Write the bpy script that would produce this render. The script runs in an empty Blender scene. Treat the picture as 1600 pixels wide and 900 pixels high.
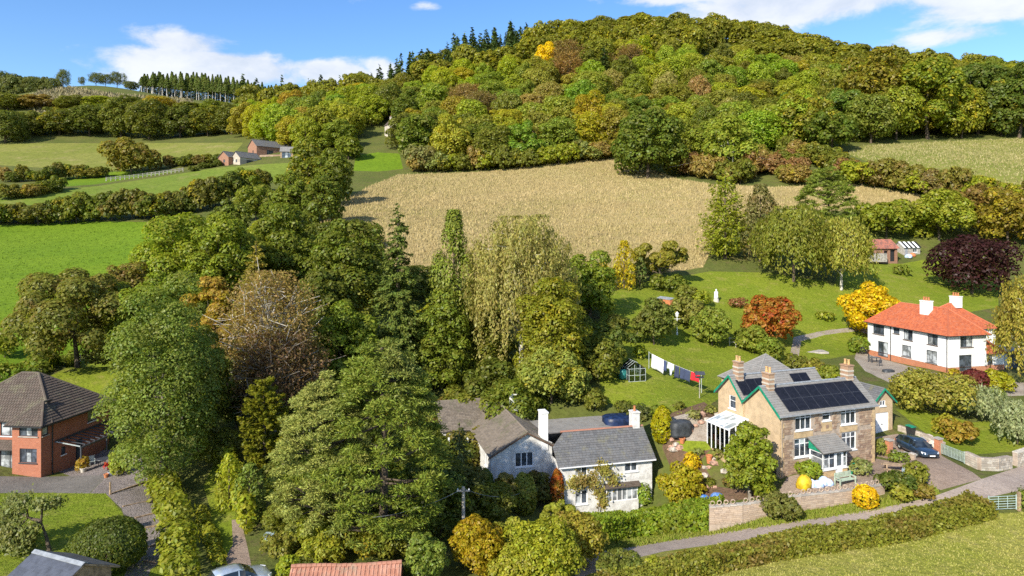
import bpy, bmesh, math, random
import numpy as np
from mathutils import Vector, Matrix, geometry

R = math.radians
scene = bpy.context.scene
COL = scene.collection
rng = np.random.default_rng(11)
rnd = random.Random(5)

# ------------------------------------------------------------------ camera, sky, sun, exposure
F = 1066.7          # focal length in photo pixels (24 mm lens, 1600 px wide)
HZ = 362.0          # photo row of the horizon
CAMZ = 25.0
cam_d = bpy.data.cameras.new('camera'); cam = bpy.data.objects.new('camera', cam_d); COL.objects.link(cam)
cam.location = (0, 0, CAMZ); cam.rotation_euler = (R(90), 0, 0)
cam_d.lens = 24; cam_d.sensor_width = 36; cam_d.shift_y = -(450 - HZ) / 1600.0
cam_d.clip_start = 0.5; cam_d.clip_end = 6000
scene.camera = cam
scene.view_settings.view_transform = 'Standard'
scene.view_settings.look = 'None'
scene.view_settings.exposure = 0.95
scene.view_settings.gamma = 1
scene.cycles.max_bounces = 6
scene.cycles.diffuse_bounces = 3
scene.cycles.transparent_max_bounces = 8
scene.cycles.use_denoising = False

SUN_AZ, SUN_EL = R(-146), R(33)
sdir = Vector((math.sin(SUN_AZ) * math.cos(SUN_EL), math.cos(SUN_AZ) * math.cos(SUN_EL), math.sin(SUN_EL)))
sl = bpy.data.lights.new('sun', 'SUN'); sl.energy = 3.7; sl.angle = R(0.5); sl.color = (1, 0.93, 0.80)
so = bpy.data.objects.new('sun', sl); so.rotation_euler = sdir.to_track_quat('Z', 'Y').to_euler(); COL.objects.link(so)
so.location = (-200, -100, 200)

class NT:
    """small node-tree writer"""
    def __init__(s, tree):
        s.t = tree; s.n = tree.nodes; s.l = tree.links
    def new(s, typ, **kw):
        n = s.n.new(typ)
        for k, v in kw.items():
            setattr(n, k, v)
        return n
    def put(s, sock, v):
        if isinstance(v, bpy.types.NodeSocket):
            s.l.new(v, sock)
        elif v is not None:
            sock.default_value = v
    def math(s, op, a, b=None, c=None, clamp=False):
        n = s.new('ShaderNodeMath', operation=op, use_clamp=clamp)
        s.put(n.inputs[0], a)
        if b is not None: s.put(n.inputs[1], b)
        if c is not None: s.put(n.inputs[2], c)
        return n.outputs[0]
    def mix(s, fac, a, b, mode='MIX'):
        n = s.new('ShaderNodeMix', data_type='RGBA', blend_type=mode)
        s.put(n.inputs['Factor'], fac)
        for k, v in (('A', a), ('B', b)):
            i = [q for q in n.inputs if q.name == k and q.type == 'RGBA'][0]
            if not isinstance(v, bpy.types.NodeSocket):
                v = tuple(v) + ((1,) if len(v) == 3 else ())
            s.put(i, v)
        return [q for q in n.outputs if q.type == 'RGBA'][0]
    def noise(s, vec, scale, detail=4, rough=.55, dist=0):
        n = s.new('ShaderNodeTexNoise')
        if vec is not None: s.l.new(vec, n.inputs['Vector'])
        n.inputs['Scale'].default_value = scale; n.inputs['Detail'].default_value = detail
        n.inputs['Roughness'].default_value = rough; n.inputs['Distortion'].default_value = dist
        return n.outputs['Fac']
    def ramp(s, fac, lo, hi):
        n = s.new('ShaderNodeMapRange'); n.interpolation_type = 'SMOOTHSTEP'
        s.put(n.inputs[0], fac); n.inputs[1].default_value = lo; n.inputs[2].default_value = hi
        return n.outputs[0]

world = bpy.data.worlds.new('World'); scene.world = world; world.use_nodes = True
w = NT(world.node_tree); w.n.clear()
sky = w.new('ShaderNodeTexSky', sky_type='NISHITA', sun_disc=False)
sky.sun_elevation = SUN_EL; sky.sun_rotation = SUN_AZ
sky.altitude = 300; sky.air_density = 1.0; sky.dust_density = 0.3; sky.ozone_density = 3.0
hs = w.new('ShaderNodeHueSaturation'); hs.inputs['Saturation'].default_value = 1.2; hs.inputs['Value'].default_value = .76
hs.inputs['Hue'].default_value = 0.506
w.l.new(sky.outputs[0], hs.inputs['Color'])
tc = w.new('ShaderNodeTexCoord'); sx = w.new('ShaderNodeSeparateXYZ'); w.l.new(tc.outputs['Generated'], sx.inputs[0])
az = w.math('ARCTAN2', sx.outputs[0], sx.outputs[1]); el = w.math('ARCSINE', sx.outputs[2])
cxyz = w.new('ShaderNodeCombineXYZ'); w.put(cxyz.inputs[0], az); w.put(cxyz.inputs[1], w.math('MULTIPLY', el, 1.9)); 
n1 = w.noise(cxyz.outputs[0], 9.0, 9, .6, .25)
n2 = w.noise(cxyz.outputs[0], 3.1, 3, .5, 0)
env = None
# soft bodies of cloud: azimuth, elevation, half widths (degrees), weight
for a, e, wa, we, k in ((-23.5, 12.4, 8.5, 1.7, .9), (-25.5, 14.0, 5, 1.2, .7), (-14.5, 12.6, 4.6, 1.4, .78), (-10.8, 13.2, 3, 1.2, .6),
                        (24, 17.4, 10.5, 1.9, .95), (36, 16.2, 7.5, 2.8, .95), (15, 18.6, 7, .9, .7), (31.5, 17.4, 6, 1.8, .7), (33, 13.6, 6, 1.0, .6),
                        (-12.6, 18.2, 2.8, .6, .42), (-7.2, 18.1, 2.4, .45, .42), (-3, 18.4, 2, .35, .3)):
    da = w.math('DIVIDE', w.math('SUBTRACT', az, R(a)), R(wa)); de = w.math('DIVIDE', w.math('SUBTRACT', el, R(e)), R(we))
    d2 = w.math('ADD', w.math('POWER', w.math('ABSOLUTE', da), 2.0), w.math('POWER', w.math('ABSOLUTE', de), 2.0))
    g = w.math('MULTIPLY', w.math('EXPONENT', w.math('MULTIPLY', d2, -1.0)), k)
    env = g if env is None else w.math('MAXIMUM', env, g)
far_c = w.math('MULTIPLY', w.ramp(w.math('ABSOLUTE', az), R(42), R(60)), w.math('MULTIPLY', w.ramp(n2, .5, .62), .75))
env = w.math('MAXIMUM', env, far_c)
cm = w.ramp(w.math('ADD', env, w.math('MULTIPLY', w.math('SUBTRACT', n1, .5), 1.5)), .26, .60)
cshade = w.mix(w.ramp(w.math('ADD', n1, w.math('MULTIPLY', n2, .4)), .48, .86), (2.5, 2.75, 3.15), (3.55, 3.6, 3.75))
wc = w.mix(w.math('MULTIPLY', cm, .9), hs.outputs[0], cshade)
bg = w.new('ShaderNodeBackground'); bg.inputs['Strength'].default_value = 0.15
w.l.new(wc, bg.inputs['Color'])
wo = w.new('ShaderNodeOutputWorld'); w.l.new(bg.outputs[0], wo.inputs['Surface'])

# ------------------------------------------------------------------ helpers
def P(u, v, Y):
    return Vector(((u - 800) / F * Y, Y, CAMZ + (HZ - v) / F * Y))

def tag(o, label=None, cat=None, group=None, kind=None):
    if label: o['label'] = label
    if cat: o['category'] = cat
    if group: o['group'] = group
    if kind: o['kind'] = kind
    return o

def empty(name, loc, rz=0.0):
    o = bpy.data.objects.new(name, None); COL.objects.link(o)
    o.location = loc; o.rotation_euler = (0, 0, rz); o.empty_display_size = .3
    return o

def thing(name, label, cat, loc, rz=0.0, group=None):
    return tag(empty(name, loc, rz), label, cat, group)

def link(name, me, mat=None, parent=None):
    if mat is not None and not me.materials: me.materials.append(mat)
    o = bpy.data.objects.new(name, me); COL.objects.link(o)
    if parent is not None: o.parent = parent
    return o

def quads_mesh(name, V):
    """V: (n,4,3) array of separate quads"""
    n = len(V); me = bpy.data.meshes.new(name)
    me.vertices.add(n * 4); me.vertices.foreach_set('co', np.ascontiguousarray(V, dtype=np.float32).ravel())
    me.loops.add(n * 4); me.loops.foreach_set('vertex_index', np.arange(n * 4, dtype=np.int32))
    me.polygons.add(n); me.polygons.foreach_set('loop_start', np.arange(0, n * 4, 4, dtype=np.int32))
    me.update(calc_edges=True)
    return me

def tris_mesh(name, V):
    n = len(V); me = bpy.data.meshes.new(name)
    me.vertices.add(n * 3); me.vertices.foreach_set('co', np.ascontiguousarray(V, dtype=np.float32).ravel())
    me.loops.add(n * 3); me.loops.foreach_set('vertex_index', np.arange(n * 3, dtype=np.int32))
    me.polygons.add(n); me.polygons.foreach_set('loop_start', np.arange(0, n * 3, 3, dtype=np.int32))
    me.update(calc_edges=True)
    return me

class MB:
    """collects faces into one mesh object"""
    def __init__(s): s.V = []; s.F = []
    def add(s, vs, fs):
        b = len(s.V); s.V += [tuple(v) for v in vs]; s.F += [tuple(b + i for i in f) for f in fs]; return s
    def box(s, x0, x1, y0, y1, z0, z1):
        return s.add([(x0, y0, z0), (x1, y0, z0), (x1, y1, z0), (x0, y1, z0), (x0, y0, z1), (x1, y0, z1), (x1, y1, z1), (x0, y1, z1)],
                     [(3, 2, 1, 0), (4, 5, 6, 7), (0, 1, 5, 4), (1, 2, 6, 5), (2, 3, 7, 6), (3, 0, 4, 7)])
    def obox(s, O, ex, n, a0, a1, d0, d1, z0, z1):
        """box along a wall: a along ex, d along the outward normal"""
        c = []
        for z in (z0, z1):
            for a, d in ((a0, d0), (a1, d0), (a1, d1), (a0, d1)):
                c.append((O[0] + ex[0] * a + n[0] * d, O[1] + ex[1] * a + n[1] * d, z))
        return s.add(c, [(3, 2, 1, 0), (4, 5, 6, 7), (0, 1, 5, 4), (1, 2, 6, 5), (2, 3, 7, 6), (3, 0, 4, 7)])
    def poly(s, vs): return s.add(vs, [tuple(range(len(vs)))])
    def slab(s, vs, off):
        """extrude polygon vs by vector off"""
        n = len(vs); off = Vector(off); w2 = [Vector(v) + off for v in vs]
        return s.add([tuple(v) for v in vs] + [tuple(v) for v in w2],
                     [tuple(range(n))[::-1], tuple(range(n, 2 * n))] + [(i, (i + 1) % n, n + (i + 1) % n, n + i) for i in range(n)])
    def tube(s, pts, r0, r1=None, k=6, cap=True):
        pts = [Vector(p) for p in pts]; r1 = r0 if r1 is None else r1; m = len(pts); vs = []
        for i, p in enumerate(pts):
            d = (pts[min(i + 1, m - 1)] - pts[max(i - 1, 0)]).normalized()
            a = d.orthogonal().normalized() if abs(d.z) > .98 or True else None
            ref = Vector((0, 0, 1)) if abs(d.z) < .9 else Vector((1, 0, 0))
            a = d.cross(ref).normalized(); b = d.cross(a)
            r = r0 + (r1 - r0) * (i / max(1, m - 1))
            for j in range(k):
                t = 2 * math.pi * j / k
                vs.append(p + a * (r * math.cos(t)) + b * (r * math.sin(t)))
        fs = [(i * k + j, i * k + (j + 1) % k, (i + 1) * k + (j + 1) % k, (i + 1) * k + j) for i in range(m - 1) for j in range(k)]
        if cap: fs += [tuple(range(k))[::-1], tuple((m - 1) * k + j for j in range(k))]
        return s.add(vs, fs)
    def lathe(s, prof, c=(0, 0, 0), k=10):
        vs = [(c[0] + r * math.cos(2 * math.pi * j / k), c[1] + r * math.sin(2 * math.pi * j / k), c[2] + z) for r, z in prof for j in range(k)]
        m = len(prof)
        fs = [(i * k + j, i * k + (j + 1) % k, (i + 1) * k + (j + 1) % k, (i + 1) * k + j) for i in range(m - 1) for j in range(k)]
        fs += [tuple(range(k))[::-1], tuple((m - 1) * k + j for j in range(k))]
        return s.add(vs, fs)
    def loft(s, secs, cap=True):
        k = len(secs[0]); m = len(secs); vs = [p for sec in secs for p in sec]
        fs = [(i * k + j, i * k + (j + 1) % k, (i + 1) * k + (j + 1) % k, (i + 1) * k + j) for i in range(m - 1) for j in range(k)]
        if cap: fs += [tuple(range(k))[::-1], tuple((m - 1) * k + j for j in range(k))]
        return s.add(vs, fs)
    def build(s, name, mat, parent=None, smooth=False, bevel=0):
        me = bpy.data.meshes.new(name); me.from_pydata(s.V, [], s.F); me.update()
        bm = bmesh.new(); bm.from_mesh(me)
        bmesh.ops.recalc_face_normals(bm, faces=bm.faces)
        if bevel: bmesh.ops.bevel(bm, geom=list(bm.edges), offset=bevel, segments=2, affect='EDGES', profile=.6)
        bm.to_mesh(me); bm.free()
        if smooth:
            for p in me.polygons: p.use_smooth = True
        return link(name, me, mat, parent)

# ------------------------------------------------------------------ materials
def base_mat(name):
    m = bpy.data.materials.new(name); m.use_nodes = True
    t = NT(m.node_tree); b = t.n['Principled BSDF']
    return m, t, b

def paint(name, c, rough=.6, var=.12, scale=3.0, bump=0.0, bscale=30, metal=0, spec=.5, c2=None, coord='Object', stretch=None):
    m, t, b = base_mat(name)
    co = t.new('ShaderNodeTexCoord').outputs[coord]
    if stretch:
        mp = t.new('ShaderNodeMapping'); mp.inputs['Scale'].default_value = stretch; t.l.new(co, mp.inputs[0]); co = mp.outputs[0]
    n = t.noise(co, scale, 5, .6)
    c2 = c2 or tuple(x * (1 - var * 2.2) for x in c)
    col = t.mix(t.ramp(n, .35, .68), tuple(min(1, x * (1 + var)) for x in c), c2)
    t.l.new(col, b.inputs['Base Color']); b.inputs['Roughness'].default_value = rough
    b.inputs['Metallic'].default_value = metal; b.inputs['Specular IOR Level'].default_value = spec
    if bump:
        bn = t.new('ShaderNodeBump'); bn.inputs['Strength'].default_value = bump; bn.inputs['Distance'].default_value = .05
        t.l.new(t.noise(co, bscale, 4, .6), bn.inputs['Height']); t.l.new(bn.outputs[0], b.inputs['Normal'])
    return m

def piece_mat(name, cols, rough=.8, var=.35, nscale=2.0, spec=.3, moss=None):
    """tiles, stones, blocks: every loose piece takes its own shade"""
    m, t, b = base_mat(name)
    g = t.new('ShaderNodeNewGeometry'); rn = g.outputs['Random Per Island']
    co = t.new('ShaderNodeTexCoord').outputs['Object']
    cr = t.new('ShaderNodeValToRGB'); cr.color_ramp.interpolation = 'LINEAR'
    e = cr.color_ramp.elements
    while len(e) < len(cols): e.new(.5)
    for i, c in enumerate(cols):
        e[i].position = i / max(1, len(cols) - 1); e[i].color = tuple(c) + (1,)
    t.l.new(rn, cr.inputs[0])
    n = t.noise(co, nscale, 5, .65)
    col = t.mix(t.math('MULTIPLY', t.ramp(n, .4, .75), var), cr.outputs[0], tuple(x * .45 for x in cols[0]))
    if moss:
        col = t.mix(t.math('MULTIPLY', t.ramp(t.noise(co, .7, 6, .7), .52, .68), .8), col, moss)
    t.l.new(col, b.inputs['Base Color']); b.inputs['Roughness'].default_value = rough; b.inputs['Specular IOR Level'].default_value = spec
    bn = t.new('ShaderNodeBump'); bn.inputs['Strength'].default_value = .4; bn.inputs['Distance'].default_value = .03
    t.l.new(t.noise(co, 22, 4, .6), bn.inputs['Height']); t.l.new(bn.outputs[0], b.inputs['Normal'])
    return m

def brick_mat(name, c1, c2, mortar, bw=.225, bh=.075, var=.3):
    m, t, b = base_mat(name)
    co = t.new('ShaderNodeTexCoord').outputs['Object']; s = t.new('ShaderNodeSeparateXYZ'); t.l.new(co, s.inputs[0])
    c = t.new('ShaderNodeCombineXYZ'); t.l.new(t.math('ADD', s.outputs[0], s.outputs[1]), c.inputs[0]); t.l.new(s.outputs[2], c.inputs[1])
    br = t.new('ShaderNodeTexBrick'); t.l.new(c.outputs[0], br.inputs['Vector'])
    br.inputs['Color1'].default_value = c1 + (1,); br.inputs['Color2'].default_value = c2 + (1,); br.inputs['Mortar'].default_value = mortar + (1,)
    br.inputs['Scale'].default_value = 1; br.inputs['Brick Width'].default_value = bw; br.inputs['Row Height'].default_value = bh
    br.inputs['Mortar Size'].default_value = .006; br.inputs['Bias'].default_value = 0
    n = t.noise(co, 1.2, 5, .65)
    col = t.mix(t.math('MULTIPLY', t.ramp(n, .4, .75), var), br.outputs['Color'], tuple(x * .55 for x in c1))
    t.l.new(col, b.inputs['Base Color']); b.inputs['Roughness'].default_value = .85
    bn = t.new('ShaderNodeBump'); bn.inputs['Strength'].default_value = .5; bn.inputs['Distance'].default_value = .01
    t.l.new(br.outputs['Fac'], bn.inputs['Height']); bn.invert = True; t.l.new(bn.outputs[0], b.inputs['Normal'])
    return m

def leaf_mat(name, accent=None, alo=.5, ahi=.62, ascale=.35, trans=.48, vary=.5, amax=.9, wood=None):
    m = bpy.data.materials.new(name); m.use_nodes = True
    t = NT(m.node_tree); t.n.clear()
    oi = t.new('ShaderNodeObjectInfo'); g = t.new('ShaderNodeNewGeometry')
    co = t.new('ShaderNodeTexCoord').outputs['Object']
    rn = g.outputs['Random Per Island']
    c = oi.outputs['Color']
    if accent is not None:
        off = t.new('ShaderNodeVectorMath', operation='ADD'); t.l.new(co, off.inputs[0])
        k = t.new('ShaderNodeCombineXYZ'); t.l.new(t.math('MULTIPLY', oi.outputs['Random'], 40), k.inputs[0]); t.l.new(k.outputs[0], off.inputs[1])
        a = t.ramp(t.math('ADD', t.noise(off.outputs[0], ascale, 3, .6), t.math('MULTIPLY', t.math('SUBTRACT', rn, .5), .12)), alo, ahi)
        c = t.mix(t.math('MULTIPLY', a, amax), c, accent)
    hv = t.new('ShaderNodeHueSaturation'); t.l.new(c, hv.inputs['Color'])
    t.put(hv.inputs['Value'], t.math('MULTIPLY_ADD', rn, vary * 1.5, 1 - vary * .75))
    wn = t.new('ShaderNodeTexWhiteNoise', noise_dimensions='1D'); t.l.new(rn, wn.inputs['W'])
    t.put(hv.inputs['Hue'], t.math('MULTIPLY_ADD', wn.outputs['Value'], -.045, .524))
    d = t.new('ShaderNodeBsdfDiffuse'); t.l.new(hv.outputs[0], d.inputs[0])
    tr = t.new('ShaderNodeBsdfTranslucent'); t.l.new(t.mix(1.0, hv.outputs[0], (1.25, 1.25, .55), 'MULTIPLY'), tr.inputs[0])
    ms = t.new('ShaderNodeMixShader'); ms.inputs[0].default_value = trans
    t.l.new(d.outputs[0], ms.inputs[1]); t.l.new(tr.outputs[0], ms.inputs[2])
    gl = t.new('ShaderNodeBsdfGlossy'); gl.inputs['Roughness'].default_value = .45; gl.inputs['Color'].default_value = (1, 1, 1, 1)
    m2 = t.new('ShaderNodeMixShader'); m2.inputs[0].default_value = .012
    t.l.new(ms.outputs[0], m2.inputs[1]); t.l.new(gl.outputs[0], m2.inputs[2])
    o = t.new('ShaderNodeOutputMaterial'); t.l.new(m2.outputs[0], o.inputs[0])
    return m

def ground_mat(name, cols, scale=.08, fine=3.0, bump=.5, rough=.95, stripes=None, third=None):
    """three tones of soil or turf in patches, with fine grain and relief"""
    m, t, b = base_mat(name)
    co = t.new('ShaderNodeTexCoord').outputs['Object']
    a = t.ramp(t.noise(co, scale, 6, .62), .36, .64); f = t.noise(co, fine, 5, .7)
    col = t.mix(a, cols[0], cols[1])
    col = t.mix(t.ramp(t.noise(co, scale * 4.3, 5, .68), .5, .72), col, cols[2])
    col = t.mix(t.math('MULTIPLY', t.ramp(f, .42, .7), .6), col, tuple(x * .5 for x in cols[0]))
    t.l.new(col, b.inputs['Base Color']); b.inputs['Roughness'].default_value = rough; b.inputs['Specular IOR Level'].default_value = .15
    bn = t.new('ShaderNodeBump'); bn.inputs['Strength'].default_value = bump; bn.inputs['Distance'].default_value = .25
    t.l.new(t.math('ADD', f, t.noise(co, fine * .27, 3, .6)), bn.inputs['Height']); t.l.new(bn.outputs[0], b.inputs['Normal'])
    return m

M = {}
M['bark'] = paint('bark', (.11, .085, .06), .9, .25, 2, .6, 12, spec=.2)
M['grey_bark'] = paint('grey_bark', (.24, .21, .17), .9, .25, 2, .6, 12, spec=.2)
M['pale_bark'] = paint('pale_bark', (.55, .51, .44), .85, .22, 2.5, .3, 12, spec=.2)
M['leaf'] = leaf_mat('leaf', accent=(.20, .165, .035), alo=.5, ahi=.75, amax=.5)
M['leaf_gold'] = leaf_mat('leaf_gold', accent=(.42, .335, .02), alo=.53, ahi=.68, ascale=.32, amax=.8)
M['leaf_rust'] = leaf_mat('leaf_rust', accent=(.24, .15, .045), alo=.50, ahi=.68, ascale=.3, amax=.7)
M['leaf_fire'] = leaf_mat('leaf_fire', accent=(.42, .085, .018), alo=.40, ahi=.64, ascale=.7)
M['leaf_plain'] = leaf_mat('leaf_plain')
M['needle'] = leaf_mat('needle', accent=(.15, .155, .028), alo=.45, ahi=.7, trans=.15, amax=.6)
M['leaf_pine'] = leaf_mat('leaf_pine', accent=(.24, .23, .08), alo=.5, ahi=.66, ascale=.16, trans=.2, amax=.45)

# ------------------------------------------------------------------ terrain height
CP = """
100 890 46;450 890 46;700 890 48;960 862 54;1219 805 56;1450 770 58;1600 735 64;1400 895 46;1600 850 50;1100 895 47;1280 797 56.5
876 796 65;1018 783 67.4;700 730 78;260 775 62;78 738 69;166 700 76;100 800 57;210 770 60;200 880 48.5;20 742 67;140 585 96;0 590 90;80 570 90
0 540 102;100 440 135;100 352 190;240 350 185;300 300 225;20 300 220;400 252 275;200 275 265;100 230 325;350 225 320;200 220 345;590 235 290;610 205 330
0 160 480;150 140 520;300 160 510;450 160 480;550 160 440;650 120 450;750 90 470;850 72 480;1000 58 490;1150 62 480;1250 88 450;1330 132 400;1450 142 380;1600 142 370
650 268 262;800 265 260;950 250 265;1080 270 245;1200 250 240;1330 232 245;1450 222 262;1600 218 262;1600 290 190;1450 270 205
520 350 170;600 400 145;800 400 145;900 420 140;1080 400 150;1300 400 155;1250 310 195;1100 300 200;800 320 200
975 455 122;1120 470 125;1200 440 135;1100 570 95;1060 600 85;990 595 85;1040 500 110;1280 520 115;1000 640 78;1100 650 72;1050 680 70;920 480 112
1356 553 107;1484 583 92.5;1540 578 94.6;1440 620 82;1400 650 76;1550 700 69;1364 679 72;1219 748 62;1357 721 66.5;1330 750 61;1440 722 63
1380 408 158;1430 430 148;1520 480 130;1600 480 130;1600 400 160
430 500 105;300 560 88;330 680 70;430 740 63;600 600 92;600 760 62;620 500 108;500 420 140;717 530 108;800 640 80
"""
pts = []
for tok in CP.replace('\n', ';').split(';'):
    if tok.strip():
        u_, v_, y_ = map(float, tok.split()); pts.append(tuple(P(u_, v_, y_)))
pts += [(-60, 15, 1.5), (0, 15, .8), (60, 15, 1.8), (-60, -40, 1), (60, -40, 1), (0, -90, 0), (-200, 30, 4), (200, 30, 6), (-150, 60, 8), (140, 60, 6), (150, 110, 14), (230, 200, 40),
        (-300, 620, 80), (0, 640, 120), (250, 640, 130), (480, 620, 90), (-560, 560, 70), (-520, 400, 95), (-330, 250, 40), (420, 400, 95), (420, 260, 60), (600, 600, 80), (-700, 700, 60), (0, 800, 70), (700, 800, 50), (-700, 300, 40), (650, 200, 40), (-400, 0, 10), (400, 0, 15)]
pts = np.array(pts)
_XY = pts[:, :2] / 100.0
def _phi(d2): return .5 * d2 * np.log(np.maximum(d2, 1e-12))
_d2 = ((_XY[:, None] - _XY[None]) ** 2).sum(-1)
_n = len(pts); _A = np.zeros((_n + 3, _n + 3)); _A[:_n, :_n] = _phi(_d2) + np.eye(_n) * 2e-4
_A[:_n, _n] = 1; _A[:_n, _n + 1:] = _XY; _A[_n:, :_n] = _A[:_n, _n:].T
_W = np.linalg.solve(_A, np.concatenate([pts[:, 2], np.zeros(3)]))
def HA(x, y):
    x = np.asarray(x, float).ravel(); y = np.asarray(y, float).ravel(); out = np.empty(len(x))
    for i in range(0, len(x), 8000):
        q = np.stack([x[i:i + 8000], y[i:i + 8000]], 1) / 100.0
        d2 = ((q[:, None] - _XY[None]) ** 2).sum(-1)
        out[i:i + 8000] = _phi(d2) @ _W[:_n] + _W[_n] + q @ _W[_n + 1:]
    return out
def H(x, y): return float(HA([x], [y])[0])
_YS = np.exp(np.linspace(math.log(30), math.log(640), 700))
def AT(uv, fallback=None):
    """first ground point seen along each photo direction"""
    out = []
    for u, v in uv:
        x = (u - 800) / F * _YS; z = CAMZ + (HZ - v) / F * _YS
        hit = np.nonzero(HA(x, _YS) >= z)[0]
        Y = _YS[hit[0]] if len(hit) else (fallback or 480)
        if len(hit) and hit[0] > 0:
            a, b = _YS[hit[0] - 1], _YS[hit[0]]
            for _ in range(8):
                m_ = .5 * (a + b)
                if H((u - 800) / F * m_, m_) >= CAMZ + (HZ - v) / F * m_: b = m_
                else: a = m_
            Y = b
        out.append(((u - 800) / F * Y, Y))
    return out
def at(u, v):
    x, y = AT([(u, v)])[0]
    return Vector((x, y, H(x, y)))
def G(u, Y):
    x = (u - 800) / F * Y
    return Vector((x, Y, H(x, Y)))
def inpoly(x, y, poly):
    x = np.asarray(x); y = np.asarray(y); c = np.zeros(len(x), bool); j = len(poly) - 1
    for i in range(len(poly)):
        xi, yi = poly[i]; xj, yj = poly[j]
        if yi != yj:
            c ^= ((yi > y) != (yj > y)) & (x < (xj - xi) * (y - yi) / (yj - yi) + xi)
        j = i
    return c
def dense(uv, step=9):
    out = []
    for i, (a, b) in enumerate(zip(uv, uv[1:] + uv[:1])):
        k = max(1, int(math.hypot(b[0] - a[0], b[1] - a[1]) / step))
        for q in range(k): out.append((a[0] + (b[0] - a[0]) * q / k, a[1] + (b[1] - a[1]) * q / k))
    return out
# ------------------------------------------------------------------ ground: one seamless sheet cut into its fields, lawns, roads
GM = {
 'ground': ground_mat('undergrowth_ground', ((.095, .115, .024), (.13, .14, .032), (.13, .105, .045)), .1, 1.6, .8),
 'pasture': ground_mat('pasture_grass', ((.115, .195, .009), (.15, .23, .012), (.13, .205, .010)), .035, .9, .55),
 'hill': ground_mat('hill_grass', ((.17, .19, .033), (.22, .22, .05), (.27, .235, .085)), .03, .7, .5),
 'barnfield': ground_mat('barn_field_grass', ((.135, .19, .022), (.17, .215, .03), (.22, .22, .06)), .03, .7, .5),
 'straw': ground_mat('straw_field', ((.31, .235, .10), (.36, .28, .125), (.25, .21, .07)), .04, .8, .8),
 'clear': ground_mat('cleared_slope', ((.22, .19, .10), (.30, .26, .15), (.15, .15, .05)), .06, .5, .8),
 'lawn': ground_mat('lawn_grass', ((.155, .205, .014), (.20, .235, .020), (.25, .24, .05)), .10, 2.6, .7),
 'rough': ground_mat('paddock_grass', ((.23, .245, .032), (.28, .27, .052), (.34, .30, .09)), .14, 2.0, .9),
 'lane': ground_mat('lane_surface', ((.36, .29, .24), (.42, .345, .285), (.30, .24, .20)), .22, 5.0, .35),
 'drive': ground_mat('drive_gravel', ((.29, .215, .165), (.35, .27, .21), (.23, .17, .13)), .22, 6.0, .5),
 'tarmac': ground_mat('tarmac', ((.17, .155, .135), (.21, .19, .165), (.145, .13, .115)), .3, 6.0, .35),
 'gravel': ground_mat('path_gravel', ((.26, .22, .20), (.31, .265, .24), (.22, .185, .165)), .5, 9.0, .8),
 'paving': ground_mat('patio_paving', ((.30, .25, .20), (.38, .33, .27), (.24, .19, .14)), .35, 5.0, .4),
 'soil': ground_mat('garden_soil', ((.15, .095, .06), (.20, .125, .08), (.11, .09, .04)), .4, 4.0, .9),
}
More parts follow.
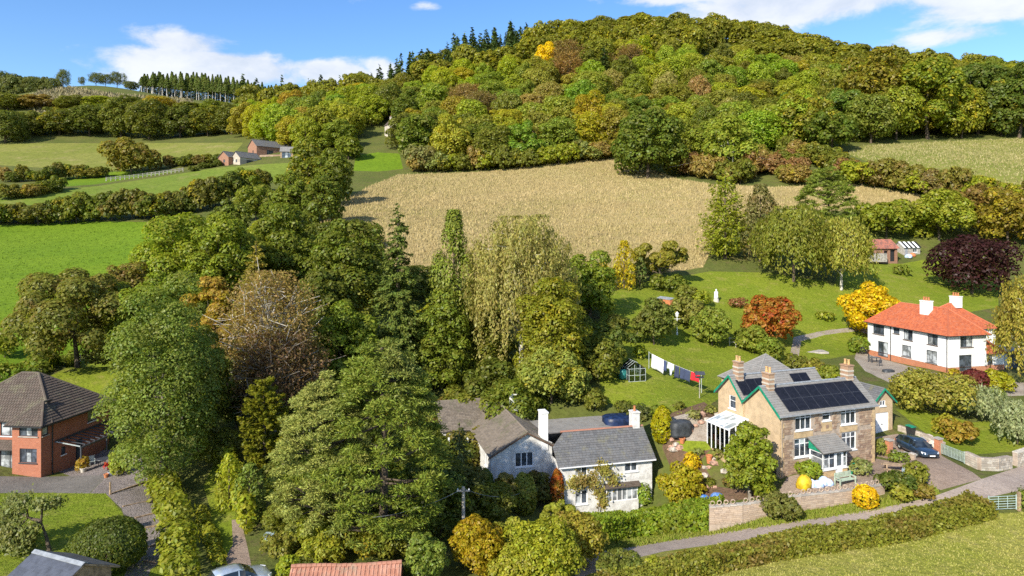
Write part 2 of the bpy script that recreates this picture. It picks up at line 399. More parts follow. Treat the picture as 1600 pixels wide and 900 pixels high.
REG = [
 ('pasture', 'pasture', [(-260, 356), (0, 352), (130, 346), (255, 347), (262, 400), (215, 470), (150, 550), (60, 575), (0, 602), (-260, 640)]),
 ('barn_field', 'barnfield', [(-260, 318), (60, 320), (130, 320), (260, 305), (400, 293), (436, 282), (458, 254), (420, 256), (340, 262), (240, 278), (150, 291), (95, 296), (75, 302), (-260, 312)]),
 ('low_field', 'pasture', [(95, 278), (125, 276), (180, 268), (262, 266), (275, 268), (150, 288), (95, 292)]),
 ('hill_field', 'hill', [(-260, 262), (-260, 223), (0, 224), (380, 223), (355, 252), (255, 262), (160, 268), (0, 258)]),
 ('small_field', 'pasture', [(552, 267), (556, 243), (590, 238), (624, 240), (630, 264), (590, 268)]),
 ('dry_grass_field', 'straw', [(495, 352), (530, 318), (575, 292), (622, 273), (680, 271), (760, 268), (865, 256), (948, 247), (1005, 260), (1060, 280), (1112, 288), (1210, 292), (1330, 288), (1440, 305), (1432, 325), (1300, 330), (1215, 325), (1130, 360), (1098, 418), (1000, 432), (960, 420), (800, 440), (640, 430), (520, 385)]),
 ('slope_field', 'hill', [(1322, 240), (1345, 228), (1450, 222), (1600, 216), (1760, 215), (1760, 320), (1620, 302), (1540, 286), (1470, 280), (1400, 268)]),
 ('cleared_slope', 'clear', [(20, 165), (60, 143), (110, 136), (190, 148), (250, 152), (300, 156), (300, 168), (270, 170), (200, 172), (80, 180)]),
 ('lawn', 'lawn', [(930, 520), (950, 458), (1010, 440), (1110, 424), (1200, 426), (1290, 440), (1330, 470), (1370, 480), (1345, 520), (1270, 545), (1240, 575), (1200, 600), (1120, 625), (1090, 645), (1000, 650), (940, 625)]),
 ('upper_lawn', 'lawn', [(1290, 470), (1320, 412), (1410, 412), (1500, 395), (1560, 400), (1560, 480), (1440, 500), (1300, 500)]),
 ('side_lawn', 'lawn', [(1225, 548), (1262, 528), (1330, 512), (1358, 520), (1358, 550), (1300, 560), (1240, 565)]),
 ('back_lawn', 'lawn', [(70, 592), (130, 562), (200, 540), (240, 600), (215, 640), (150, 620)]),
 ('front_lawn', 'lawn', [(-120, 772), (60, 770), (165, 771), (190, 800), (195, 812), (238, 822), (225, 862), (262, 880), (300, 940), (-120, 960)]),
 ('green_track', 'lawn', [(318, 760), (345, 700), (352, 730), (372, 800), (385, 850), (370, 880), (335, 880), (330, 800)]),
 ('rockery_bed', 'soil', [(1040, 648), (1100, 628), (1130, 650), (1120, 690), (1095, 720), (1120, 760), (1190, 770), (1225, 770), (1100, 790), (1060, 760), (1035, 700)]),
 ('herb_lawn', 'lawn', [(1057, 690), (1100, 686), (1112, 702), (1080, 708), (1060, 702)]),
 ('terrace', 'paving', [(1040, 655), (1075, 645), (1112, 662), (1110, 690), (1065, 688), (1045, 680)]),
 ('yard', 'drive', [(1215, 770), (1230, 745), (1360, 715), (1400, 722), (1425, 742), (1385, 760), (1290, 772)]),
 ('verge', 'lawn', [(1120, 822), (1142, 811), (1240, 797), (1335, 787), (1384, 777), (1456, 755), (1470, 772), (1375, 796), (1300, 808), (1200, 823), (1032, 848), (938, 864), (930, 850)]),
 ('hedge_strip', 'rough', [(900, 906), (980, 872), (1040, 858), (1136, 846), (1200, 836), (1300, 823), (1385, 810), (1475, 789), (1545, 775), (1556, 804), (1375, 862), (1240, 884), (1120, 915), (960, 960)]),
 ('shrub_bank', 'lawn', [(1400, 640), (1440, 640), (1520, 660), (1640, 650), (1640, 705), (1590, 705), (1500, 712), (1475, 700), (1440, 672)]),
 ('stone_path', 'paving', [(1232, 568), (1240, 527), (1285, 517), (1335, 511), (1357, 513), (1372, 522), (1366, 527), (1340, 517), (1290, 523), (1252, 533), (1246, 568)]),
 ('patio', 'paving', [(1340, 545), (1352, 540), (1375, 560), (1490, 590), (1600, 598), (1600, 618), (1480, 622), (1390, 598), (1352, 580), (1335, 560)]),
 ('paddock', 'rough', [(1000, 930), (1120, 898), (1240, 872), (1375, 851), (1545, 803), (1780, 790), (1780, 990), (1000, 990)]),
 ('lane', 'lane', [(895, 876), (938, 862), (1032, 846), (1128, 832), (1200, 821), (1300, 806), (1375, 794), (1455, 777), (1535, 748), (1600, 727), (1760, 690), (1760, 740), (1600, 765), (1545, 777), (1475, 791), (1385, 812), (1300, 825), (1200, 838), (1136, 848), (1040, 861), (980, 875), (900, 905)]),
 ('driveway', 'drive', [(1362, 684), (1402, 678), (1440, 690), (1478, 716), (1520, 738), (1534, 748.5), (1470, 765.5), (1452, 760), (1440, 742), (1400, 720), (1366, 712)]),
 ('tarmac_drive', 'tarmac', [(-160, 746), (0, 744), (60, 745), (110, 744), (168, 742), (140, 771), (60, 770), (-160, 772)]),
 ('gravel_path', 'gravel', [(84, 734), (150, 702), (215, 705), (230, 736), (233, 770), (250, 812), (268, 840), (266, 868), (235, 890), (215, 960), (170, 960), (200, 885), (226, 862), (228, 825), (196, 812), (190, 795), (165, 771), (141, 771), (168, 742), (110, 744)]),
 ('dirt_track', 'drive', [(362, 812), (376, 812), (388, 860), (400, 920), (330, 940), (352, 872), (364, 850)]),
]
_vy = np.exp(np.arange(math.log(14), math.log(900), .0135))
gx, gy = [], []
for i, y in enumerate(_vy):
    t_ = np.arange(-1.25, 1.25, .0165); k_ = np.full(len(t_), y)
    gx.append((t_ + (i % 2) * .008 + rng.uniform(-.003, .003, len(t_))) * y); gy.append(k_ * (1 + rng.uniform(-.003, .003, len(t_))))
gx = np.concatenate(gx); gy = np.concatenate(gy)
ax_, ay_ = np.meshgrid(np.arange(-1500, 1501, 150.0), np.array([-1500, -900, -500, -200, -60, -20, 0, 6, 950, 1200, 1600, 2200, 3000.0]))
bx_, by_ = np.meshgrid(np.concatenate([np.arange(-1500, -100, 120), np.arange(120, 1501, 120.0)]), np.arange(20, 900, 60.0))
okb = np.abs(bx_) > by_ * 1.27
gx = np.concatenate([gx, ax_.ravel(), bx_[okb]]); gy = np.concatenate([gy, ay_.ravel(), by_[okb]])
cdtv = [Vector((a, b)) for a, b in zip(gx.tolist(), gy.tolist())]; faces_in = []; regpoly = {}
for nm, mt, uv in REG:
    xy = AT(dense(uv, 7)); b = len(cdtv); cdtv += [Vector(p) for p in xy]; faces_in.append(list(range(b, len(cdtv)))); regpoly[nm] = xy
dv, de_, dfc, _, _, dof = geometry.delaunay_2d_cdt(cdtv, [], faces_in, 0, 1e-4)
dxy = np.array([(p.x, p.y) for p in dv]); dz = HA(dxy[:, 0], dxy[:, 1])
# beyond the modelled valley the land simply levels out
far_ = (np.hypot(dxy[:, 0], dxy[:, 1] - 250) - 520).clip(0, 500) / 500
dz = dz.clip(-30, 190) * (1 - far_) + 40 * far_
dz += .05 * np.sin(dxy[:, 0] * 1.3 + 2 * np.sin(dxy[:, 1] * .7)) * np.sin(dxy[:, 1] * 1.1) * (dxy[:, 1] > 90)
tri_ = np.array([f_ for f_ in dfc if len(f_) == 3]); cen = dxy[tri_].mean(1); rid_ = np.full(len(tri_), -1)
for k_, (nm, mt, uv) in enumerate(REG):
    pa = np.array(regpoly[nm]); lo_, hi_ = pa.min(0), pa.max(0)
    q_ = np.nonzero((cen[:, 0] > lo_[0]) & (cen[:, 0] < hi_[0]) & (cen[:, 1] > lo_[1]) & (cen[:, 1] < hi_[1]))[0]
    if len(q_): rid_[q_[inpoly(cen[q_, 0], cen[q_, 1], regpoly[nm])]] = k_
bucket = {int(k_): tri_[rid_ == k_] for k_ in np.unique(rid_)}
for rid, fl in bucket.items():
    nm, mt = ('ground', 'ground') if rid < 0 else REG[rid][:2]
    fa = fl; use, inv = np.unique(fa, return_inverse=True)
    me = bpy.data.meshes.new(nm); me.from_pydata(np.column_stack([dxy[use], dz[use]]).tolist(), [], inv.reshape(-1, 3).tolist()); me.update()
    me.polygons.foreach_set('use_smooth', np.ones(len(me.polygons), bool))
    tag(link(nm, me, GM[mt]), kind='structure')

# ------------------------------------------------------------------ grass that stands up: one object of stuff per field
def scatter(poly, n, near_bias=1.0):
    """points inside a ground polygon, denser towards the viewer when near_bias > 1"""
    a = np.array(poly); lo, hi = a.min(0), a.max(0); ox, oy = [], []; got = 0
    for _ in range(60):
        x = rng.uniform(lo[0], hi[0], n); y = lo[1] + (hi[1] - lo[1]) * rng.random(n) ** near_bias
        k = inpoly(x, y, poly); ox.append(x[k]); oy.append(y[k]); got += k.sum()
        if got >= n: break
    return np.concatenate(ox)[:n], np.concatenate(oy)[:n]
def tufts(name, poly, n, hh, ww, mat, bias=1.0, lean=.35, blades=2, mask=None):
    x, y = scatter(poly, n, bias)
    if mask is not None:
        k = mask(x, y); x, y = x[k], y[k]
    x = np.repeat(x, blades); y = np.repeat(y, blades); m = len(x); z = HA(x, y)
    x = x + rng.normal(0, ww * .5, m); y = y + rng.normal(0, ww * .5, m)
    a = rng.uniform(0, 6.283, m); h = hh * rng.uniform(.5, 1.25, m); w_ = ww * rng.uniform(.5, 1.1, m)
    c = np.stack([x, y, z - .05], 1); d = np.stack([np.cos(a), np.sin(a), np.zeros(m)], 1) * w_[:, None] * .5
    tip = c + np.stack([rng.normal(0, lean, m) * h, rng.normal(0, lean, m) * h, h], 1)
    V = np.stack([c - d, c + d, tip], 1)
    return tag(link(name, tris_mesh(name, V), mat), kind='stuff')
def grass_mat(name, cols, ps=.05):
    m, t, b = base_mat(name)
    g = t.new('ShaderNodeNewGeometry'); co = t.new('ShaderNodeTexCoord').outputs['Object']
    c = t.mix(t.ramp(t.noise(co, ps, 5, .65), .42, .57), cols[0], cols[1])
    c = t.mix(g.outputs['Random Per Island'], c, cols[2])
    t.l.new(c, b.inputs['Base Color']); b.inputs['Roughness'].default_value = .8; b.inputs['Specular IOR Level'].default_value = .15
    return m
tufts('tall_dry_grass', regpoly['dry_grass_field'], 9000, .80, .26, grass_mat('tall_stalks', ((.42, .32, .15), (.35, .29, .115), (.50, .39, .20)), .05), lean=.15)
tufts('dry_grass', regpoly['dry_grass_field'], 46000, .48, .28, grass_mat('dry_stalks', ((.35, .27, .115), (.26, .235, .075), (.42, .335, .155)), .035), lean=.25)
tufts('dry_grass', regpoly['slope_field'], 9000, .6, .4, grass_mat('slope_stalks', ((.24, .22, .07), (.17, .18, .04), (.36, .31, .15)), .04), lean=.25)
tufts('brush', regpoly['cleared_slope'], 2500, 1.6, 1.2, grass_mat('brush_stalks', ((.20, .17, .08), (.12, .12, .04), (.34, .29, .17)), .06))
tufts('grass', regpoly['paddock'], 15000, .15, .13, grass_mat('paddock_blades', ((.23, .255, .03), (.29, .28, .055), (.36, .325, .11)), .15))
tufts('grass', regpoly['front_lawn'], 9000, .12, .12, grass_mat('lawn_blades', ((.14, .22, .011), (.17, .24, .015), (.22, .27, .03)), .15))
tufts('grass', regpoly['pasture'], 14000, .18, .28, grass_mat('pasture_blades', ((.125, .205, .010), (.16, .24, .012), (.14, .23, .013)), .05))
tufts('grass', regpoly['lawn'], 9000, .12, .22, grass_mat('garden_blades', ((.165, .215, .016), (.21, .245, .022), (.26, .26, .05)), .12))
tufts('grass', regpoly['verge'], 4000, .25, .16, grass_mat('verge_blades', ((.11, .19, .012), (.17, .22, .02), (.24, .23, .05)), .2))

# ------------------------------------------------------------------ leaves, crowns, trunks
def unit(a): return a / np.maximum(np.linalg.norm(a, axis=1, keepdims=True), 1e-9)
def rdir(n):
    return unit(rng.normal(size=(n, 3)))
def cards(C, N, S, asp=.62, up=None):
    """leaf-shaped quads at C facing N; up gives the long axis when leaves hang or stand"""
    n = len(C); N = unit(N)
    if up is None: T = np.cross(N, rdir(n))
    else: T = up - (up * N).sum(1, keepdims=True) * N
    T = unit(T); B = np.cross(N, T); S = np.broadcast_to(np.asarray(S, float), (n,))[:, None]
    fold = N * S * .18
    return np.stack([C + T * S, C + B * S * asp - fold, C - T * S, C - B * S * asp - fold], 1)
def blobs_leaves(c, r, n, flat=.85, inner=.72, rough=.75, drop=.35):
    r = np.asarray(r); p = r ** 2 / (r ** 2).sum(); i = rng.choice(len(r), n, p=p); d = rdir(n)
    fl = (d[:, 2] < -.35) & (rng.random(n) < .75); d[fl, 2] *= -1
    q = r[i] * (inner + (1.12 - inner) * rng.random(n) ** .7)
    C = c[i] + d * q[:, None] * np.array([1, 1, flat])
    keep = np.ones(n, bool)
    if len(c) < 400:
        for j in range(len(c)):
            e = ((C - c[j]) / np.array([1, 1, flat])); keep &= ~(((e ** 2).sum(1) < (r[j] * .62) ** 2) & (i != j))
    return C[keep], (d * rough + rdir(n) * .45 + np.array([0, 0, .25]))[keep]
def shell(nb, w, h, rad, zc, zr, jit=.12, zlow=-1.0):
    """lobe centres spread over an ellipsoid"""
    k = np.arange(nb) + .5; ph = np.arccos(np.clip(1 - k * (1 - zlow) / nb, -1, 1)); th = math.pi * (1 + 5 ** .5) * k + rng.uniform(0, 6)
    d = np.stack([np.cos(th) * np.sin(ph), np.sin(th) * np.sin(ph), np.cos(ph)], 1)
    f = 1 + rng.normal(0, jit, nb)
    return np.stack([d[:, 0] * rad * f, d[:, 1] * rad * f, zc + d[:, 2] * zr * f], 1)
def limb_pts(a, b, sag=.12):
    a = np.array(a); b = np.array(b); m = (a + b) / 2 + np.array([0, 0, -sag * np.linalg.norm(b - a)]) + rng.normal(0, .04, 3) * np.linalg.norm(b - a)
    return [a, m, b]

def crown(kind, w, h, s, cover=2.4, lobes=1.0):
    """returns leaf quads and a trunk mesh builder for a plant w wide, h high with leaves of half-length s"""
    tb = MB(); tr = max(.05, .022 * h)
    if kind in ('round', 'shrub', 'open', 'oval'):
        low = {'round': .05, 'shrub': -.02, 'open': .22, 'oval': .0}[kind]
        ch = h * (1 - low); zc = h * low + ch * .5
        r0 = min(max(.15 * w, 3.2 * s), max(.22 * w, .9)); r0 = min(r0, .3 * w)
        nb = int(np.clip(lobes * 1.5 * w * ch / (r0 * r0 * 2.2), 14, 150))
        c = shell(nb, w, h, .5 * w - r0 * .92, zc, .5 * ch - r0 * .8, .14 if kind != 'oval' else .05, -.85)
        if kind == 'round': c[:, 2] += .05 * h * np.sin(np.arctan2(c[:, 1], c[:, 0]) * 2 + rng.uniform(0, 6))
        if kind == 'oval':
            t_ = np.clip((c[:, 2]) / h, 0, 1); sc = .62 + .65 * np.sqrt(np.clip(1 - (t_ - .38) ** 2 / .42, 0, 1)) * .6; c[:, 0] *= sc; c[:, 1] *= sc
        r = r0 * rng.uniform(.6, 1.3, nb)
        if kind == 'open':
            k = rng.random(nb) < .72; c, r = c[k], r[k] * .85
        n = int(cover * math.pi * w * ch / (1.25 * s * s))
        C, N = blobs_leaves(c, r, n)
        if kind in ('shrub', 'oval'): C[:, 2] = np.maximum(C[:, 2], .03)
        if kind == 'oval':
            d = rdir(n); d[:, 2] = np.abs(d[:, 2]) ** .8 * np.where(rng.random(n) < .62, 1, -.75); d = unit(d); t_ = d[:, 2]
            bump = 1 + .035 * np.sin(d[:, 0] * 7 + 3 * d[:, 1]) + .03 * np.sin(d[:, 1] * 9 + d[:, 2] * 8) + rng.normal(0, .018, n)
            pw = np.where(h > w * 1.15, 1.0, .85); C = np.stack([d[:, 0] * .5 * w * bump, d[:, 1] * .5 * w * bump, h * .46 + np.sign(t_) * np.abs(t_) ** pw * h * .54 * bump], 1); C[:, :2] *= np.where(t_ > 0, 1 - .12 * t_, 1)[:, None]
            N = d + rng.normal(0, .5, (n, 3)); C[:, 2] = np.maximum(C[:, 2], .03)
        q = cards(C, N, s * rng.uniform(.65, 1.3, len(C)))
        top = (0, 0, h * (.62 if kind != 'shrub' else .5))
        tb.tube([(0, 0, -.6), (rng.normal(0, .02) * h, rng.normal(0, .02) * h, h * .3), top], tr * 1.15, tr * .35, 7)
        for j in rng.choice(len(c), min(len(c), 12 if kind != 'shrub' else 5), replace=False):
            z0 = h * rng.uniform(.18, .5); tb.tube(limb_pts((0, 0, z0), c[j]), tr * .42, tr * .1, 5)
    elif kind in ('spruce', 'larch', 'sequoia'):
        ntier = int(np.clip(h / (2.0 * max(s, .25)), 12, 30)); C, N, U = [], [], []
        tot = int(cover * 1.5 * w * h / (1.25 * s * s)); wt = []
        br = []
        for k in range(ntier):
            t_ = (k + .5) / ntier; z = h * (.06 + .93 * t_)
            prof = (1 - t_) ** .66 if kind != 'sequoia' else (1 - t_ ** 2.2) ** .8
            L = .5 * w * max(.06, prof) * rng.uniform(.85, 1.1)
            for b in range(max(4, int(11 * prof + 4))):
                br.append((z + rng.normal(0, .25 * h / ntier), rng.uniform(0, 6.283), L * rng.uniform(.72, 1.12)))
        Ls = np.array([b[2] for b in br]); ks = rng.multinomial(tot, Ls ** 1.15 / (Ls ** 1.15).sum())
        droop = {'spruce': .30, 'larch': .12, 'sequoia': -.15}[kind]
        for (z, a, L), k in zip(br, ks):
            t_ = rng.random(k) ** .6; wd = .20 * L * (1.15 - t_) + .1 * s
            rr = t_ * L; side = rng.normal(0, 1, k) * wd
            zz = z - droop * L * t_ ** 1.5 + .10 * L * t_ ** 3 - np.abs(rng.normal(0, .07 * L + .3 * s, k))
            ca, sa = math.cos(a), math.sin(a)
            C.append(np.stack([ca * rr - sa * side, sa * rr + ca * side, zz], 1))
            N.append(np.tile([ca * .35, sa * .35, .8], (k, 1)) + rng.normal(0, .45, (k, 3)))
            U.append(np.tile([ca, sa, -.4], (k, 1)) + rng.normal(0, .35, (k, 3)))
        C = np.concatenate(C); C[:, 2] = np.clip(C[:, 2], .05, h * 1.02)
        q = cards(C, np.concatenate(N), s * rng.uniform(.6, 1.3, len(C)), .5, np.concatenate(U))
        tb.tube([(0, 0, -.6), (0, 0, h * .5), (0, 0, h * .97)], tr, .03, 7)
    elif kind == 'pole':      # plantation conifer: bare stem under a narrow top
        n = int(cover * w * h / (1.2 * s * s)); t_ = rng.random(n) ** .8; a = rng.uniform(0, 6.283, n)
        rr = .5 * w * (1 - t_) ** .8 * rng.random(n) ** .5
        C = np.stack([rr * np.cos(a), rr * np.sin(a), h * (.42 + .58 * t_) - rr * .3], 1)
        q = cards(C, np.stack([np.cos(a), np.sin(a), np.full(n, .6)], 1) + rng.normal(0, .4, (n, 3)), s * rng.uniform(.6, 1.3, n), .5)
        tb.tube([(0, 0, -1), (0, 0, h * .95)], tr * .5, .05, 5)
    elif kind == 'column':    # dense upright cypress
        nb = int(np.clip(90 * lobes, 30, 160)); t_ = rng.random(nb); prof = np.clip(1.25 * (1 - t_ ** 2.6) ** .75 * (.74 + .3 * np.sin(math.pi * np.clip(t_ * .9, 0, 1))), .08, 1)
        a = rng.uniform(0, 6.283, nb); r = (.12 + .05 * rng.random(nb)) * w + .25 * s
        rr = np.maximum(0, .5 * w * prof - r * .8)
        c = np.stack([rr * np.cos(a), rr * np.sin(a), .03 * h + t_ * h * .94], 1)
        n = int(cover * math.pi * w * h * .8 / (1.25 * s * s))
        C, N = blobs_leaves(c, r, n, 1.9, .6); C[:, 2] = np.clip(C[:, 2], .03, h * 1.03)
        q = cards(C, N, s * rng.uniform(.6, 1.3, len(C)), .5, np.tile([0, 0, 1.0], (len(C), 1)) + rng.normal(0, .4, (len(C), 3)))
        tb.tube([(0, 0, -.5), (0, 0, h * .9)], tr, .04, 6)
    elif kind == 'pine':      # needle puffs held out on long limbs
        nb = int(np.clip(230 * lobes, 60, 320)); t_ = rng.random(nb) ** .85; prof = np.sin(math.pi * np.clip(.16 + .80 * t_, 0, 1)) ** .7 * (1 - .25 * t_)
        a = rng.uniform(0, 6.283, nb); f = rng.uniform(.55, 1.08, nb) ** .6
        rr = .5 * w * prof * f; c = np.stack([rr * np.cos(a), rr * np.sin(a), h * (.10 + .88 * t_) + rng.normal(0, .02 * h, nb)], 1)
        r = (.055 + .04 * rng.random(nb)) * w + .3 * s
        n = int(cover * math.pi * w * h * .8 / (1.0 * s * s))
        i = rng.choice(nb, n, p=r ** 2 / (r ** 2).sum()); d = rdir(n); d[:, 2] = np.abs(d[:, 2]) * .9 - .18
        C = c[i] + d * (r[i] * (.35 + .7 * rng.random(n)))[:, None] * np.array([1, 1, .8])
        q = cards(C, np.cross(d, rdir(n)) + d * .4 + np.array([0, 0, .3]), s * rng.uniform(.7, 1.4, n), .26, d + rng.normal(0, .3, (n, 3)))
        tb.tube([(0, 0, -.6), (.03 * w, 0, h * .45), (0, .02 * w, h * .93)], tr * 1.2, .06, 8)
        for j in rng.choice(nb, min(nb, 60), replace=False):
            tb.tube(limb_pts((0, 0, max(.4, c[j, 2] - .22 * rr[j])), c[j], .05), tr * .32, .03, 5)
    elif kind == 'weep':      # hanging curtains of birch or willow twigs
        nb = int(np.clip(150 * lobes, 60, 260)); c = shell(nb, w, h, .5 * w, .60 * h, .40 * h, .14, -.25)
        k_ = 16; n = int(cover * math.pi * w * h * .8 / (1.0 * s * s)); i = rng.choice(nb, n)
        L = (.16 + .42 * rng.random(nb)) * h * .75; t_ = rng.random(n)
        C = c[i] + rng.normal(0, .028 * w, (n, 3)); C[:, 2] -= t_ * L[i]
        C[:, :2] *= (1 - .12 * t_ * rng.random(n))[:, None]; C[:, 2] = np.clip(C[:, 2], .1, h)
        o = C.copy(); o[:, 2] = .15 * w
        q = cards(C, unit(o) + rng.normal(0, .55, (n, 3)), s * rng.uniform(.6, 1.4, n), .42, np.tile([0, 0, 1.0], (n, 1)) + rng.normal(0, .3, (n, 3)))
        tb.tube([(0, 0, -.5), (rng.normal(0, .03) * w, 0, h * .5), (rng.normal(0, .05) * w, 0, h * .82)], tr * .9, .05, 7)
        for j in rng.choice(nb, 26, replace=False):
            z0 = max(.2 * h, c[j, 2] - .3 * h); tb.tube([(0, 0, z0), tuple(c[j] * .6 + np.array([0, 0, .32 * c[j, 2]])), tuple(c[j] * .93)], tr * .3, .025, 5)
    elif kind == 'sparse':    # thin crown, pale limbs and twigs showing
        nb = int(70 * lobes); c = shell(nb, w, h, .46 * w, .58 * h, .40 * h, .2, -.7); c *= (rng.uniform(.55, 1.0, nb) ** .5)[:, None] * np.array([1, 1, 0]) + np.array([0, 0, 1]); c[:, 2] = np.minimum(c[:, 2], .95 * h)
        n = int(cover * .55 * math.pi * w * h / (1.25 * s * s)); i = rng.choice(nb, n); C = c[i] + rng.normal(0, .07 * w, (n, 3)); C[:, 2] = np.clip(C[:, 2], .1, h)
        q = cards(C, rdir(n) + np.array([0, 0, .4]), s * rng.uniform(.6, 1.2, n), .55)
        tb.tube([(0, 0, -.5), (.01 * w, 0, h * .5), (.02 * w, 0, h * .84)], tr * .75, .05, 7)
        for j in range(nb):
            z0 = max(.1 * h, c[j, 2] * rng.uniform(.45, .8)); p = limb_pts((0, 0, z0), c[j], -.05); tb.tube(p, tr * .28, .03, 5)
            for _ in range(3):
                e = c[j] + rng.normal(0, .10 * w, 3); tb.tube([p[1] * .4 + np.array(p[2]) * .6, e], .05, .02, 4)
    elif kind == 'monkey':    # tiers of snaky dark spiny branches in a dome
        C, N, U = [], [], []; nt = int(h / .55)
        for k in range(nt):
            t_ = k / nt; z = .2 + t_ * (h - .4); L0 = .5 * w * math.sin(math.pi * min(1, .25 + .75 * t_)) ** .6 if t_ > .55 else .5 * w * (.55 + .7 * t_)
            for b in range(13):
                a = rng.uniform(0, 6.283); L = L0 * rng.uniform(.85, 1.05); m_ = int(60 * cover / 2.4); u_ = rng.random(m_) ** .5
                rr = u_ * L; C.append(np.stack([np.cos(a) * rr, np.sin(a) * rr, z - .10 * L * u_ + .22 * L * u_ ** 3 + rng.normal(0, .05, m_)], 1) + rng.normal(0, .06, (m_, 3)))
                N.append(np.tile([-.2 * math.cos(a), -.2 * math.sin(a), 1.0], (m_, 1)) + rng.normal(0, .6, (m_, 3))); U.append(np.tile([math.cos(a), math.sin(a), .5], (m_, 1)) + rng.normal(0, .5, (m_, 3)))
        C = np.concatenate(C); q = cards(C, np.concatenate(N), s * rng.uniform(.7, 1.2, len(C)), .5, np.concatenate(U))
        tb.tube([(0, 0, -.5), (0, 0, h * .92)], tr, .08, 8)
    return q, tb

GAIN = (2.1, 2.02, 1.28)
def lc(c, k=1.0):
    f = 1 - .85 * min(1, max(0, (max(c) - .16) / .16))
    return tuple(min(.75, a * (1 + (g - 1) * f) * k) for a, g in zip(c, GAIN)) + (1,)
def plant(name, label, cat, kind, x, y, w, h, col, mat='leaf', bark='bark', s=None, group=None, cover=2.4, lobes=1.0, rot=None, z=None):
    z = H(x, y) if z is None else z
    t_ = thing(name, label, cat, (x, y, z), rnd.uniform(0, 6.28) if rot is None else rot, group)
    s = s or max(.105, .0024 * y)
    q, tb = crown(kind, w, h, s, cover, lobes)
    part = 'foliage' if kind in ('shrub', 'oval') else 'crown'
    c = link(part, quads_mesh(part, q), M[mat], t_); c.color = lc(col)
    tb.build('stem' if kind in ('shrub', 'oval') else 'trunk', M[bark], t_)
    return t_
def tree(name, label, cat, kind, u, vt, Y, wpx, col, mat='leaf', **kw):
    """plant whose top shows at row vt and which is wpx wide in the photo, standing at distance Y"""
    g = G(u, Y); h = CAMZ + (HZ - vt) / F * Y - g.z
    if h < 1 or h > 34: print('CHECK height', label, round(h, 1))
    return plant(name, label, cat, kind, g.x, g.y, wpx * Y / F, h, col, mat, **kw)
# ------------------------------------------------------------------ woods: prototypes copied tree by tree
OLV = (.095, .105, .020); DRK = (.068, .084, .018); LIM = (.20, .22, .018); YEL = (.58, .45, .014); TAN = (.165, .125, .048)
GLD = (.23, .18, .018); BRN = (.13, .080, .035); SPR = (.030, .050, .020); MID = (.092, .115, .020); SIL = (.20, .225, .13); PUR = (.030, .012, .016)
YGR = (.155, .175, .020)
def proto(kind, w, h, s, mat, cover=2.2, lobes=1.0):
    q, tb = crown(kind, w, h, s, cover, lobes)
    return quads_mesh('crown', q), tb, M[mat], w, h
PROT = {}
for k_ in range(7):
    PROT[('round', k_)] = proto('round', 15, 16, .39, ['leaf', 'leaf', 'leaf_gold', 'leaf', 'leaf', 'leaf_plain', 'leaf_plain'][k_], 2.3, [1.2, 1.7, 1.1, .8, 1.3, 1.4, 1.1][k_])
for k_ in range(3):
    PROT[('open', k_)] = proto('sparse', 12, 16, .36, 'leaf', 2.0, .7)
for k_ in range(3):
    PROT[('spruce', k_)] = proto('spruce', 7.5, 20, .5, 'needle', 2.6)
for k_ in range(3):
    PROT[('pole', k_)] = proto('pole', 6, 22, .5, 'needle', 2.6)
for k_ in range(5):
    PROT[('thicket', k_)] = proto('shrub', 7, 5.5, .21, ['leaf', 'leaf', 'leaf_gold', 'leaf_rust', 'leaf'][k_], 2.3, 1.1)
for k_ in range(3):
    PROT[('bush', k_)] = proto('shrub', 7, 5, .30, ['leaf', 'leaf_rust', 'leaf_gold'][k_], 2.2, .8)
TR = {}
def copy_plant(pk, name, label, cat, x, y, w, h, col, group, z=None, bark='bark'):
    me, tb, mt, pw, ph = PROT[pk]
    t_ = thing(name, label, cat, (x, y, (H(x, y) if z is None else z) - (.07 * h if pk[0] == 'round' else .1)), rnd.uniform(0, 6.28), group)
    t_.scale = (w / pw, w / pw * rnd.uniform(.9, 1.1), h / ph)
    c = link('foliage' if pk[0] in ('bush', 'thicket') else 'crown', me, mt, t_); c.color = lc(col)
    if pk not in TR: TR[pk] = tb.build('trunk', M[bark]).data; bpy.data.objects.remove(bpy.data.objects['trunk'] if 'trunk' in bpy.data.objects and bpy.data.objects['trunk'].data == TR[pk] else [o for o in bpy.data.objects if o.data == TR[pk]][0])
    link('stem' if pk[0] in ('bush', 'thicket') else 'trunk', TR[pk], None, t_)
    return t_

def lerp_tab(tab, u):
    return float(np.interp(u, [a for a, b in tab], [b for a, b in tab]))
FOOT = [(380, 221), (430, 228), (470, 240), (520, 236), (555, 236), (600, 205), (625, 262), (660, 262), (720, 262), (800, 262), (950, 243), (1010, 256), (1060, 266), (1110, 262), (1200, 240), (1330, 230), (1450, 220), (1600, 214), (1720, 210)]
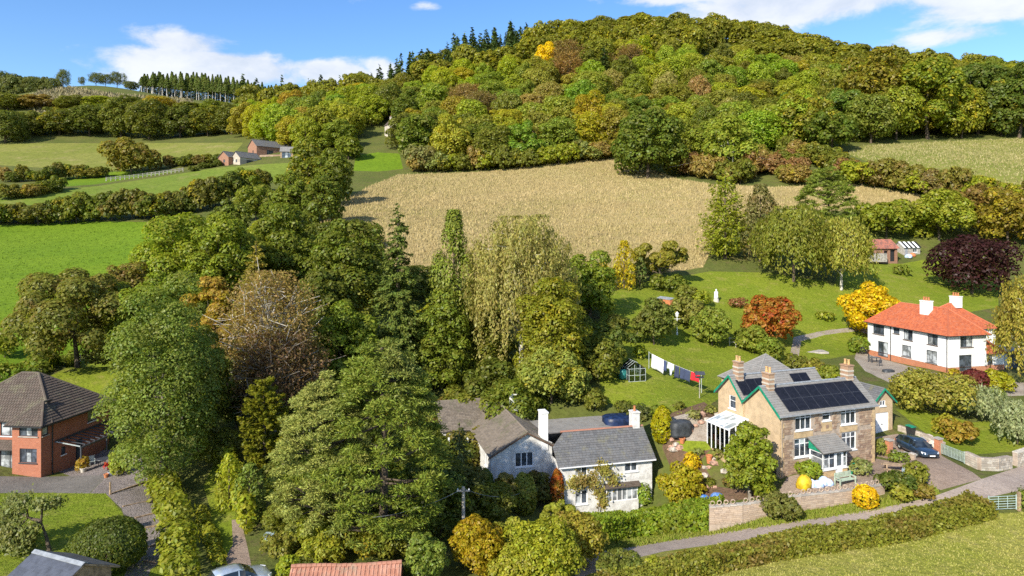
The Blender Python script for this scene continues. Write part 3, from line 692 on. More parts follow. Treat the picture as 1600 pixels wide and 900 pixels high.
# patches of one colour that stand out on the wooded hill: column, row, radius, kind, colour, wording
SPOT = [(857, 74, 34, ('round', 6), YEL, 'bright golden yellow'), (900, 66, 20, ('round', 6), (.36, .29, .014), 'yellow-gold'), (922, 70, 14, ('round', 6), (.42, .33, .012), 'yellow-gold'),
        (1000, 75, 22, ('round', 2), (.27, .24, .015), 'lime and gold'), (950, 98, 18, ('spruce', 0), SPR, 'dark green conifer'), (715, 118, 30, ('round', 6), LIM, 'lime green'), (680, 110, 18, ('round', 6), LIM, 'lime green'),
        (785, 108, 20, ('round', 6), (.17, .21, .016), 'lime green'), (885, 104, 24, ('open', 0), (.15, .105, .045), 'brown and thinning'), (990, 92, 14, ('open', 1), (.15, .105, .045), 'brown and thinning'), (735, 150, 30, ('open', 1), (.14, .10, .055), 'brown and thinning'),
        (920, 190, 30, ('round', 2), (.21, .18, .018), 'golden'), (935, 225, 22, ('round', 2), (.25, .205, .016), 'golden'), (800, 200, 16, ('round', 2), (.30, .25, .03), 'golden'), (690, 222, 14, ('round', 2), (.28, .25, .03), 'golden'),
        (410, 185, 26, ('round', 6), (.23, .26, .016), 'lime green'), (440, 175, 16, ('round', 6), (.20, .23, .016), 'lime green'), (472, 216, 8, ('round', 6), (.42, .34, .014), 'bright golden yellow'),
        (550, 145, 12, ('round', 2), GLD, 'golden'), (1220, 55, 14, ('round', 2), (.22, .19, .016), 'golden'), (660, 115, 8, ('open', 0), (.16, .09, .04), 'brown and thinning'), (560, 150, 30, ('round', 6), (.13, .16, .018), 'fresh green')]
PAL = [(OLV, 'olive green', 5), ((.125, .130, .024), 'olive green', 3), (DRK, 'dark green', 3), (YGR, 'yellow-green', 4), ((.165, .14, .05), 'tan-brown', 1.3), (MID, 'mid green', 3), (GLD, 'golden', .35)]
PW = np.array([p[2] for p in PAL]); PW = PW / PW.sum()
cand_u = rng.uniform(378, 1745, 26000); cand_y = rng.uniform(215, 500, 26000) ; cx = (cand_u - 800) / F * cand_y; cz = HA(cx, cand_y)
cv = HZ - (cz - CAMZ) / cand_y * F
holes = [regpoly[k] for k in ('small_field', 'dry_grass_field', 'slope_field', 'hill_field', 'barn_field')]
bad = np.zeros(len(cx), bool)
for h_ in holes: bad |= inpoly(cx, cand_y, h_)
placed = []; trees_hill = []; PA = np.zeros((0, 3))
order = np.argsort(cand_y + rng.uniform(0, 40, len(cand_y)))
gab = G(603, 330)
for i in order:
    u, y, x, v = cand_u[i], cand_y[i], cx[i], cv[i]
    if v > lerp_tab(FOOT, u) - 2: continue
    if u < 620 and y < 232: continue
    if y > 500 or (u < 640 and y > 455): continue
    if bad[i]: continue
    if abs(x - gab.x) < 14 and gab.y - 45 < y < gab.y + 11: continue
    big = u > 1290 and y < 330
    dmin = 13.5 if big else 10.8
    if y > 400: dmin = 11.8
    if len(placed):
        if (np.hypot(PA[:len(placed), 0] - x, PA[:len(placed), 1] - y) < np.maximum(PA[:len(placed), 2], dmin)).any(): continue
    if len(placed) >= len(PA): PA = np.concatenate([PA, np.zeros((400, 3))])
    PA[len(placed)] = (x, y, dmin)
    placed.append((x, y, dmin)); trees_hill.append((u, v, x, y, big))
# nearest to the eye first: the ones the photo shows largest become trees of their own
trees_hill.sort(key=lambda t: t[3])
print('hill trees', len(trees_hill))
far_mass = []; n_ind = 0; n_con = 0
for (u, v, x, y, big) in trees_hill:
    h = rnd.uniform(13, 20); wd = rnd.uniform(12.5, 19.5)
    if big: h = rnd.uniform(19, 24); wd = rnd.uniform(17, 21)
    if y > 430: h = rnd.uniform(13, 17)
    vt = v - .5 * h * F / y
    sp = None
    for s_ in SPOT:
        if (u - s_[0]) ** 2 + (vt - s_[1]) ** 2 < s_[2] ** 2: sp = s_; break
    if sp:
        pk, col, word = sp[3], sp[4], sp[5]
        if pk[0] == 'round' and pk[1] == 6: pk = ('round', 6)
    elif u < 830 and y > 395 and v < lerp_tab([(560, 170), (650, 140), (750, 112), (830, 90)], u):
        pk, col, word = ('spruce', rnd.randrange(3)), SPR, 'conifer'; h = rnd.uniform(17, 23); wd = rnd.uniform(7.5, 10)
    elif big:
        c_ = rnd.choice([((.085, .10, .018), 'olive green'), ((.12, .12, .018), 'olive green'), ((.065, .088, .018), 'dark green')]); col, word = c_; pk = ('round', rnd.choice([2, 0, 0, 1, 3]))
    else:
        j = rng.choice(len(PAL), p=PW); col, word = PAL[j][0], PAL[j][1]
        if u > 1150 and word == 'tan-brown' and rnd.random() < .5: col, word = OLV, 'olive green'
        pk = ('round', rnd.choice([0, 1, 3, 5, 6, 6])) if word not in ('tan-brown',) or rnd.random() < .6 else ('open', rnd.randrange(3))
    k_ = 1.22 if not sp and 'conifer' not in word else 1.0
    col = tuple(c * k_ * rnd.uniform(.88, 1.16) for c in col)
    con = pk[0] == 'spruce'
    if n_ind < 285:
        n_ind += 1
        if con and 'green conifer' in word:
            copy_plant(pk, 'conifer_tree', 'dark green conifer standing alone among broadleaf trees high on the wooded hill', 'tree', x, y, 11, 21, col, 'dark conifers among the broadleaf trees of the hill')
        elif con:
            copy_plant(pk, 'spruce_tree', 'dark pointed spruce on the skyline of the wooded hill', 'tree', x, y, wd, h, col, 'skyline spruces on the wooded hill')
        elif big:
            copy_plant(pk, 'woodland_tree', f'big {word} broadleaf tree above the pale sloping field beside the hill wood', 'tree', x, y, wd, h, col, f'big {word} trees above the pale sloping field')
        else:
            where = 'along the upper edge of the dry straw field' if v > lerp_tab(FOOT, u) - 16 and u > 600 else 'high on the wooded hillside' if y > 360 else 'low on the wooded hillside'
            copy_plant(pk, 'woodland_tree', f'{word} broadleaf tree {where}', 'tree', x, y, wd, h, col, f'{word} trees {where}')
    else:
        far_mass.append((pk, x, y, wd, h, col, con))
print('individual', n_ind, 'mass', len(far_mass))
def mass(name, rows, mat, colr):
    Vs = []
    for pk, x, y, wd, h, col, con in rows:
        me, tb, mt, pw, ph = PROT[pk]; V = np.empty(len(me.vertices) * 3, np.float32); me.vertices.foreach_get('co', V); V = V.reshape(-1, 4, 3)[rng.random(len(me.polygons)) < .26]; V = (V - V.mean(1, keepdims=True)) * 1.85 + V.mean(1, keepdims=True); V = V.reshape(-1, 3)
        a = rnd.uniform(0, 6.28); V = V * np.array([wd / pw, wd / pw, h / ph]); V = np.stack([V[:, 0] * math.cos(a) - V[:, 1] * math.sin(a), V[:, 0] * math.sin(a) + V[:, 1] * math.cos(a), V[:, 2]], 1)
        Vs.append((V + np.array([x, y, H(x, y)])).reshape(-1, 4, 3))
    if Vs:
        o = tag(link(name, quads_mesh(name, np.concatenate(Vs)), M[mat]), kind='stuff'); o.color = lc(colr)
mass('woodland', [r for r in far_mass if not r[6] and rnd.random() < .5], 'leaf', (.11, .115, .022)); mass('woodland', [r for r in far_mass if not r[6]][::2], 'leaf_gold', (.13, .135, .022)); mass('conifer_wood', [r for r in far_mass if r[6]], 'needle', SPR)

# dark belt of trees under the left ridge
belt = [(8, 168, 330, 62), (45, 170, 345, 56), (92, 168, 350, 60), (140, 158, 352, 66), (188, 150, 350, 62), (232, 152, 348, 66), (282, 160, 350, 58), (325, 168, 352, 58), (362, 160, 350, 50)]
for j, (u, vt, Y, wpx) in enumerate(belt):
    g = G(u, Y); h = CAMZ + (HZ - vt) / F * Y - g.z
    copy_plant(('round', [1, 3, 2, 0, 5][j % 5]), 'woodland_tree', 'big dark green tree in the belt behind the pale left-hand field', 'tree', g.x, g.y, wpx * Y / F, h, [(.065, .08, .018), (.085, .095, .02), (.075, .085, .018)][j % 3], 'dark trees in the belt behind the pale field')
row2 = [(12, 146, 395, 60, OLV), (62, 160, 400, 60, TAN), (112, 164, 400, 56, (.09, .1, .02)), (160, 162, 405, 60, YGR), (205, 152, 410, 50, DRK), (250, 150, 410, 56, GLD), (300, 158, 405, 56, OLV), (340, 156, 405, 56, MID), (385, 150, 405, 52, OLV), (425, 152, 405, 52, (.11, .12, .022)), (470, 158, 400, 52, YGR), (505, 150, 400, 52, OLV), (535, 148, 395, 44, MID)]
for j, (u, vt, Y, wpx, col) in enumerate(row2):
    g = G(u, Y); h = min(24, max(9, CAMZ + (HZ - vt) / F * Y - g.z))
    copy_plant(('round', [1, 3, 0, 5, 4][j % 5]), 'woodland_tree', 'rounded autumn tree behind the dark belt, below the left ridge', 'tree', g.x, g.y, wpx * Y / F, h, col, 'rounded trees below the left ridge')
# skyline of the left ridge
for j, (u, vt, wpx) in enumerate([(4, 108, 34), (28, 114, 34), (50, 116, 28), (66, 118, 24), (16, 112, 30), (40, 118, 30), (84, 120, 20), (98, 108, 16), (128, 120, 8), (150, 114, 20), (165, 116, 16), (183, 113, 20), (205, 130, 18), (72, 118, 14), (-20, 112, 40)]):
    Y = 505; g = G(u, Y); h = max(7, CAMZ + (HZ - vt) / F * Y - g.z)
    copy_plant(('open', j % 3) if 90 < u < 200 else ('round', [1, 3][j % 2]), 'ridge_tree', 'lone scrubby tree on the skyline of the left ridge', 'tree', g.x, g.y, wpx * Y / F * 1.2, h, (.075, .09, .035), 'scrubby trees on the left skyline')
u = 222.0; j = 0
while u < 528:
    for row in range(2):
        Y = 500 + row * 14 + rnd.uniform(-4, 4); uu = u + rnd.uniform(-3, 3) + row * 3; g = G(uu, Y)
        vt = lerp_tab([(220, 116), (260, 113), (300, 114), (350, 120), (400, 127), (450, 138), (500, 147), (530, 152)], uu) + rnd.uniform(-3, 5)
        h = max(9, CAMZ + (HZ - vt) / F * Y - g.z)
        copy_plant(('pole', j % 3), 'plantation_conifer', 'tall bare-stemmed conifer in the plantation on the left ridge', 'tree', g.x, g.y, rnd.uniform(6, 8.5), h, (.05, .07, .02), 'plantation conifers on the left ridge', bark='pale_bark'); j += 1
    Y = 534 + rnd.uniform(-4, 4); g = G(u, Y); copy_plant(('spruce', j % 3), 'plantation_conifer', 'tall bare-stemmed conifer in the plantation on the left ridge', 'tree', g.x, g.y, 8, max(8, CAMZ + (HZ - lerp_tab([(220, 126), (300, 124), (400, 136), (500, 154)], u)) / F * Y - g.z), (.035, .05, .022), 'plantation conifers on the left ridge')
    u += 6.4
for j, (u, vt) in enumerate([(512, 138), (522, 132), (528, 134), (580, 112), (590, 114), (623, 98), (648, 90)]):
    Y = 470; g = G(u, Y); copy_plant(('spruce', j % 3), 'spruce_tree', 'dark spruce in the gap between the left ridge and the wooded hill', 'tree', g.x, g.y, 8, max(10, CAMZ + (HZ - vt) / F * Y - g.z), SPR, 'spruces in the skyline gap')
u = 640
while u < 830:
    Y = 478; g = G(u, Y); vt = lerp_tab([(640, 92), (700, 74), (760, 56), (830, 42), (850, 38)], u) + rnd.uniform(-3, 4)
    copy_plant(('spruce', rnd.randrange(3)), 'spruce_tree', 'dark pointed spruce on the skyline of the wooded hill', 'tree', g.x, g.y, rnd.uniform(6, 8.5), min(26, max(11, CAMZ + (HZ - vt) / F * Y - g.z)), SPR, 'skyline spruces on the wooded hill'); u += rnd.uniform(7, 12)

# field hedges, bush by bush on the far fields
def bushrow(label, group, uvs, Y0, n, hpx, wpx, cols, name='hedge_bush'):
    for k in range(n):
        t_ = (k + .5) / n * (len(uvs) - 1); a = int(t_); f_ = t_ - a
        u = uvs[a][0] + (uvs[a + 1][0] - uvs[a][0]) * f_; v = uvs[a][1] + (uvs[a + 1][1] - uvs[a][1]) * f_
        p = at(u + rnd.uniform(-3, 3), v + rnd.uniform(-1, 1)); Y = p.y
        copy_plant(('bush', rnd.randrange(3)), name, label, 'bush', p.x, p.y, wpx * Y / F * rnd.uniform(.85, 1.2), hpx * Y / F * rnd.uniform(.75, 1.25), rnd.choice(cols), group)
CH = [OLV, DRK, (.10, .095, .024), TAN, MID]
bushrow('scrubby bush in the hedge across the far left fields', 'bushes of the far left hedge', [(0, 284), (60, 284), (110, 280), (165, 276)], 240, 12, 22, 26, CH)
bushrow('scrubby bush at the low left corner of the far fields', 'bushes at the low corner of the far fields', [(0, 312), (45, 308), (95, 296)], 220, 7, 22, 30, CH)
bushrow('dark bush in the hedge running up to the brick barns', 'bushes of the hedge by the barns', [(258, 262), (300, 258), (345, 254)], 280, 7, 18, 24, [OLV, (.1, .08, .03), DRK])
bushrow('low clipped bush beside the small grey barn', 'low bushes beside the small barn', [(296, 268), (350, 258)], 270, 4, 9, 18, [DRK, OLV])
bushrow('thick bush in the hedge along the top of the bright green pasture', 'bushes along the top of the bright pasture', [(-20, 350), (60, 352), (130, 348), (200, 344), (250, 342), (300, 332), (360, 318), (420, 300)], 195, 17, 42, 50, [OLV, DRK, (.085, .085, .022), MID])
bushrow('bush at the head of the dry straw field', 'bushes at the head of the straw field', [(640, 268), (700, 268), (760, 267), (830, 262), (900, 254), (945, 248)], 260, 16, 32, 38, [(.11, .10, .04), OLV, TAN, (.13, .15, .06), YGR], 'field_bush')
bushrow('russet bush on the rough ground below the pale sloping field', 'russet bushes below the sloping field', [(1060, 272), (1110, 280), (1160, 288), (1190, 262), (1250, 292), (1225, 248), (1300, 262), (1330, 285)], 240, 30, 34, 42, [(.15, .09, .05), TAN, OLV, (.14, .13, .03)], 'field_bush')
bushrow('olive bush in the hedge under the pale sloping field', 'olive bushes under the sloping field', [(1340, 290), (1400, 296), (1460, 308), (1540, 320), (1620, 330)], 195, 14, 44, 50, [OLV, (.12, .11, .03), YGR, (.11, .085, .04)], 'field_bush')
# ------------------------------------------------------------------ the trees one can point to
lo = at(206, 272); plant('oak_tree', 'lone rounded russet oak standing in the far left field', 'tree', 'shrub', lo.x, lo.y, 80 * lo.y / F, 53 * lo.y / F, (.115, .105, .022), 'leaf_rust')
tree('lime_tree', 'tall lime-green tree with a bare pale trunk at the foot of the hill wood', 'tree', 'round', 1137, 183, 225, 88, (.15, .18, .03), 'leaf', bark='pale_bark')
tree('oak_tree', 'massive dark oak at the upper right corner of the straw field', 'tree', 'round', 1012, 168, 238, 108, (.07, .095, .018), 'leaf')
tree('oak_tree', 'broad bronze-topped oak on the right skyline of the wood', 'tree', 'round', 1365, 84, 275, 108, (.11, .10, .018), 'leaf_gold')
tree('oak_tree', 'huge green and gold oak reaching the top of the pale sloping field', 'tree', 'round', 1450, 98, 268, 118, (.105, .13, .018), 'leaf_gold')
tree('oak_tree', 'dense dark green oak rising right of the gold-flecked oak on the skyline', 'tree', 'round', 1528, 96, 275, 96, (.06, .085, .02), 'leaf')
tree('oak_tree', 'dark oak on the right edge of the skyline', 'tree', 'round', 1592, 108, 265, 80, (.065, .09, .02), 'leaf')
tree('oak_tree', 'orange-tinged oak low in the wood left of the sloping field', 'tree', 'round', 1255, 150, 250, 92, (.12, .12, .02), 'leaf_gold')
tree('oak_tree', 'deep green oak drooping over the left end of the sloping field', 'tree', 'round', 1300, 170, 240, 84, (.07, .095, .016), 'leaf')
# tree line down the left side of the straw field
for (u, vt, Y, w_, c, m_, lab) in [(482, 222, 205, 62, (.10, .115, .02), 'leaf_gold', 'olive and gold tree rising beside the brick barns'), (520, 236, 195, 62, (.085, .105, .018), 'leaf', 'dark tree at the left edge of the straw field, nearest its top corner'),
        (455, 270, 170, 66, (.095, .115, .02), 'leaf', 'dense green tree below the barns at the left edge of the straw field'), (505, 275, 165, 66, (.075, .095, .018), 'leaf', 'shadowy tree between the straw field and the pasture hedge'),
        (545, 212, 275, 44, (.10, .12, .02), 'leaf', 'bright olive tree just below the small stone cottage on the hill'), (648, 178, 275, 66, (.075, .10, .018), 'leaf', 'rounded green tree right of the small stone cottage on the hill'), (655, 225, 262, 48, (.12, .125, .06), 'leaf', 'greyish willow at the top left corner of the straw field'),
        (400, 290, 178, 72, (.10, .12, .02), 'leaf', 'green tree at the top right corner of the bright pasture'), (360, 318, 160, 60, (.08, .10, .02), 'leaf', 'low green tree beside the bright pasture hedge')]:
    tree('hedgerow_tree', lab, 'tree', 'round', u, vt, Y, w_, c, m_)
# left group
tree('field_maple', 'broad mottled olive tree at the near edge of the bright pasture', 'tree', 'shrub', 122, 412, 90, 188, (.105, .11, .028), 'leaf_rust')
tree('field_maple', 'brownish tree tucked right of the broad mottled olive tree', 'tree', 'shrub', 195, 415, 98, 92, (.115, .10, .028), 'leaf_rust')
tree('sycamore_tree', 'tall yellow-green sycamore between the pasture and the wooded garden', 'tree', 'round', 282, 335, 108, 170, (.125, .155, .018), 'leaf')
tree('sycamore_tree', 'lower bright green sycamore limb-thick tree in front of the tall sycamore', 'tree', 'round', 232, 430, 92, 120, (.11, .14, .018), 'leaf')
tree('ash_tree', 'big blue-green ash towering over the brick house terrace', 'tree', 'round', 254, 470, 62, 152, (.105, .135, .036), 'leaf', lobes=2.4, s=.125, bark='grey_bark')
tree('sycamore_tree', 'bright yellow-green tree under the right shoulder of the tall sycamore', 'tree', 'round', 345, 345, 104, 110, (.12, .145, .02), 'leaf')
tree('garden_tree', 'fresh green spreading tree right of the half-bare birch', 'tree', 'shrub', 540, 470, 84, 116, (.115, .145, .022), 'leaf')
tree('garden_tree', 'olive tree with golden tips left of the layered spruce', 'tree', 'round', 560, 410, 106, 84, (.11, .12, .022), 'leaf_gold')
tree('garden_tree', 'leafy green tree at the feet of the dark cypress', 'tree', 'shrub', 690, 455, 92, 92, (.10, .125, .022), 'leaf')
tree('ash_tree', 'golden-flecked ash stem close behind the big blue-green ash', 'tree', 'round', 312, 520, 68, 96, (.085, .10, .02), 'leaf_gold')
tree('cherry_tree', 'orange-gold cherry tree between the ash and the bare birch', 'tree', 'open', 335, 432, 82, 86, (.22, .155, .03), 'leaf_gold')
tree('bare_birch', 'half-bare birch with white limbs and thin russet leaves', 'tree', 'sparse', 420, 425, 76, 150, (.17, .125, .06), 'leaf', bark='pale_bark', lobes=1.6, cover=1.9)
tree('bare_birch', 'purple-brown twiggy tree low behind the monkey puzzle', 'tree', 'sparse', 430, 520, 73, 130, (.10, .065, .048), 'leaf_plain', bark='grey_bark', lobes=1.3, cover=2.2)
tree('larch_tree', 'slim golden-tan larch rising behind the half-bare birch', 'tree', 'larch', 400, 372, 96, 84, (.22, .19, .045), 'leaf')
tree('garden_tree', 'dark leafy tree behind the golden larch', 'tree', 'round', 440, 322, 118, 116, (.09, .11, .018), 'leaf')
tree('garden_tree', 'dark green tree filling the space left of the tall spruce', 'tree', 'round', 548, 342, 106, 118, (.08, .10, .018), 'leaf')
tree('garden_tree', 'mid green tree in shade below the dark tree beside the spruce', 'tree', 'round', 500, 420, 100, 90, (.075, .09, .02), 'leaf')
tree('spruce_tree', 'tall dark layered spruce standing against the straw field', 'tree', 'spruce', 622, 314, 91, 128, (.058, .08, .022), 'needle', cover=4.2)
tree('cypress_tree', 'tall dense dark green cypress right of the layered spruce', 'tree', 'column', 709, 336, 94, 80, (.085, .105, .02), 'needle', cover=3)
tree('weeping_birch', 'wide grey-olive weeping birch hanging over the garden', 'tree', 'weep', 815, 338, 92, 158, (.20, .185, .075), 'leaf_plain', bark='pale_bark', cover=1.9)
tree('maple_tree', 'green and gold maple standing behind the white cottage', 'tree', 'round', 862, 440, 84, 112, (.13, .135, .018), 'leaf_gold', lobes=1.2)
tree('maple_tree', 'pale green and gold tree close behind the cottage flat roof', 'tree', 'round', 862, 545, 80, 118, (.17, .19, .05), 'leaf_gold', lobes=1.3)
tree('garden_tree', 'bright green tree at the right shoulder of the green and gold maple', 'tree', 'round', 920, 402, 106, 88, (.105, .135, .02), 'leaf')
tree('garden_tree', 'dark bushy tree shading the left side of the garden lawn', 'tree', 'round', 940, 505, 92, 90, (.065, .085, .022), 'leaf')
tree('big_pine', 'great dark green pine in front of the white cottage', 'tree', 'pine', 596, 540, 50, 225, (.088, .112, .022), 'leaf_pine', cover=2.7, lobes=1.4, s=.14)
tree('big_pine', 'paler grey-green pine leaning out left of the great pine', 'tree', 'pine', 500, 592, 50.5, 165, (.145, .16, .055), 'leaf_pine', cover=2.5, s=.12)
tree('monkey_puzzle', 'dark domed monkey puzzle tree on the green track', 'tree', 'monkey', 413, 583, 64, 88, (.13, .135, .02), 'leaf_plain', s=.17, cover=4.2)
tree('irish_yew', 'narrow dark upright yew at the mouth of the green track', 'tree', 'column', 390, 728, 54, 46, (.075, .10, .022), 'needle')
tree('holly_tree', 'yellow-green ivy-clad column beside the narrow upright yew', 'tree', 'column', 358, 712, 57, 40, (.22, .24, .02), 'leaf')
tree('dark_conifer', 'dark conifer in shadow against the cottage gable wall', 'tree', 'spruce', 718, 655, 62, 66, (.055, .065, .03), 'needle')
# garden and right-hand trees
tree('golden_cypress', 'taller of the two bright golden cypresses on the lawn edge', 'tree', 'column', 975, 379, 124, 36, (.42, .34, .018), 'leaf_plain')
tree('golden_cypress', 'shorter golden cypress on the lawn edge, left of its taller twin', 'tree', 'column', 943, 409, 122, 32, (.40, .32, .018), 'leaf_plain')
tree('dark_cypress', 'small dark cypress squeezed beside the taller golden cypress', 'tree', 'column', 1000, 405, 126, 22, (.04, .06, .02), 'needle')
tree('willow_tree', 'olive spreading tree behind the golden cypresses', 'tree', 'open', 1032, 366, 130, 84, (.15, .14, .03), 'leaf', cover=3)
tree('dawn_redwood', 'tall yellow-green feathery conifer at the right end of the straw field', 'tree', 'sequoia', 1133, 262, 148, 84, (.15, .17, .022), 'leaf')
tree('ivy_tree', 'grey-twigged ivy-covered tree right of the feathery conifer', 'tree', 'column', 1188, 292, 146, 62, (.10, .095, .045), 'leaf_rust')
tree('weeping_willow', 'broad olive willow in the middle of the right-hand garden', 'tree', 'weep', 1240, 322, 136, 112, (.125, .135, .028), 'leaf', cover=2.4)
tree('weeping_birch', 'yellow-green weeping birch with trailing strands right of the broad willow', 'tree', 'weep', 1315, 340, 134, 86, (.19, .19, .045), 'leaf', cover=2.2, bark='pale_bark')
tree('cedar_tree', 'light green flat-topped cedar behind the weeping trees', 'tree', 'pine', 1292, 262, 168, 92, (.115, .145, .035), 'leaf')
tree('copper_beech', 'dark purple copper beech behind the red-roofed house', 'tree', 'round', 1518, 370, 138, 122, PUR, 'leaf_plain', lobes=1.4)
tree('acer_tree', 'glowing yellow acer at the left end of the red-roofed house', 'tree', 'shrub', 1361, 443, 114, 88, (.58, .42, .012), 'leaf_plain')
tree('sumac_tree', 'orange-red sumac spreading over the lawn', 'shrub', 'shrub', 1203, 464, 107, 86, (.24, .13, .025), 'leaf_fire')
tree('golden_birch', 'golden birch leaning in at the right edge beside the red-roofed house', 'tree', 'weep', 1606, 430, 88, 84, (.27, .235, .05), 'leaf', bark='pale_bark', cover=1.9)
tree('hazel_tree', 'ochre tree behind the copper beech', 'tree', 'round', 1575, 300, 165, 96, (.13, .105, .02), 'leaf_gold')
tree('hazel_tree', 'yellow-green tree above the rusty-roofed barn', 'tree', 'round', 1385, 312, 172, 104, (.13, .15, .02), 'leaf')
tree('hazel_tree', 'bright olive tree between the rusty-roofed barn and the copper beech', 'tree', 'round', 1468, 300, 170, 96, (.15, .165, .022), 'leaf')
tree('hazel_tree', 'russet tree at the right edge under the pale sloping field', 'tree', 'round', 1530, 285, 176, 76, (.12, .085, .03), 'leaf_rust')
tree('apple_tree', 'spreading apple tree in the middle of the sunny lawn', 'tree', 'round', 1022, 470, 100, 66, (.085, .10, .028), 'leaf')
tree('apple_tree', 'lighter apple tree on the lawn beside the white lamp post', 'tree', 'round', 1078, 462, 108, 56, (.13, .135, .04), 'leaf')
tree('apple_tree', 'full green apple tree on the lawn between the lamp post and the sumac', 'tree', 'shrub', 1112, 482, 103, 62, (.12, .145, .03), 'leaf')
tree('bay_tree', 'round-headed glossy tree at the corner of the stone house', 'tree', 'round', 1172, 658, 60, 76, (.125, .15, .02), 'leaf', bark='grey_bark')

tree('silver_pear', 'silver-leaved weeping pear above the roadside wall', 'tree', 'weep', 1527, 604, 76, 76, (.27, .30, .17), 'leaf_plain', cover=2.6)
tree('silver_pear', 'second silver-leaved pear at the right edge above the roadside wall', 'tree', 'weep', 1590, 626, 70, 62, (.25, .28, .17), 'leaf_plain', cover=2.6)


def shrub(label, u, v, wpx, hpx, col, mat='leaf', name='shrub', kind='shrub', group=None, **kw):
    p = at(u, v); return plant(name, label, 'shrub', kind, p.x, p.y, wpx * p.y / F, hpx * p.y / F, col, mat, group=group, **kw)
shrub('clipped dark evergreen dome beside the gravel steps', 168, 886, 108, 72, (.062, .080, .022), 'leaf_plain', 'clipped_bush', 'oval', lobes=1.5, s=.11)
shrub('yellow egg-shaped conifer beside the cottage chimney', 1034, 690, 31, 54, (.36, .33, .010), 'leaf_plain', 'golden_conifer', 'oval')
shrub('bright yellow ball-shaped shrub against the roadside wall', 1352, 791, 37, 32, (.62, .43, .012), 'leaf_plain', 'golden_shrub', 'oval')
shrub('yellow-leaved shrub at the cottage corner above the laurel hedge', 1066, 790, 66, 62, (.33, .29, .018), 'leaf_gold', lobes=1.2)
shrub('small golden shrub behind the yellow-leaved cottage shrub', 1080, 738, 28, 30, (.52, .38, .014), 'leaf_plain')
shrub('leafy shrub behind the roadside wall below the round-headed tree', 1190, 778, 42, 40, (.15, .17, .02), 'leaf')
shrub('grey-green shrub spilling over the front of the roadside wall', 1222, 812, 58, 42, (.10, .105, .035), 'leaf')
shrub('green shrub under the left front window of the stone house', 1266, 748, 36, 28, (.14, .18, .025), 'leaf')
shrub('low shrub with grey leaves right of the glazed porch', 1345, 742, 34, 24, (.15, .17, .08), 'leaf')
shrub('leggy rose bush between the stone house and the brick pier', 1376, 712, 22, 26, (.14, .16, .05), 'leaf')
shrub('low shrub in front of the brick pier near the parked car', 1402, 722, 32, 15, (.11, .14, .03), 'leaf')
shrub('rounded shrub at the driveway corner above the ivy bank', 1432, 756, 38, 34, (.13, .14, .025), 'leaf')
shrub('feathery shrub at the foot of the ivy bank', 1409, 785, 30, 30, (.17, .17, .03), 'leaf')
shrub('bronze shrub at the lane end of the ivy bank', 1442, 780, 36, 24, (.14, .115, .03), 'leaf_rust')
shrub('dark ivy mound on the bank beside the roadside wall', 1402, 770, 66, 32, (.06, .085, .018), 'leaf', 'ivy_bank')
shrub('broad drooping olive shrub in front of the red-roofed house', 1455, 645, 118, 66, (.20, .19, .045), 'leaf', kind='shrub', lobes=1.3)
shrub('dark crimson dome shrub below the patio doors of the red-roofed house', 1523, 608, 40, 30, (.085, .022, .025), 'leaf_plain', 'crimson_shrub', 'oval')
shrub('lime-yellow shrub right of the dark crimson dome', 1563, 612, 44, 32, (.30, .29, .02), 'leaf_gold')
shrub('green shrub with yellow tips behind the silver-leaved pear', 1556, 632, 36, 26, (.15, .18, .02), 'leaf')
shrub('rusty-tipped cotoneaster beside the field gate by the car', 1500, 692, 50, 36, (.18, .13, .025), 'leaf_rust')
shrub('yellow-green cotoneaster left of the rusty-tipped one', 1480, 682, 38, 34, (.20, .18, .025), 'leaf_gold')
shrub('small green shrub at the left corner of the red-roofed house', 1340, 552, 34, 26, (.10, .14, .02), 'leaf')
shrub('shrub at the base of the white house corner', 1490, 588, 16, 12, (.33, .24, .02), 'leaf_gold')
shrub('orange-berried bush in front of the brick veranda post', 129, 737, 20, 22, (.25, .17, .03), 'leaf_gold')
shrub('red flowering plant beside the terrace table', 168, 734, 14, 12, (.35, .02, .02), 'leaf_plain', 'flowering_plant')
shrub('leafy shrub at the terrace end under the ash', 184, 742, 30, 34, (.16, .19, .03), 'leaf')
shrub('ornamental shrub with pinkish dry leaves in the wild garden', 640, 590, 80, 62, (.27, .16, .12), 'leaf_plain', kind='open', cover=2.8)
shrub('orange-brown shrub at the top of the great pine', 660, 585, 50, 44, (.25, .13, .03), 'leaf_rust')
shrub('yellow-leaved shrub left of the little grey summerhouse', 672, 540, 70, 66, (.20, .20, .02), 'leaf_gold')
shrub('round green shrub right of the little grey summerhouse', 735, 552, 50, 48, (.085, .12, .02), 'leaf')
shrub('dark shrub behind the brick house garden hedge', 8, 558, 34, 44, (.12, .14, .02), 'leaf')
shrub('yellow broom bush at the foot of the telegraph pole', 742, 892, 84, 86, (.30, .22, .014), 'leaf_gold', 'yellow_bush', lobes=1.2)
shrub('tall yellow-green sycamore scrub below the cottage', 850, 908, 120, 96, (.20, .21, .022), 'leaf', 'scrub_bush', kind='shrub', lobes=1.6)
shrub('yellow-tipped scrub leaning left in front of the sycamore scrub', 805, 915, 80, 60, (.21, .21, .03), 'leaf_gold', 'scrub_bush')
shrub('loose leafy scrub behind the sycamore scrub', 875, 850, 70, 66, (.17, .18, .03), 'leaf', 'scrub_bush', kind='open', cover=3)
shrub('pale green scrub between the yellow broom and the sycamore scrub', 795, 880, 76, 66, (.20, .21, .035), 'leaf')
shrub('mixed scrub with red berries right of the sycamore scrub', 905, 880, 84, 80, (.18, .16, .03), 'leaf_rust')
shrub('tall slender shrub climbing before the cottage gable', 818, 802, 40, 62, (.17, .18, .045), 'leaf', kind='oval')
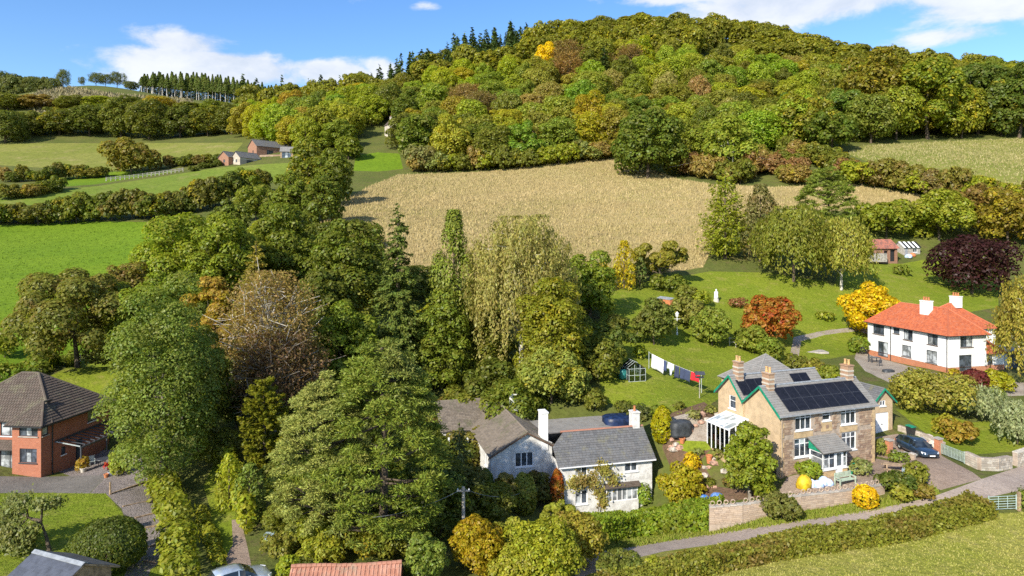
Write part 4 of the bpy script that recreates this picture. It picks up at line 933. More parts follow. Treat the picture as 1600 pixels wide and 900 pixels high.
shrub('brown twiggy shrub beside the tall slender shrub', 790, 800, 44, 62, (.15, .13, .05), 'leaf', kind='open', cover=2.6)
shrub('dark ivy mass hanging on the cottage gable wall', 836, 786, 60, 44, (.07, .075, .02), 'leaf_rust', 'ivy_mass')
shrub('dark ivy growth up the cottage side wall by the stair', 758, 795, 30, 62, (.065, .085, .022), 'leaf', 'ivy_mass', 'oval')
shrub('red and gold creeper at the corner of the cottage front', 870, 796, 22, 62, (.20, .14, .025), 'leaf_fire', 'creeper', 'oval')
shrub('small fig-like shrub at the right end of the cottage bay window', 1005, 790, 28, 34, (.13, .18, .03), 'leaf')
shrub('dark evergreen shrub below the great pine by the cottage', 690, 812, 80, 80, (.055, .08, .025), 'leaf')
shrub('mixed green shrub behind the clay-tiled roof', 605, 862, 130, 52, (.12, .13, .025), 'leaf_gold')
shrub('dark green shrub at the right end of the clay-tiled roof', 665, 905, 70, 72, (.10, .13, .03), 'leaf')
shrub('low bronze shrub beside the pale car', 440, 868, 60, 34, (.13, .13, .03), 'leaf_rust')
shrub('bright fern clump beside the clay-tiled roof', 450, 905, 40, 36, (.17, .20, .02), 'leaf')
shrub('yellow-green fern clump behind the pale car bonnet', 508, 878, 70, 40, (.18, .19, .025), 'leaf')
# understorey of the wild garden between the tall trees
k_ = 0
for (u, Y, w_, h_, c, m_) in [(470, 80, 8, 6, MID, 'leaf'), (520, 84, 8, 7, DRK, 'leaf'), (560, 88, 8, 6, (.10, .12, .02), 'leaf'), (600, 92, 8, 6, DRK, 'leaf'), (585, 82, 7, 6, (.11, .13, .02), 'leaf_gold'), (640, 96, 8, 6, MID, 'leaf'), (690, 94, 7, 6, DRK, 'leaf'),
        (755, 96, 8, 6, OLV, 'leaf'), (770, 84, 7, 5, DRK, 'leaf'), (730, 82, 8, 5, OLV, 'leaf_rust'), (690, 80, 7, 5, (.10, .085, .03), 'leaf_rust'), (660, 76, 7, 5, DRK, 'leaf'), (800, 78, 6, 4.5, MID, 'leaf'), (740, 74, 6, 4, (.11, .10, .03), 'leaf'), (700, 72, 6, 4, DRK, 'leaf'),
        (905, 90, 7, 6, DRK, 'leaf'), (935, 86, 6, 4.5, OLV, 'leaf'), (900, 110, 8, 6, MID, 'leaf'), (865, 112, 8, 6, OLV, 'leaf'), (770, 112, 8, 5, OLV, 'leaf'), (540, 116, 9, 8, DRK, 'leaf'), (480, 118, 9, 8, MID, 'leaf'), (400, 118, 9, 9, DRK, 'leaf'), (350, 120, 10, 9, OLV, 'leaf'), (330, 90, 7, 6, DRK, 'leaf'), (300, 78, 6, 5, (.09, .10, .02), 'leaf_gold'),
        (370, 72, 5, 4, DRK, 'leaf'), (345, 66, 4, 3, OLV, 'leaf'), (475, 66, 5, 4, DRK, 'leaf'), (455, 60, 4, 3, DRK, 'leaf'), (560, 66, 6, 5, DRK, 'leaf'), (620, 68, 6, 4, DRK, 'leaf'), (660, 64, 5, 4, DRK, 'leaf'), (480, 130, 9, 8, MID, 'leaf'), (580, 126, 8, 6, OLV, 'leaf'), (660, 120, 8, 5, DRK, 'leaf'), (440, 145, 10, 8, OLV, 'leaf'), (415, 150, 10, 7, YGR, 'leaf'), (520, 150, 9, 6, DRK, 'leaf'), (560, 150, 9, 5, (.09, .085, .03), 'leaf'), (670, 58, 5, 4, DRK, 'leaf'), (720, 60, 4, 3.5, (.08, .085, .03), 'leaf'), (760, 58, 4, 3, OLV, 'leaf'), (690, 53, 5, 4, DRK, 'leaf'), (460, 56, 4, 2.5, MID, 'leaf'), (530, 54, 4, 2.5, OLV, 'leaf_gold'), (570, 53, 4, 2.5, MID, 'leaf'), (440, 52, 3, 2, OLV, 'leaf'), (480, 50, 3, 2, YGR, 'leaf'), (640, 52, 5, 3, MID, 'leaf')]:
    g = G(u, Y); copy_plant(('thicket', {'leaf_gold': 2, 'leaf_rust': 3}.get(m_, rnd.choice([0, 1, 4]))), 'garden_shrub', 'green shrub in the thick undergrowth of the wooded garden', 'shrub', g.x, g.y, w_ * 1.1, h_ * 1.12, c, 'undergrowth shrubs of the wooded garden')
for (u, v, w_, h_, c, m_) in [(1045, 455, 60, 26, MID, 'leaf'), (1070, 470, 40, 24, OLV, 'leaf'), (1095, 478, 34, 24, YGR, 'leaf')]:
    shrub('tall shrub of the old hedge across the middle of the lawn', u, v, w_, h_, c, m_, group='shrubs of the hedge across the lawn')
for (u, v, w_, h_, c, m_, lab) in [(952, 560, 40, 40, MID, 'leaf', 'leafy shrub at the shaded left edge of the lawn'), (962, 520, 34, 30, (.11, .12, .03), 'leaf_rust', 'bronze-tinged shrub on the left edge of the lawn above the greenhouse'), (1000, 560, 22, 22, YGR, 'leaf', 'yellow-green shrub just behind the greenhouse'), (985, 535, 26, 22, OLV, 'leaf', 'low olive shrub beneath the spreading apple tree'), (1150, 480, 30, 14, (.16, .08, .05), 'leaf_rust', 'low reddish mound beside the white statue'), (1075, 505, 28, 20, MID, 'leaf', 'low green shrub at the foot of the lamp post'),
        (895, 628, 60, 46, DRK, 'leaf', 'dark shrub pressed against the back of the cottage'), (835, 622, 56, 50, MID, 'leaf', 'green shrub behind the cottage chimneys'), (930, 640, 40, 34, OLV, 'leaf', 'olive shrub between the cottage back roof and the lawn'), (790, 630, 44, 40, OLV, 'leaf', 'olive shrub beside the cottage ridge chimney'), (1410, 430, 24, 16, MID, 'leaf', 'small shrub on the upper lawn beside the copper beech'), (1290, 500, 30, 12, YGR, 'leaf', 'low yellow-green mound on the lawn under the weeping birch')]:
    shrub(lab, u, v, w_, h_, c, m_)
for (u, v, w_, h_, c) in [(1178, 552, 46, 44, (.13, .15, .03)), (1205, 566, 40, 40, (.11, .14, .025)), (1160, 545, 30, 30, MID)]:
    shrub('shrub in the garden boundary beside the sumac', u, v, w_, h_, c, 'leaf', group='boundary shrubs beside the sumac')
for (u, v, w_, h_, c) in [(1245, 580, 40, 26, OLV), (1272, 590, 40, 30, (.14, .13, .03)), (1296, 600, 36, 30, (.12, .14, .025)), (1312, 612, 34, 28, YGR), (1340, 620, 30, 24, (.15, .15, .03))]:
    shrub('shrub in the row behind the stone house roof', u, v, w_, h_, c, 'leaf', group='shrub row behind the stone house')
for (u, v, w_, h_, c) in [(975, 645, 30, 18, DRK), (1000, 655, 44, 22, (.06, .075, .03)), (1030, 650, 30, 16, MID), (1085, 655, 22, 14, (.16, .17, .08)), (1110, 645, 20, 12, (.14, .15, .05)), (1060, 640, 20, 12, OLV), (1090, 712, 18, 10, (.13, .15, .05)), (1125, 715, 24, 14, (.12, .13, .04)), (1140, 760, 22, 14, (.13, .10, .04)), (1108, 760, 20, 12, OLV)]:
    shrub('low plant in the rockery between the cottage and the stone house', u, v, w_, h_, c, 'leaf', group='low rockery plants')

# ------------------------------------------------------------------ hedges
def hedge(label, uvs, wid, hgt, col, mat='leaf', clipped=False, s=None, name='hedge', cover=2.6, lumpy=.25, world=None):
    w3 = world or [tuple(at(u, v)) for u, v in uvs]; seg = []; L = 0
    for a, b in zip(w3, w3[1:]):
        d = math.dist(a[:2], b[:2]); seg.append((a, b, d)); L += d
    m0 = w3[0]; t_ = thing(name, label, 'hedge', m0)
    s = s or max(.12, .003 * m0[1]); n = int(cover * L * (2 * hgt + wid) / (1.25 * s * s))
    def along(t):
        out = np.zeros((len(t), 2)); dr = np.zeros((len(t), 2)); acc = 0
        for a, b, d in seg:
            k = (t >= acc - 1e-6) & (t <= acc + d + 1e-6); f = ((t[k] - acc) / d)[:, None]; A = np.array(a[:2]); B = np.array(b[:2])
            out[k] = A + (B - A) * f; dr[k] = (B - A) / d; acc += d
        return out, dr
    if clipped:
        t = rng.uniform(0, L, n); c, d = along(t); nn = np.stack([-d[:, 1], d[:, 0]], 1); q = rng.random(n) * (2 * hgt + wid)
        off = np.where(q < hgt, -wid / 2, np.where(q < hgt + wid, q - hgt - wid / 2, wid / 2)); zz = np.where(q < hgt, q, np.where(q < hgt + wid, hgt, 2 * hgt + wid - q))
        und = lumpy * .5 * (np.sin(t * 1.9 + off) + np.sin(t * .73 + 2)) * .5
        N = np.stack([nn[:, 0] * np.sign(off) * (zz < hgt), nn[:, 1] * np.sign(off) * (zz < hgt), (zz >= hgt) * 1.0], 1) + rng.normal(0, .6, (n, 3))
        X = c + nn * (off * (1 + und * .3))[:, None] ; Z = zz * (1 + und * .25) + rng.normal(0, .05, n)
        C = np.stack([X[:, 0] + rng.normal(0, .07, n), X[:, 1] + rng.normal(0, .07, n), HA(X[:, 0], X[:, 1]) + np.maximum(Z, .02)], 1)
        # close the two ends
        Vq = cards(C, N, s * rng.uniform(.65, 1.3, n))
        for e_, sg in ((0.0, -1), (L, 1)):
            m_ = int(cover * wid * hgt / (1.25 * s * s)); c2, d2 = along(np.full(m_, e_)); n2 = np.stack([-d2[:, 1], d2[:, 0]], 1); X2 = c2 + n2 * rng.uniform(-.5, .5, m_)[:, None] * wid
            C2 = np.stack([X2[:, 0], X2[:, 1], HA(X2[:, 0], X2[:, 1]) + rng.uniform(0, hgt, m_)], 1) + rng.normal(0, .08, (m_, 3))
            Vq = np.concatenate([Vq, cards(C2, np.column_stack([d2 * sg, np.zeros(m_)]) + rng.normal(0, .5, (m_, 3)), s * rng.uniform(.65, 1.3, m_))])
    else:
        r0 = max(.45, min(wid * .42, hgt * .45)); nb = int(max(10, 2.6 * L * hgt / (r0 * r0 * 1.2))); t = rng.uniform(0, L, nb); c, d = along(t); nn = np.stack([-d[:, 1], d[:, 0]], 1)
        X = c + nn * rng.uniform(-.5, .5, nb)[:, None] * max(.05, wid - r0); top = hgt * (1 + lumpy * np.sin(t * .9 + rng.uniform(0, 6)) * .6) - r0
        cc = np.stack([X[:, 0], X[:, 1], HA(X[:, 0], X[:, 1]) + np.maximum(.15, rng.random(nb) ** .5 * top)], 1)
        C, N = blobs_leaves(cc, r0 * rng.uniform(.75, 1.25, nb), n, 1.0, .6); Vq = cards(C, N, s * rng.uniform(.65, 1.3, len(C)))
    Vq = Vq - np.array(m0)
    fo = link('foliage', quads_mesh('foliage', Vq), M[mat], t_); fo.color = lc(col)
    sb = MB()
    for a, b, d in seg:
        for k in range(max(2, int(d / 1.5))):
            f = (k + .5) / max(2, int(d / 1.5)); p = Vector(a).lerp(Vector(b), f); z = H(p.x, p.y); q_ = Vector((p.x, p.y, z)) - Vector(m0)
            sb.tube([q_ - Vector((0, 0, .2)), q_ + Vector((.05, .04, hgt * .6))], .05, .02, 5)
    tag(sb.build('stems', M['bark'], t_), kind='stuff')
    return t_
hedge('clipped laurel hedge between the white cottage and the lane', [(925, 845), (985, 836), (1050, 828), (1118, 822)], 2.6, 2.0, (.115, .155, .020), 'leaf', True)
hedge('flat-topped field hedge on the near side of the lane', [(950, 932), (1030, 908), (1120, 886), (1240, 861), (1375, 842), (1460, 821), (1535, 800)], 2.2, 1.1, (.135, .14, .028), 'leaf_rust', True, lumpy=.6)
shrub('dark scrub in the shade where the lane hedge begins', 968, 902, 76, 40, (.085, .105, .025), 'leaf')
shrub('small yellow-green bush in front of the lane hedge', 1020, 902, 38, 30, (.20, .21, .025), 'leaf')
hedge('hedge of mixed shrubs right of the steel field gate', [(1597, 796), (1660, 784)], 1.8, 2.0, (.12, .14, .028), 'leaf', lumpy=.4)
hedge('tall yellow-green hedge climbing beside the gravel steps', [(252, 764), (264, 800), (276, 850), (284, 925)], 1.9, 2.3, (.135, .15, .022), 'leaf', lumpy=.5)
hedge('low grassy hedge along the left side of the green track', [(312, 800), (336, 860), (342, 885)], .7, .7, (.15, .16, .022), 'leaf', lumpy=.4)
hedge('tall ivy-green hedge along the right side of the green track', [(357, 740), (372, 790), (386, 838)], 1.0, 2.6, (.20, .215, .022), 'leaf', lumpy=.3)
hedge('dark garden hedge behind the brick house, along the pasture', [(-60, 612), (0, 592), (60, 578), (112, 566)], 2.4, 2.0, (.105, .125, .022), 'leaf', lumpy=.3)
hedge('second darker hedge running down beside the back lawn', [(112, 566), (60, 588), (20, 602)], 1.8, 1.6, (.075, .10, .02), 'leaf', lumpy=.3)
hedge('long garden hedge at the foot of the straw field', [(930, 440), (985, 430), (1040, 425)], 2, 1.8, (.09, .10, .03), 'leaf', lumpy=.5)
# ------------------------------------------------------------------ building kit
M['render_white'] = paint('white_render', (.80, .80, .78), .85, .05, 1.2, .25, 9)
M['lime_white'] = paint('limewashed_wall', (.66, .655, .63), .9, .10, 1.6, .7, 5, c2=(.50, .48, .45))
M['tan_render'] = paint('tan_roughcast', (.52, .385, .235), .9, .08, 1.4, .6, 12)
M['tan_stone'] = paint('dressed_stone', (.50, .36, .20), .9, .12, 2.2, .4, 10)
M['mortar'] = paint('mortar', (.40, .32, .25), .95, .12, 2.5, .5, 12)
M['brick_red'] = brick_mat('red_brick', (.43, .135, .062), (.35, .10, .048), (.40, .27, .20))
M['brick_orange'] = brick_mat('orange_brick', (.52, .19, .085), (.43, .145, .065), (.45, .33, .25))
M['brick_buff'] = brick_mat('buff_brick', (.38, .22, .125), (.33, .18, .10), (.50, .43, .34)); M['buff_pot'] = paint('buff_pot', (.58, .36, .16), .8, .12, 6)
M['barn_brick'] = brick_mat('old_barn_brick', (.33, .165, .10), (.27, .125, .075), (.36, .27, .2), .3, .12)
M['white'] = paint('white_paint', (.82, .82, .82), .45, .03, 3)
M['dark_frame'] = paint('dark_grey_frame', (.055, .06, .07), .45, .1, 3)
M['brown_frame'] = paint('brown_wood', (.13, .075, .045), .7, .2, 5, .3, 20)
M['green_paint'] = paint('green_paint', (.012, .24, .135), .5, .12, 4)
M['black'] = paint('black_plastic', (.025, .026, .028), .5, .1, 4)
M['lead'] = paint('lead_flashing', (.27, .29, .31), .6, .12, 3)
M['clay'] = paint('terracotta', (.52, .19, .075), .75, .15, 6, .2, 20)
M['slab'] = paint('roof_deck', (.12, .11, .105), .9, .15, 2)
M['slate'] = piece_mat('slate', [(.115, .115, .118), (.165, .162, .16), (.14, .145, .15)], .75, .3, 1.5, .35, moss=(.19, .18, .12))
M['stone_slate'] = piece_mat('stone_slate', [(.185, .152, .118), (.235, .195, .152), (.155, .13, .105)], .85, .3, 1.2, .3, moss=(.13, .13, .07))
M['grey_slate'] = piece_mat('grey_slate', [(.215, .205, .19), (.275, .26, .24), (.24, .235, .22)], .8, .25, 1.2, .3)
M['brown_tile'] = piece_mat('brown_roof_tile', [(.105, .08, .063), (.14, .107, .084), (.12, .098, .077)], .85, .3, 1.0, .3, moss=(.17, .155, .10))
M['red_tile'] = piece_mat('red_roof_tile', [(.47, .125, .05), (.55, .155, .065), (.40, .10, .045), (.50, .17, .09)], .75, .2, .8, .3)
M['pantile'] = piece_mat('clay_pantile', [(.45, .215, .145), (.37, .165, .11), (.52, .28, .20)], .85, .45, 2.0, .3, moss=(.33, .24, .17))
M['rubble'] = piece_mat('rubble_stone', [(.29, .20, .135), (.40, .29, .20), (.24, .16, .12), (.36, .245, .165), (.47, .37, .27)], .9, .3, 3)
M['wallstone'] = piece_mat('garden_wall_stone', [(.42, .32, .235), (.50, .39, .29), (.36, .27, .20), (.46, .37, .29)], .9, .3, 2.5)
M['palestone'] = piece_mat('pale_rubble_stone', [(.52, .46, .37), (.36, .31, .25), (.62, .57, .48), (.44, .36, .28)], .9, .4, 2.5)
M['rust_sheet'] = paint('rusty_sheet', (.30, .105, .065), .8, .3, 1.6, .3, 10, c2=(.14, .07, .06))
M['wood'] = paint('weathered_wood', (.36, .25, .15), .8, .2, 4, .3, 20)
M['grey_wood'] = paint('grey_wood', (.40, .37, .32), .85, .2, 4, .3, 20)
M['steel'] = paint('galvanised_steel', (.50, .55, .53), .45, .1, 4, metal=.3)
M['concrete'] = paint('concrete', (.42, .38, .33), .9, .15, 1.5, .3, 15)
M['curtain'] = paint('curtain_cloth', (.60, .60, .58), .9, .1, 5)
def glass(name, tint=(.03, .036, .045), rough=.06):
    m, t, b = base_mat(name)
    co = t.new('ShaderNodeTexCoord').outputs['Object']
    t.l.new(t.mix(t.ramp(t.noise(co, .9, 3, .6), .42, .62), tint, tuple(min(1, x * 3.2) for x in tint)), b.inputs['Base Color'])
    b.inputs['Roughness'].default_value = rough; b.inputs['Specular IOR Level'].default_value = .8
    return m
M['glass'] = glass('window_glass')
M['glass_pale'] = glass('curtained_glass', (.16, .17, .175), .1)
M['car_glass'] = glass('car_glass', (.012, .016, .02), .03)
def clear_glass():
    m = bpy.data.materials.new('clear_glass'); m.use_nodes = True; t = NT(m.node_tree); t.n.clear()
    g = t.new('ShaderNodeBsdfGlossy'); g.inputs['Roughness'].default_value = .03; tr = t.new('ShaderNodeBsdfTransparent'); tr.inputs[0].default_value = (.86, .92, .92, 1)
    fr = t.new('ShaderNodeFresnel'); fr.inputs[0].default_value = 1.5; mx = t.new('ShaderNodeMixShader')
    t.l.new(t.math('ADD', fr.outputs[0], .06), mx.inputs[0]); t.l.new(tr.outputs[0], mx.inputs[1]); t.l.new(g.outputs[0], mx.inputs[2])
    o = t.new('ShaderNodeOutputMaterial'); t.l.new(mx.outputs[0], o.inputs[0]); return m
M['clear'] = clear_glass(); M['roof_glass'] = glass('frosted_roof_glass', (.30, .34, .35), .15)
def panel_mat():
    m, t, b = base_mat('solar_cell'); b.inputs['Roughness'].default_value = .3; b.inputs['Specular IOR Level'].default_value = .25
    co = t.new('ShaderNodeTexCoord').outputs['Object']
    t.l.new(t.mix(t.ramp(t.noise(co, 3, 3), .4, .6), (.008, .009, .014), (.012, .013, .020)), b.inputs['Base Color']); return m
M['solar'] = panel_mat()
M['panel_frame'] = paint('panel_frame', (.05, .055, .07), .4, .1, 4)

def wall(mb, O, ex, n, a0, a1, z0, z1, holes=(), depth=.14, top=None):
    """outer face of a wall with real openings; top = (a, z) adds a gable point"""
    xs = sorted({a0, a1, *[h[0] for h in holes], *[h[1] for h in holes]}); zs = sorted({z0, z1, *[h[2] for h in holes], *[h[3] for h in holes]})
    p = lambda a, z, d=0: (O[0] + ex[0] * a + n[0] * d, O[1] + ex[1] * a + n[1] * d, z)
    for i in range(len(xs) - 1):
        for j in range(len(zs) - 1):
            ca, cz_ = (xs[i] + xs[i + 1]) / 2, (zs[j] + zs[j + 1]) / 2
            if any(h[0] < ca < h[1] and h[2] < cz_ < h[3] for h in holes): continue
            mb.add([p(xs[i], zs[j]), p(xs[i + 1], zs[j]), p(xs[i + 1], zs[j + 1]), p(xs[i], zs[j + 1])], [(0, 1, 2, 3)])
    for h in holes:
        c = [(h[0], h[2]), (h[1], h[2]), (h[1], h[3]), (h[0], h[3])]
        for k in range(4):
            (aa, za), (ab, zb) = c[k], c[(k + 1) % 4]
            mb.add([p(aa, za), p(ab, zb), p(ab, zb, -depth), p(aa, za, -depth)], [(0, 1, 2, 3)])
    if top: mb.add([p(a0, z1), p(a1, z1), p(*top)], [(0, 1, 2)])

def window(root, O, ex, n, a0, a1, z0, z1, cols=2, rows=1, frame='white', fw=.075, sill='white', g='glass', name='window', bar=.05, rec=.10, tr=None, label=None):
    """frame with bars as a part; every pane, and the sill, a sub-part"""
    m = MB(); d0, d1 = -rec - .05, -rec + .03
    m.obox(O, ex, n, a0, a0 + fw, d0, d1, z0, z1); m.obox(O, ex, n, a1 - fw, a1, d0, d1, z0, z1)
    m.obox(O, ex, n, a0 + fw, a1 - fw, d0, d1, z0, z0 + fw); m.obox(O, ex, n, a0 + fw, a1 - fw, d0, d1, z1 - fw, z1)
    W = (a1 - a0 - 2 * fw) / cols; zr = [z0 + fw] + ([z0 + (z1 - z0) * tr] if tr else [z0 + fw + (z1 - z0 - 2 * fw) * k / rows for k in range(1, rows)]) + [z1 - fw]
    for k in range(1, cols): m.obox(O, ex, n, a0 + fw + W * k - bar / 2, a0 + fw + W * k + bar / 2, d0 + .004, d1 - .004, z0 + fw, z1 - fw)
    for z in zr[1:-1]:
        for k in range(cols): m.obox(O, ex, n, a0 + fw + W * k + bar / 2, a0 + fw + W * (k + 1) - bar / 2, d0 + .008, d1 - .008, z - bar / 2, z + bar / 2)
    f = m.build(name, M[frame], root)
    if label: f['label'] = label
    for k in range(cols):
        for r in range(len(zr) - 1):
            q = MB(); b = bar * .45; q.obox(O, ex, n, a0 + fw + W * k + (b if k else 0), a0 + fw + W * (k + 1) - (b if k < cols - 1 else 0), -rec - .025, -rec - .008, zr[r] + (b if r else 0), zr[r + 1] - (b if r < len(zr) - 2 else 0))
            q.build('pane', M[g] if not (g == 'glass' and (k + r * 3 + int(a0 * 7)) % 5 == 0) else M['glass_pale'], f)
    if sill:
        q = MB(); q.obox(O, ex, n, a0 - .08, a1 + .08, -rec, .09, z0 - .09, z0 - .002); q.build('sill', M[sill], f)
    return f

def clip2(poly, clip):
    """convex clip of polygon by convex polygon (ccw)"""
    out = poly
    for i in range(len(clip)):
        ax, ay = clip[i]; bx, by = clip[(i + 1) % len(clip)]; inp, out = out, []
        if not inp: return []
        side = lambda p: (bx - ax) * (p[1] - ay) - (by - ay) * (p[0] - ax)
        for j in range(len(inp)):
            p, q = inp[j], inp[(j + 1) % len(inp)]; sp, sq = side(p), side(q)
            if sp >= 0: out.append(p)
            if sp * sq < 0: t = sp / (sp - sq); out.append((p[0] + (q[0] - p[0]) * t, p[1] + (q[1] - p[1]) * t))
    return out

def roof_plane(slab, tiles, poly, tw=.32, ch=.26, lift=.035, jit=.012, gap=.012, thick=.10, curved=False):
    """a roof slope: deck plus real courses of tiles. poly[0]->poly[1] is the eave, seen from outside left to right"""
    p = [Vector(v) for v in poly]; es = (p[1] - p[0]).normalized()
    nn = Vector((0, 0, 0))
    for i in range(len(p)): nn += p[i].cross(p[(i + 1) % len(p)])
    nn.normalize()
    if nn.z < 0: nn = -nn
    et = nn.cross(es).normalized()
    if et.z < 0: et = -et
    slab.slab([v + nn * .0 for v in p], -nn * thick)
    flat = [((v - p[0]).dot(es), (v - p[0]).dot(et)) for v in p]
    ar = sum(a[0] * b[1] - b[0] * a[1] for a, b in zip(flat, flat[1:] + flat[:1]))
    if ar < 0: flat = flat[::-1]
    s0, s1 = min(a for a, b in flat), max(a for a, b in flat); t0, t1 = min(b for a, b in flat), max(b for a, b in flat)
    r = 0; t = t0
    while t < t1:
        s = s0 - (tw * .5 if r % 2 else 0) - rnd.uniform(0, .05)
        while s < s1:
            w_ = tw * (rnd.uniform(.85, 1.15) if jit > .01 else 1)
            q = clip2([(s + gap, t), (s + w_ - gap, t), (s + w_ - gap, t + ch * 1.02), (s + gap, t + ch * 1.02)], flat)
            if len(q) >= 3:
                h0 = lift + rnd.uniform(0, jit)
                top = [p[0] + es * a + et * b + nn * (h0 * (1 - .8 * (b - t) / ch) + .006) for a, b in q]
                bot = [p[0] + es * a + et * b + nn * .002 for a, b in q]; k = len(q)
                tiles.add([tuple(v) for v in top + bot], [tuple(range(k))] + [(i, (i + 1) % k, k + (i + 1) % k, k + i) for i in range(k)])
            s += w_
        t += ch; r += 1
def ridge(mb, a, b, r=.11): mb.tube([a, b], r, r, 6)
def finish_roof(root, slab, tiles, rid, mat, ridmat=None, edge='slab', name='roof'):
    rf = slab.build(name, M[edge], root)
    tag(tiles.build('roof_tiles', M[mat], rf), kind='stuff')
    if rid and rid.V: rid.build('ridge_tiles', M[ridmat or mat], rf)
    return rf
def chimney(root, x, y, z0, z1, wx, wy, mat, pots=1, cap=True, potm='clay', band=None):
    m = MB(); m.box(x - wx / 2, x + wx / 2, y - wy / 2, y + wy / 2, z0, z1 - .12)
    m.box(x - wx / 2 - .06, x + wx / 2 + .06, y - wy / 2 - .06, y + wy / 2 + .06, z1 - .118, z1)
    ch = m.build('chimney', M[mat], root)
    if band:
        b = MB()
        for k in range(band): zz = z1 - .5 - k * .42; b.box(x - wx / 2 - .03, x + wx / 2 + .03, y - wy / 2 - .03, y + wy / 2 + .03, zz - .16, zz)
        tag(b.build('banding', M['palestone'], ch), kind='stuff')
    for k in range(pots):
        o = (k - (pots - 1) / 2) * .42; q = MB()
        dx, dy = (o, 0) if wx >= wy else (0, o)
        q.lathe([(.13, 0), (.15, .05), (.12, .12), (.11, .42), (.14, .46), (.14, .52), (.09, .53)], (x + dx, y + dy, z1 + .002), 8); q.build('chimney_pot', M[potm], ch)
    return ch
X1, Y1 = (1, 0), (0, 1); NX, NY, PX, PY = (-1, 0), (0, -1), (1, 0), (0, 1)

# ------------------------------------------------------------------ stone house with solar panels
SH = P(1219, 748, 62); stone = thing('stone_house', 'stone and tan-rendered house with solar panels and green bargeboards', 'house', SH, R(20.6))
L, D, HE, RZ = 11.4, 4.9, 5.9, 7.85
def fr(O, ex, n, *a, **k): return window(stone, O, ex, n, *a, **k)
front_holes = [(1.74, 3.63, 4.15, 5.72), (4.95, 5.95, 4.75, 5.72), (7.2, 9.1, 4.15, 5.72), (1.65, 3.6, 1.7, 3.4), (7.3, 9.1, 1.7, 3.4)]
m = MB(); wall(m, (0, 0), X1, NY, 0, L, -1.5, HE, front_holes); m.build('front_wall', M['mortar'], stone)
# rubble facing: loose stones set proud of the mortar, dressed bands between the windows left clear
st = MB(); z = -.6
bands = [(1.55, 3.8, 3.45, 4.1), (4.75, 6.15, 3.7, 4.7), (7.05, 9.25, 3.45, 4.1), (0, L, 3.5, 3.75), (3.2, 6.2, -1, 2.9)]
while z < HE - .12:
    rh = rnd.uniform(.17, .27); a = .0
    while a < L - .1:
        rw = min(rnd.uniform(.22, .5), L - a); c = (a + rw / 2, z + rh / 2)
        hit = any(h[0] - .12 < a + rw and a < h[1] + .12 and h[2] - .14 < z + rh and z < h[3] + .1 for h in front_holes) or any(b[0] < c[0] < b[1] and b[2] < c[1] < b[3] for b in bands)
        if not hit:
            j = lambda: rnd.uniform(-.025, .025); d = rnd.uniform(.02, .055); g_ = .018
            f4 = [(a + g_ + j() * .4, z + g_), (a + rw - g_, z + g_ + j() * .4), (a + rw - g_ + j() * .4, min(HE - .1, z + rh - g_)), (a + g_, min(HE - .1, z + rh - g_ + j() * .4))]
            st.add([(x_, -d, z_) for x_, z_ in f4] + [(x_, -.001, z_) for x_, z_ in f4], [(0, 1, 2, 3), (0, 4, 5, 1), (1, 5, 6, 2), (2, 6, 7, 3), (3, 7, 4, 0)])
        a += rw
    z += rh
tag(st.build('rubble_stones', M['rubble'], stone), kind='stuff')
for b in [(1.58, 3.78, 3.46, 4.05), (4.8, 6.1, 3.76, 4.66), (7.06, 9.24, 3.46, 4.05)]:
    m = MB(); m.box(b[0], b[1], -.03, -.002, b[2], b[3]); m.build('dressed_panel', M['tan_stone'], stone)
for a in (0, L - .38):
    for k in range(14):
        m = MB(); w_ = .42 if k % 2 else .28; x0 = a if a == 0 else L - w_; m.box(x0 - (.03 if a == 0 else 0), x0 + w_ + (0 if a == 0 else .03), -.065, -.003, -.3 + k * .44, -.3 + k * .44 + .42); m.build('quoin', M['tan_stone'], stone)
m = MB()
m.box(5.33, 5.63, -.07, -.031, 4.05, 4.35); m.build('date_plaque', M['rubble'], stone)
for h, c, r_ in zip(front_holes, (3, 1, 3, 3, 3), (.72, .55, .72, .70, .70)):
    fr((0, 0), X1, NY, *h, cols=c, tr=r_, fw=.09, bar=.07, name='window')
# left end: two gables of tan roughcast
m = MB(); wall(m, (0, 0), Y1, NX, 0, D, -1.5, HE, [], top=(D / 2, RZ)); wall(m, (0, D), Y1, NX, 0, 3.95, -1.5, 6.1, [(1.25, 2.25, 4.75, 6.08)], top=(1.98, 8.0))
wall(m, (L, 0), Y1, PX, 0, D, -1.5, HE, [], top=(D / 2, RZ)); wall(m, (10.6, D), Y1, PX, 0, 3.95, -1.5, 6.1, [], top=(1.98, 8.0)); wall(m, (0, 8.85), X1, PY, 0, 10.6, -1.5, 6.1, [])
wall(m, (4.6, 8.9), Y1, NX, 0, 5.4, -1.5, 6.2, []); wall(m, (11.6, 8.9), Y1, PX, 0, 5.4, -1.5, 6.2, []); wall(m, (4.6, 14.3), X1, PY, 0, 7, -1.5, 6.2, [])
m.build('roughcast_wall', M['tan_render'], stone)
fr((0, D), Y1, NX, 1.25, 2.25, 4.75, 6.08, cols=1, tr=.6, fw=.09)
m = MB(); wall(m, (0, 0), Y1, NX, .6, 1.7, -1.4, .75, []); m = MB(); m.box(-.02, .01, .5, 1.75, -1.4, .9); m.build('dark_cellar_opening', M['black'], stone)  # black panel stands in for the shade inside the open basement arch
m = MB(); m.tube([(-.06, D, -.5), (-.06, D, 6.0)], .05); m.build('drainpipe', M['tan_stone'], stone)
m = MB(); m.tube([(.12, -.1, -.3), (.12, -.1, 5.75)], .045); m.build('drainpipe', M['mortar'], stone)
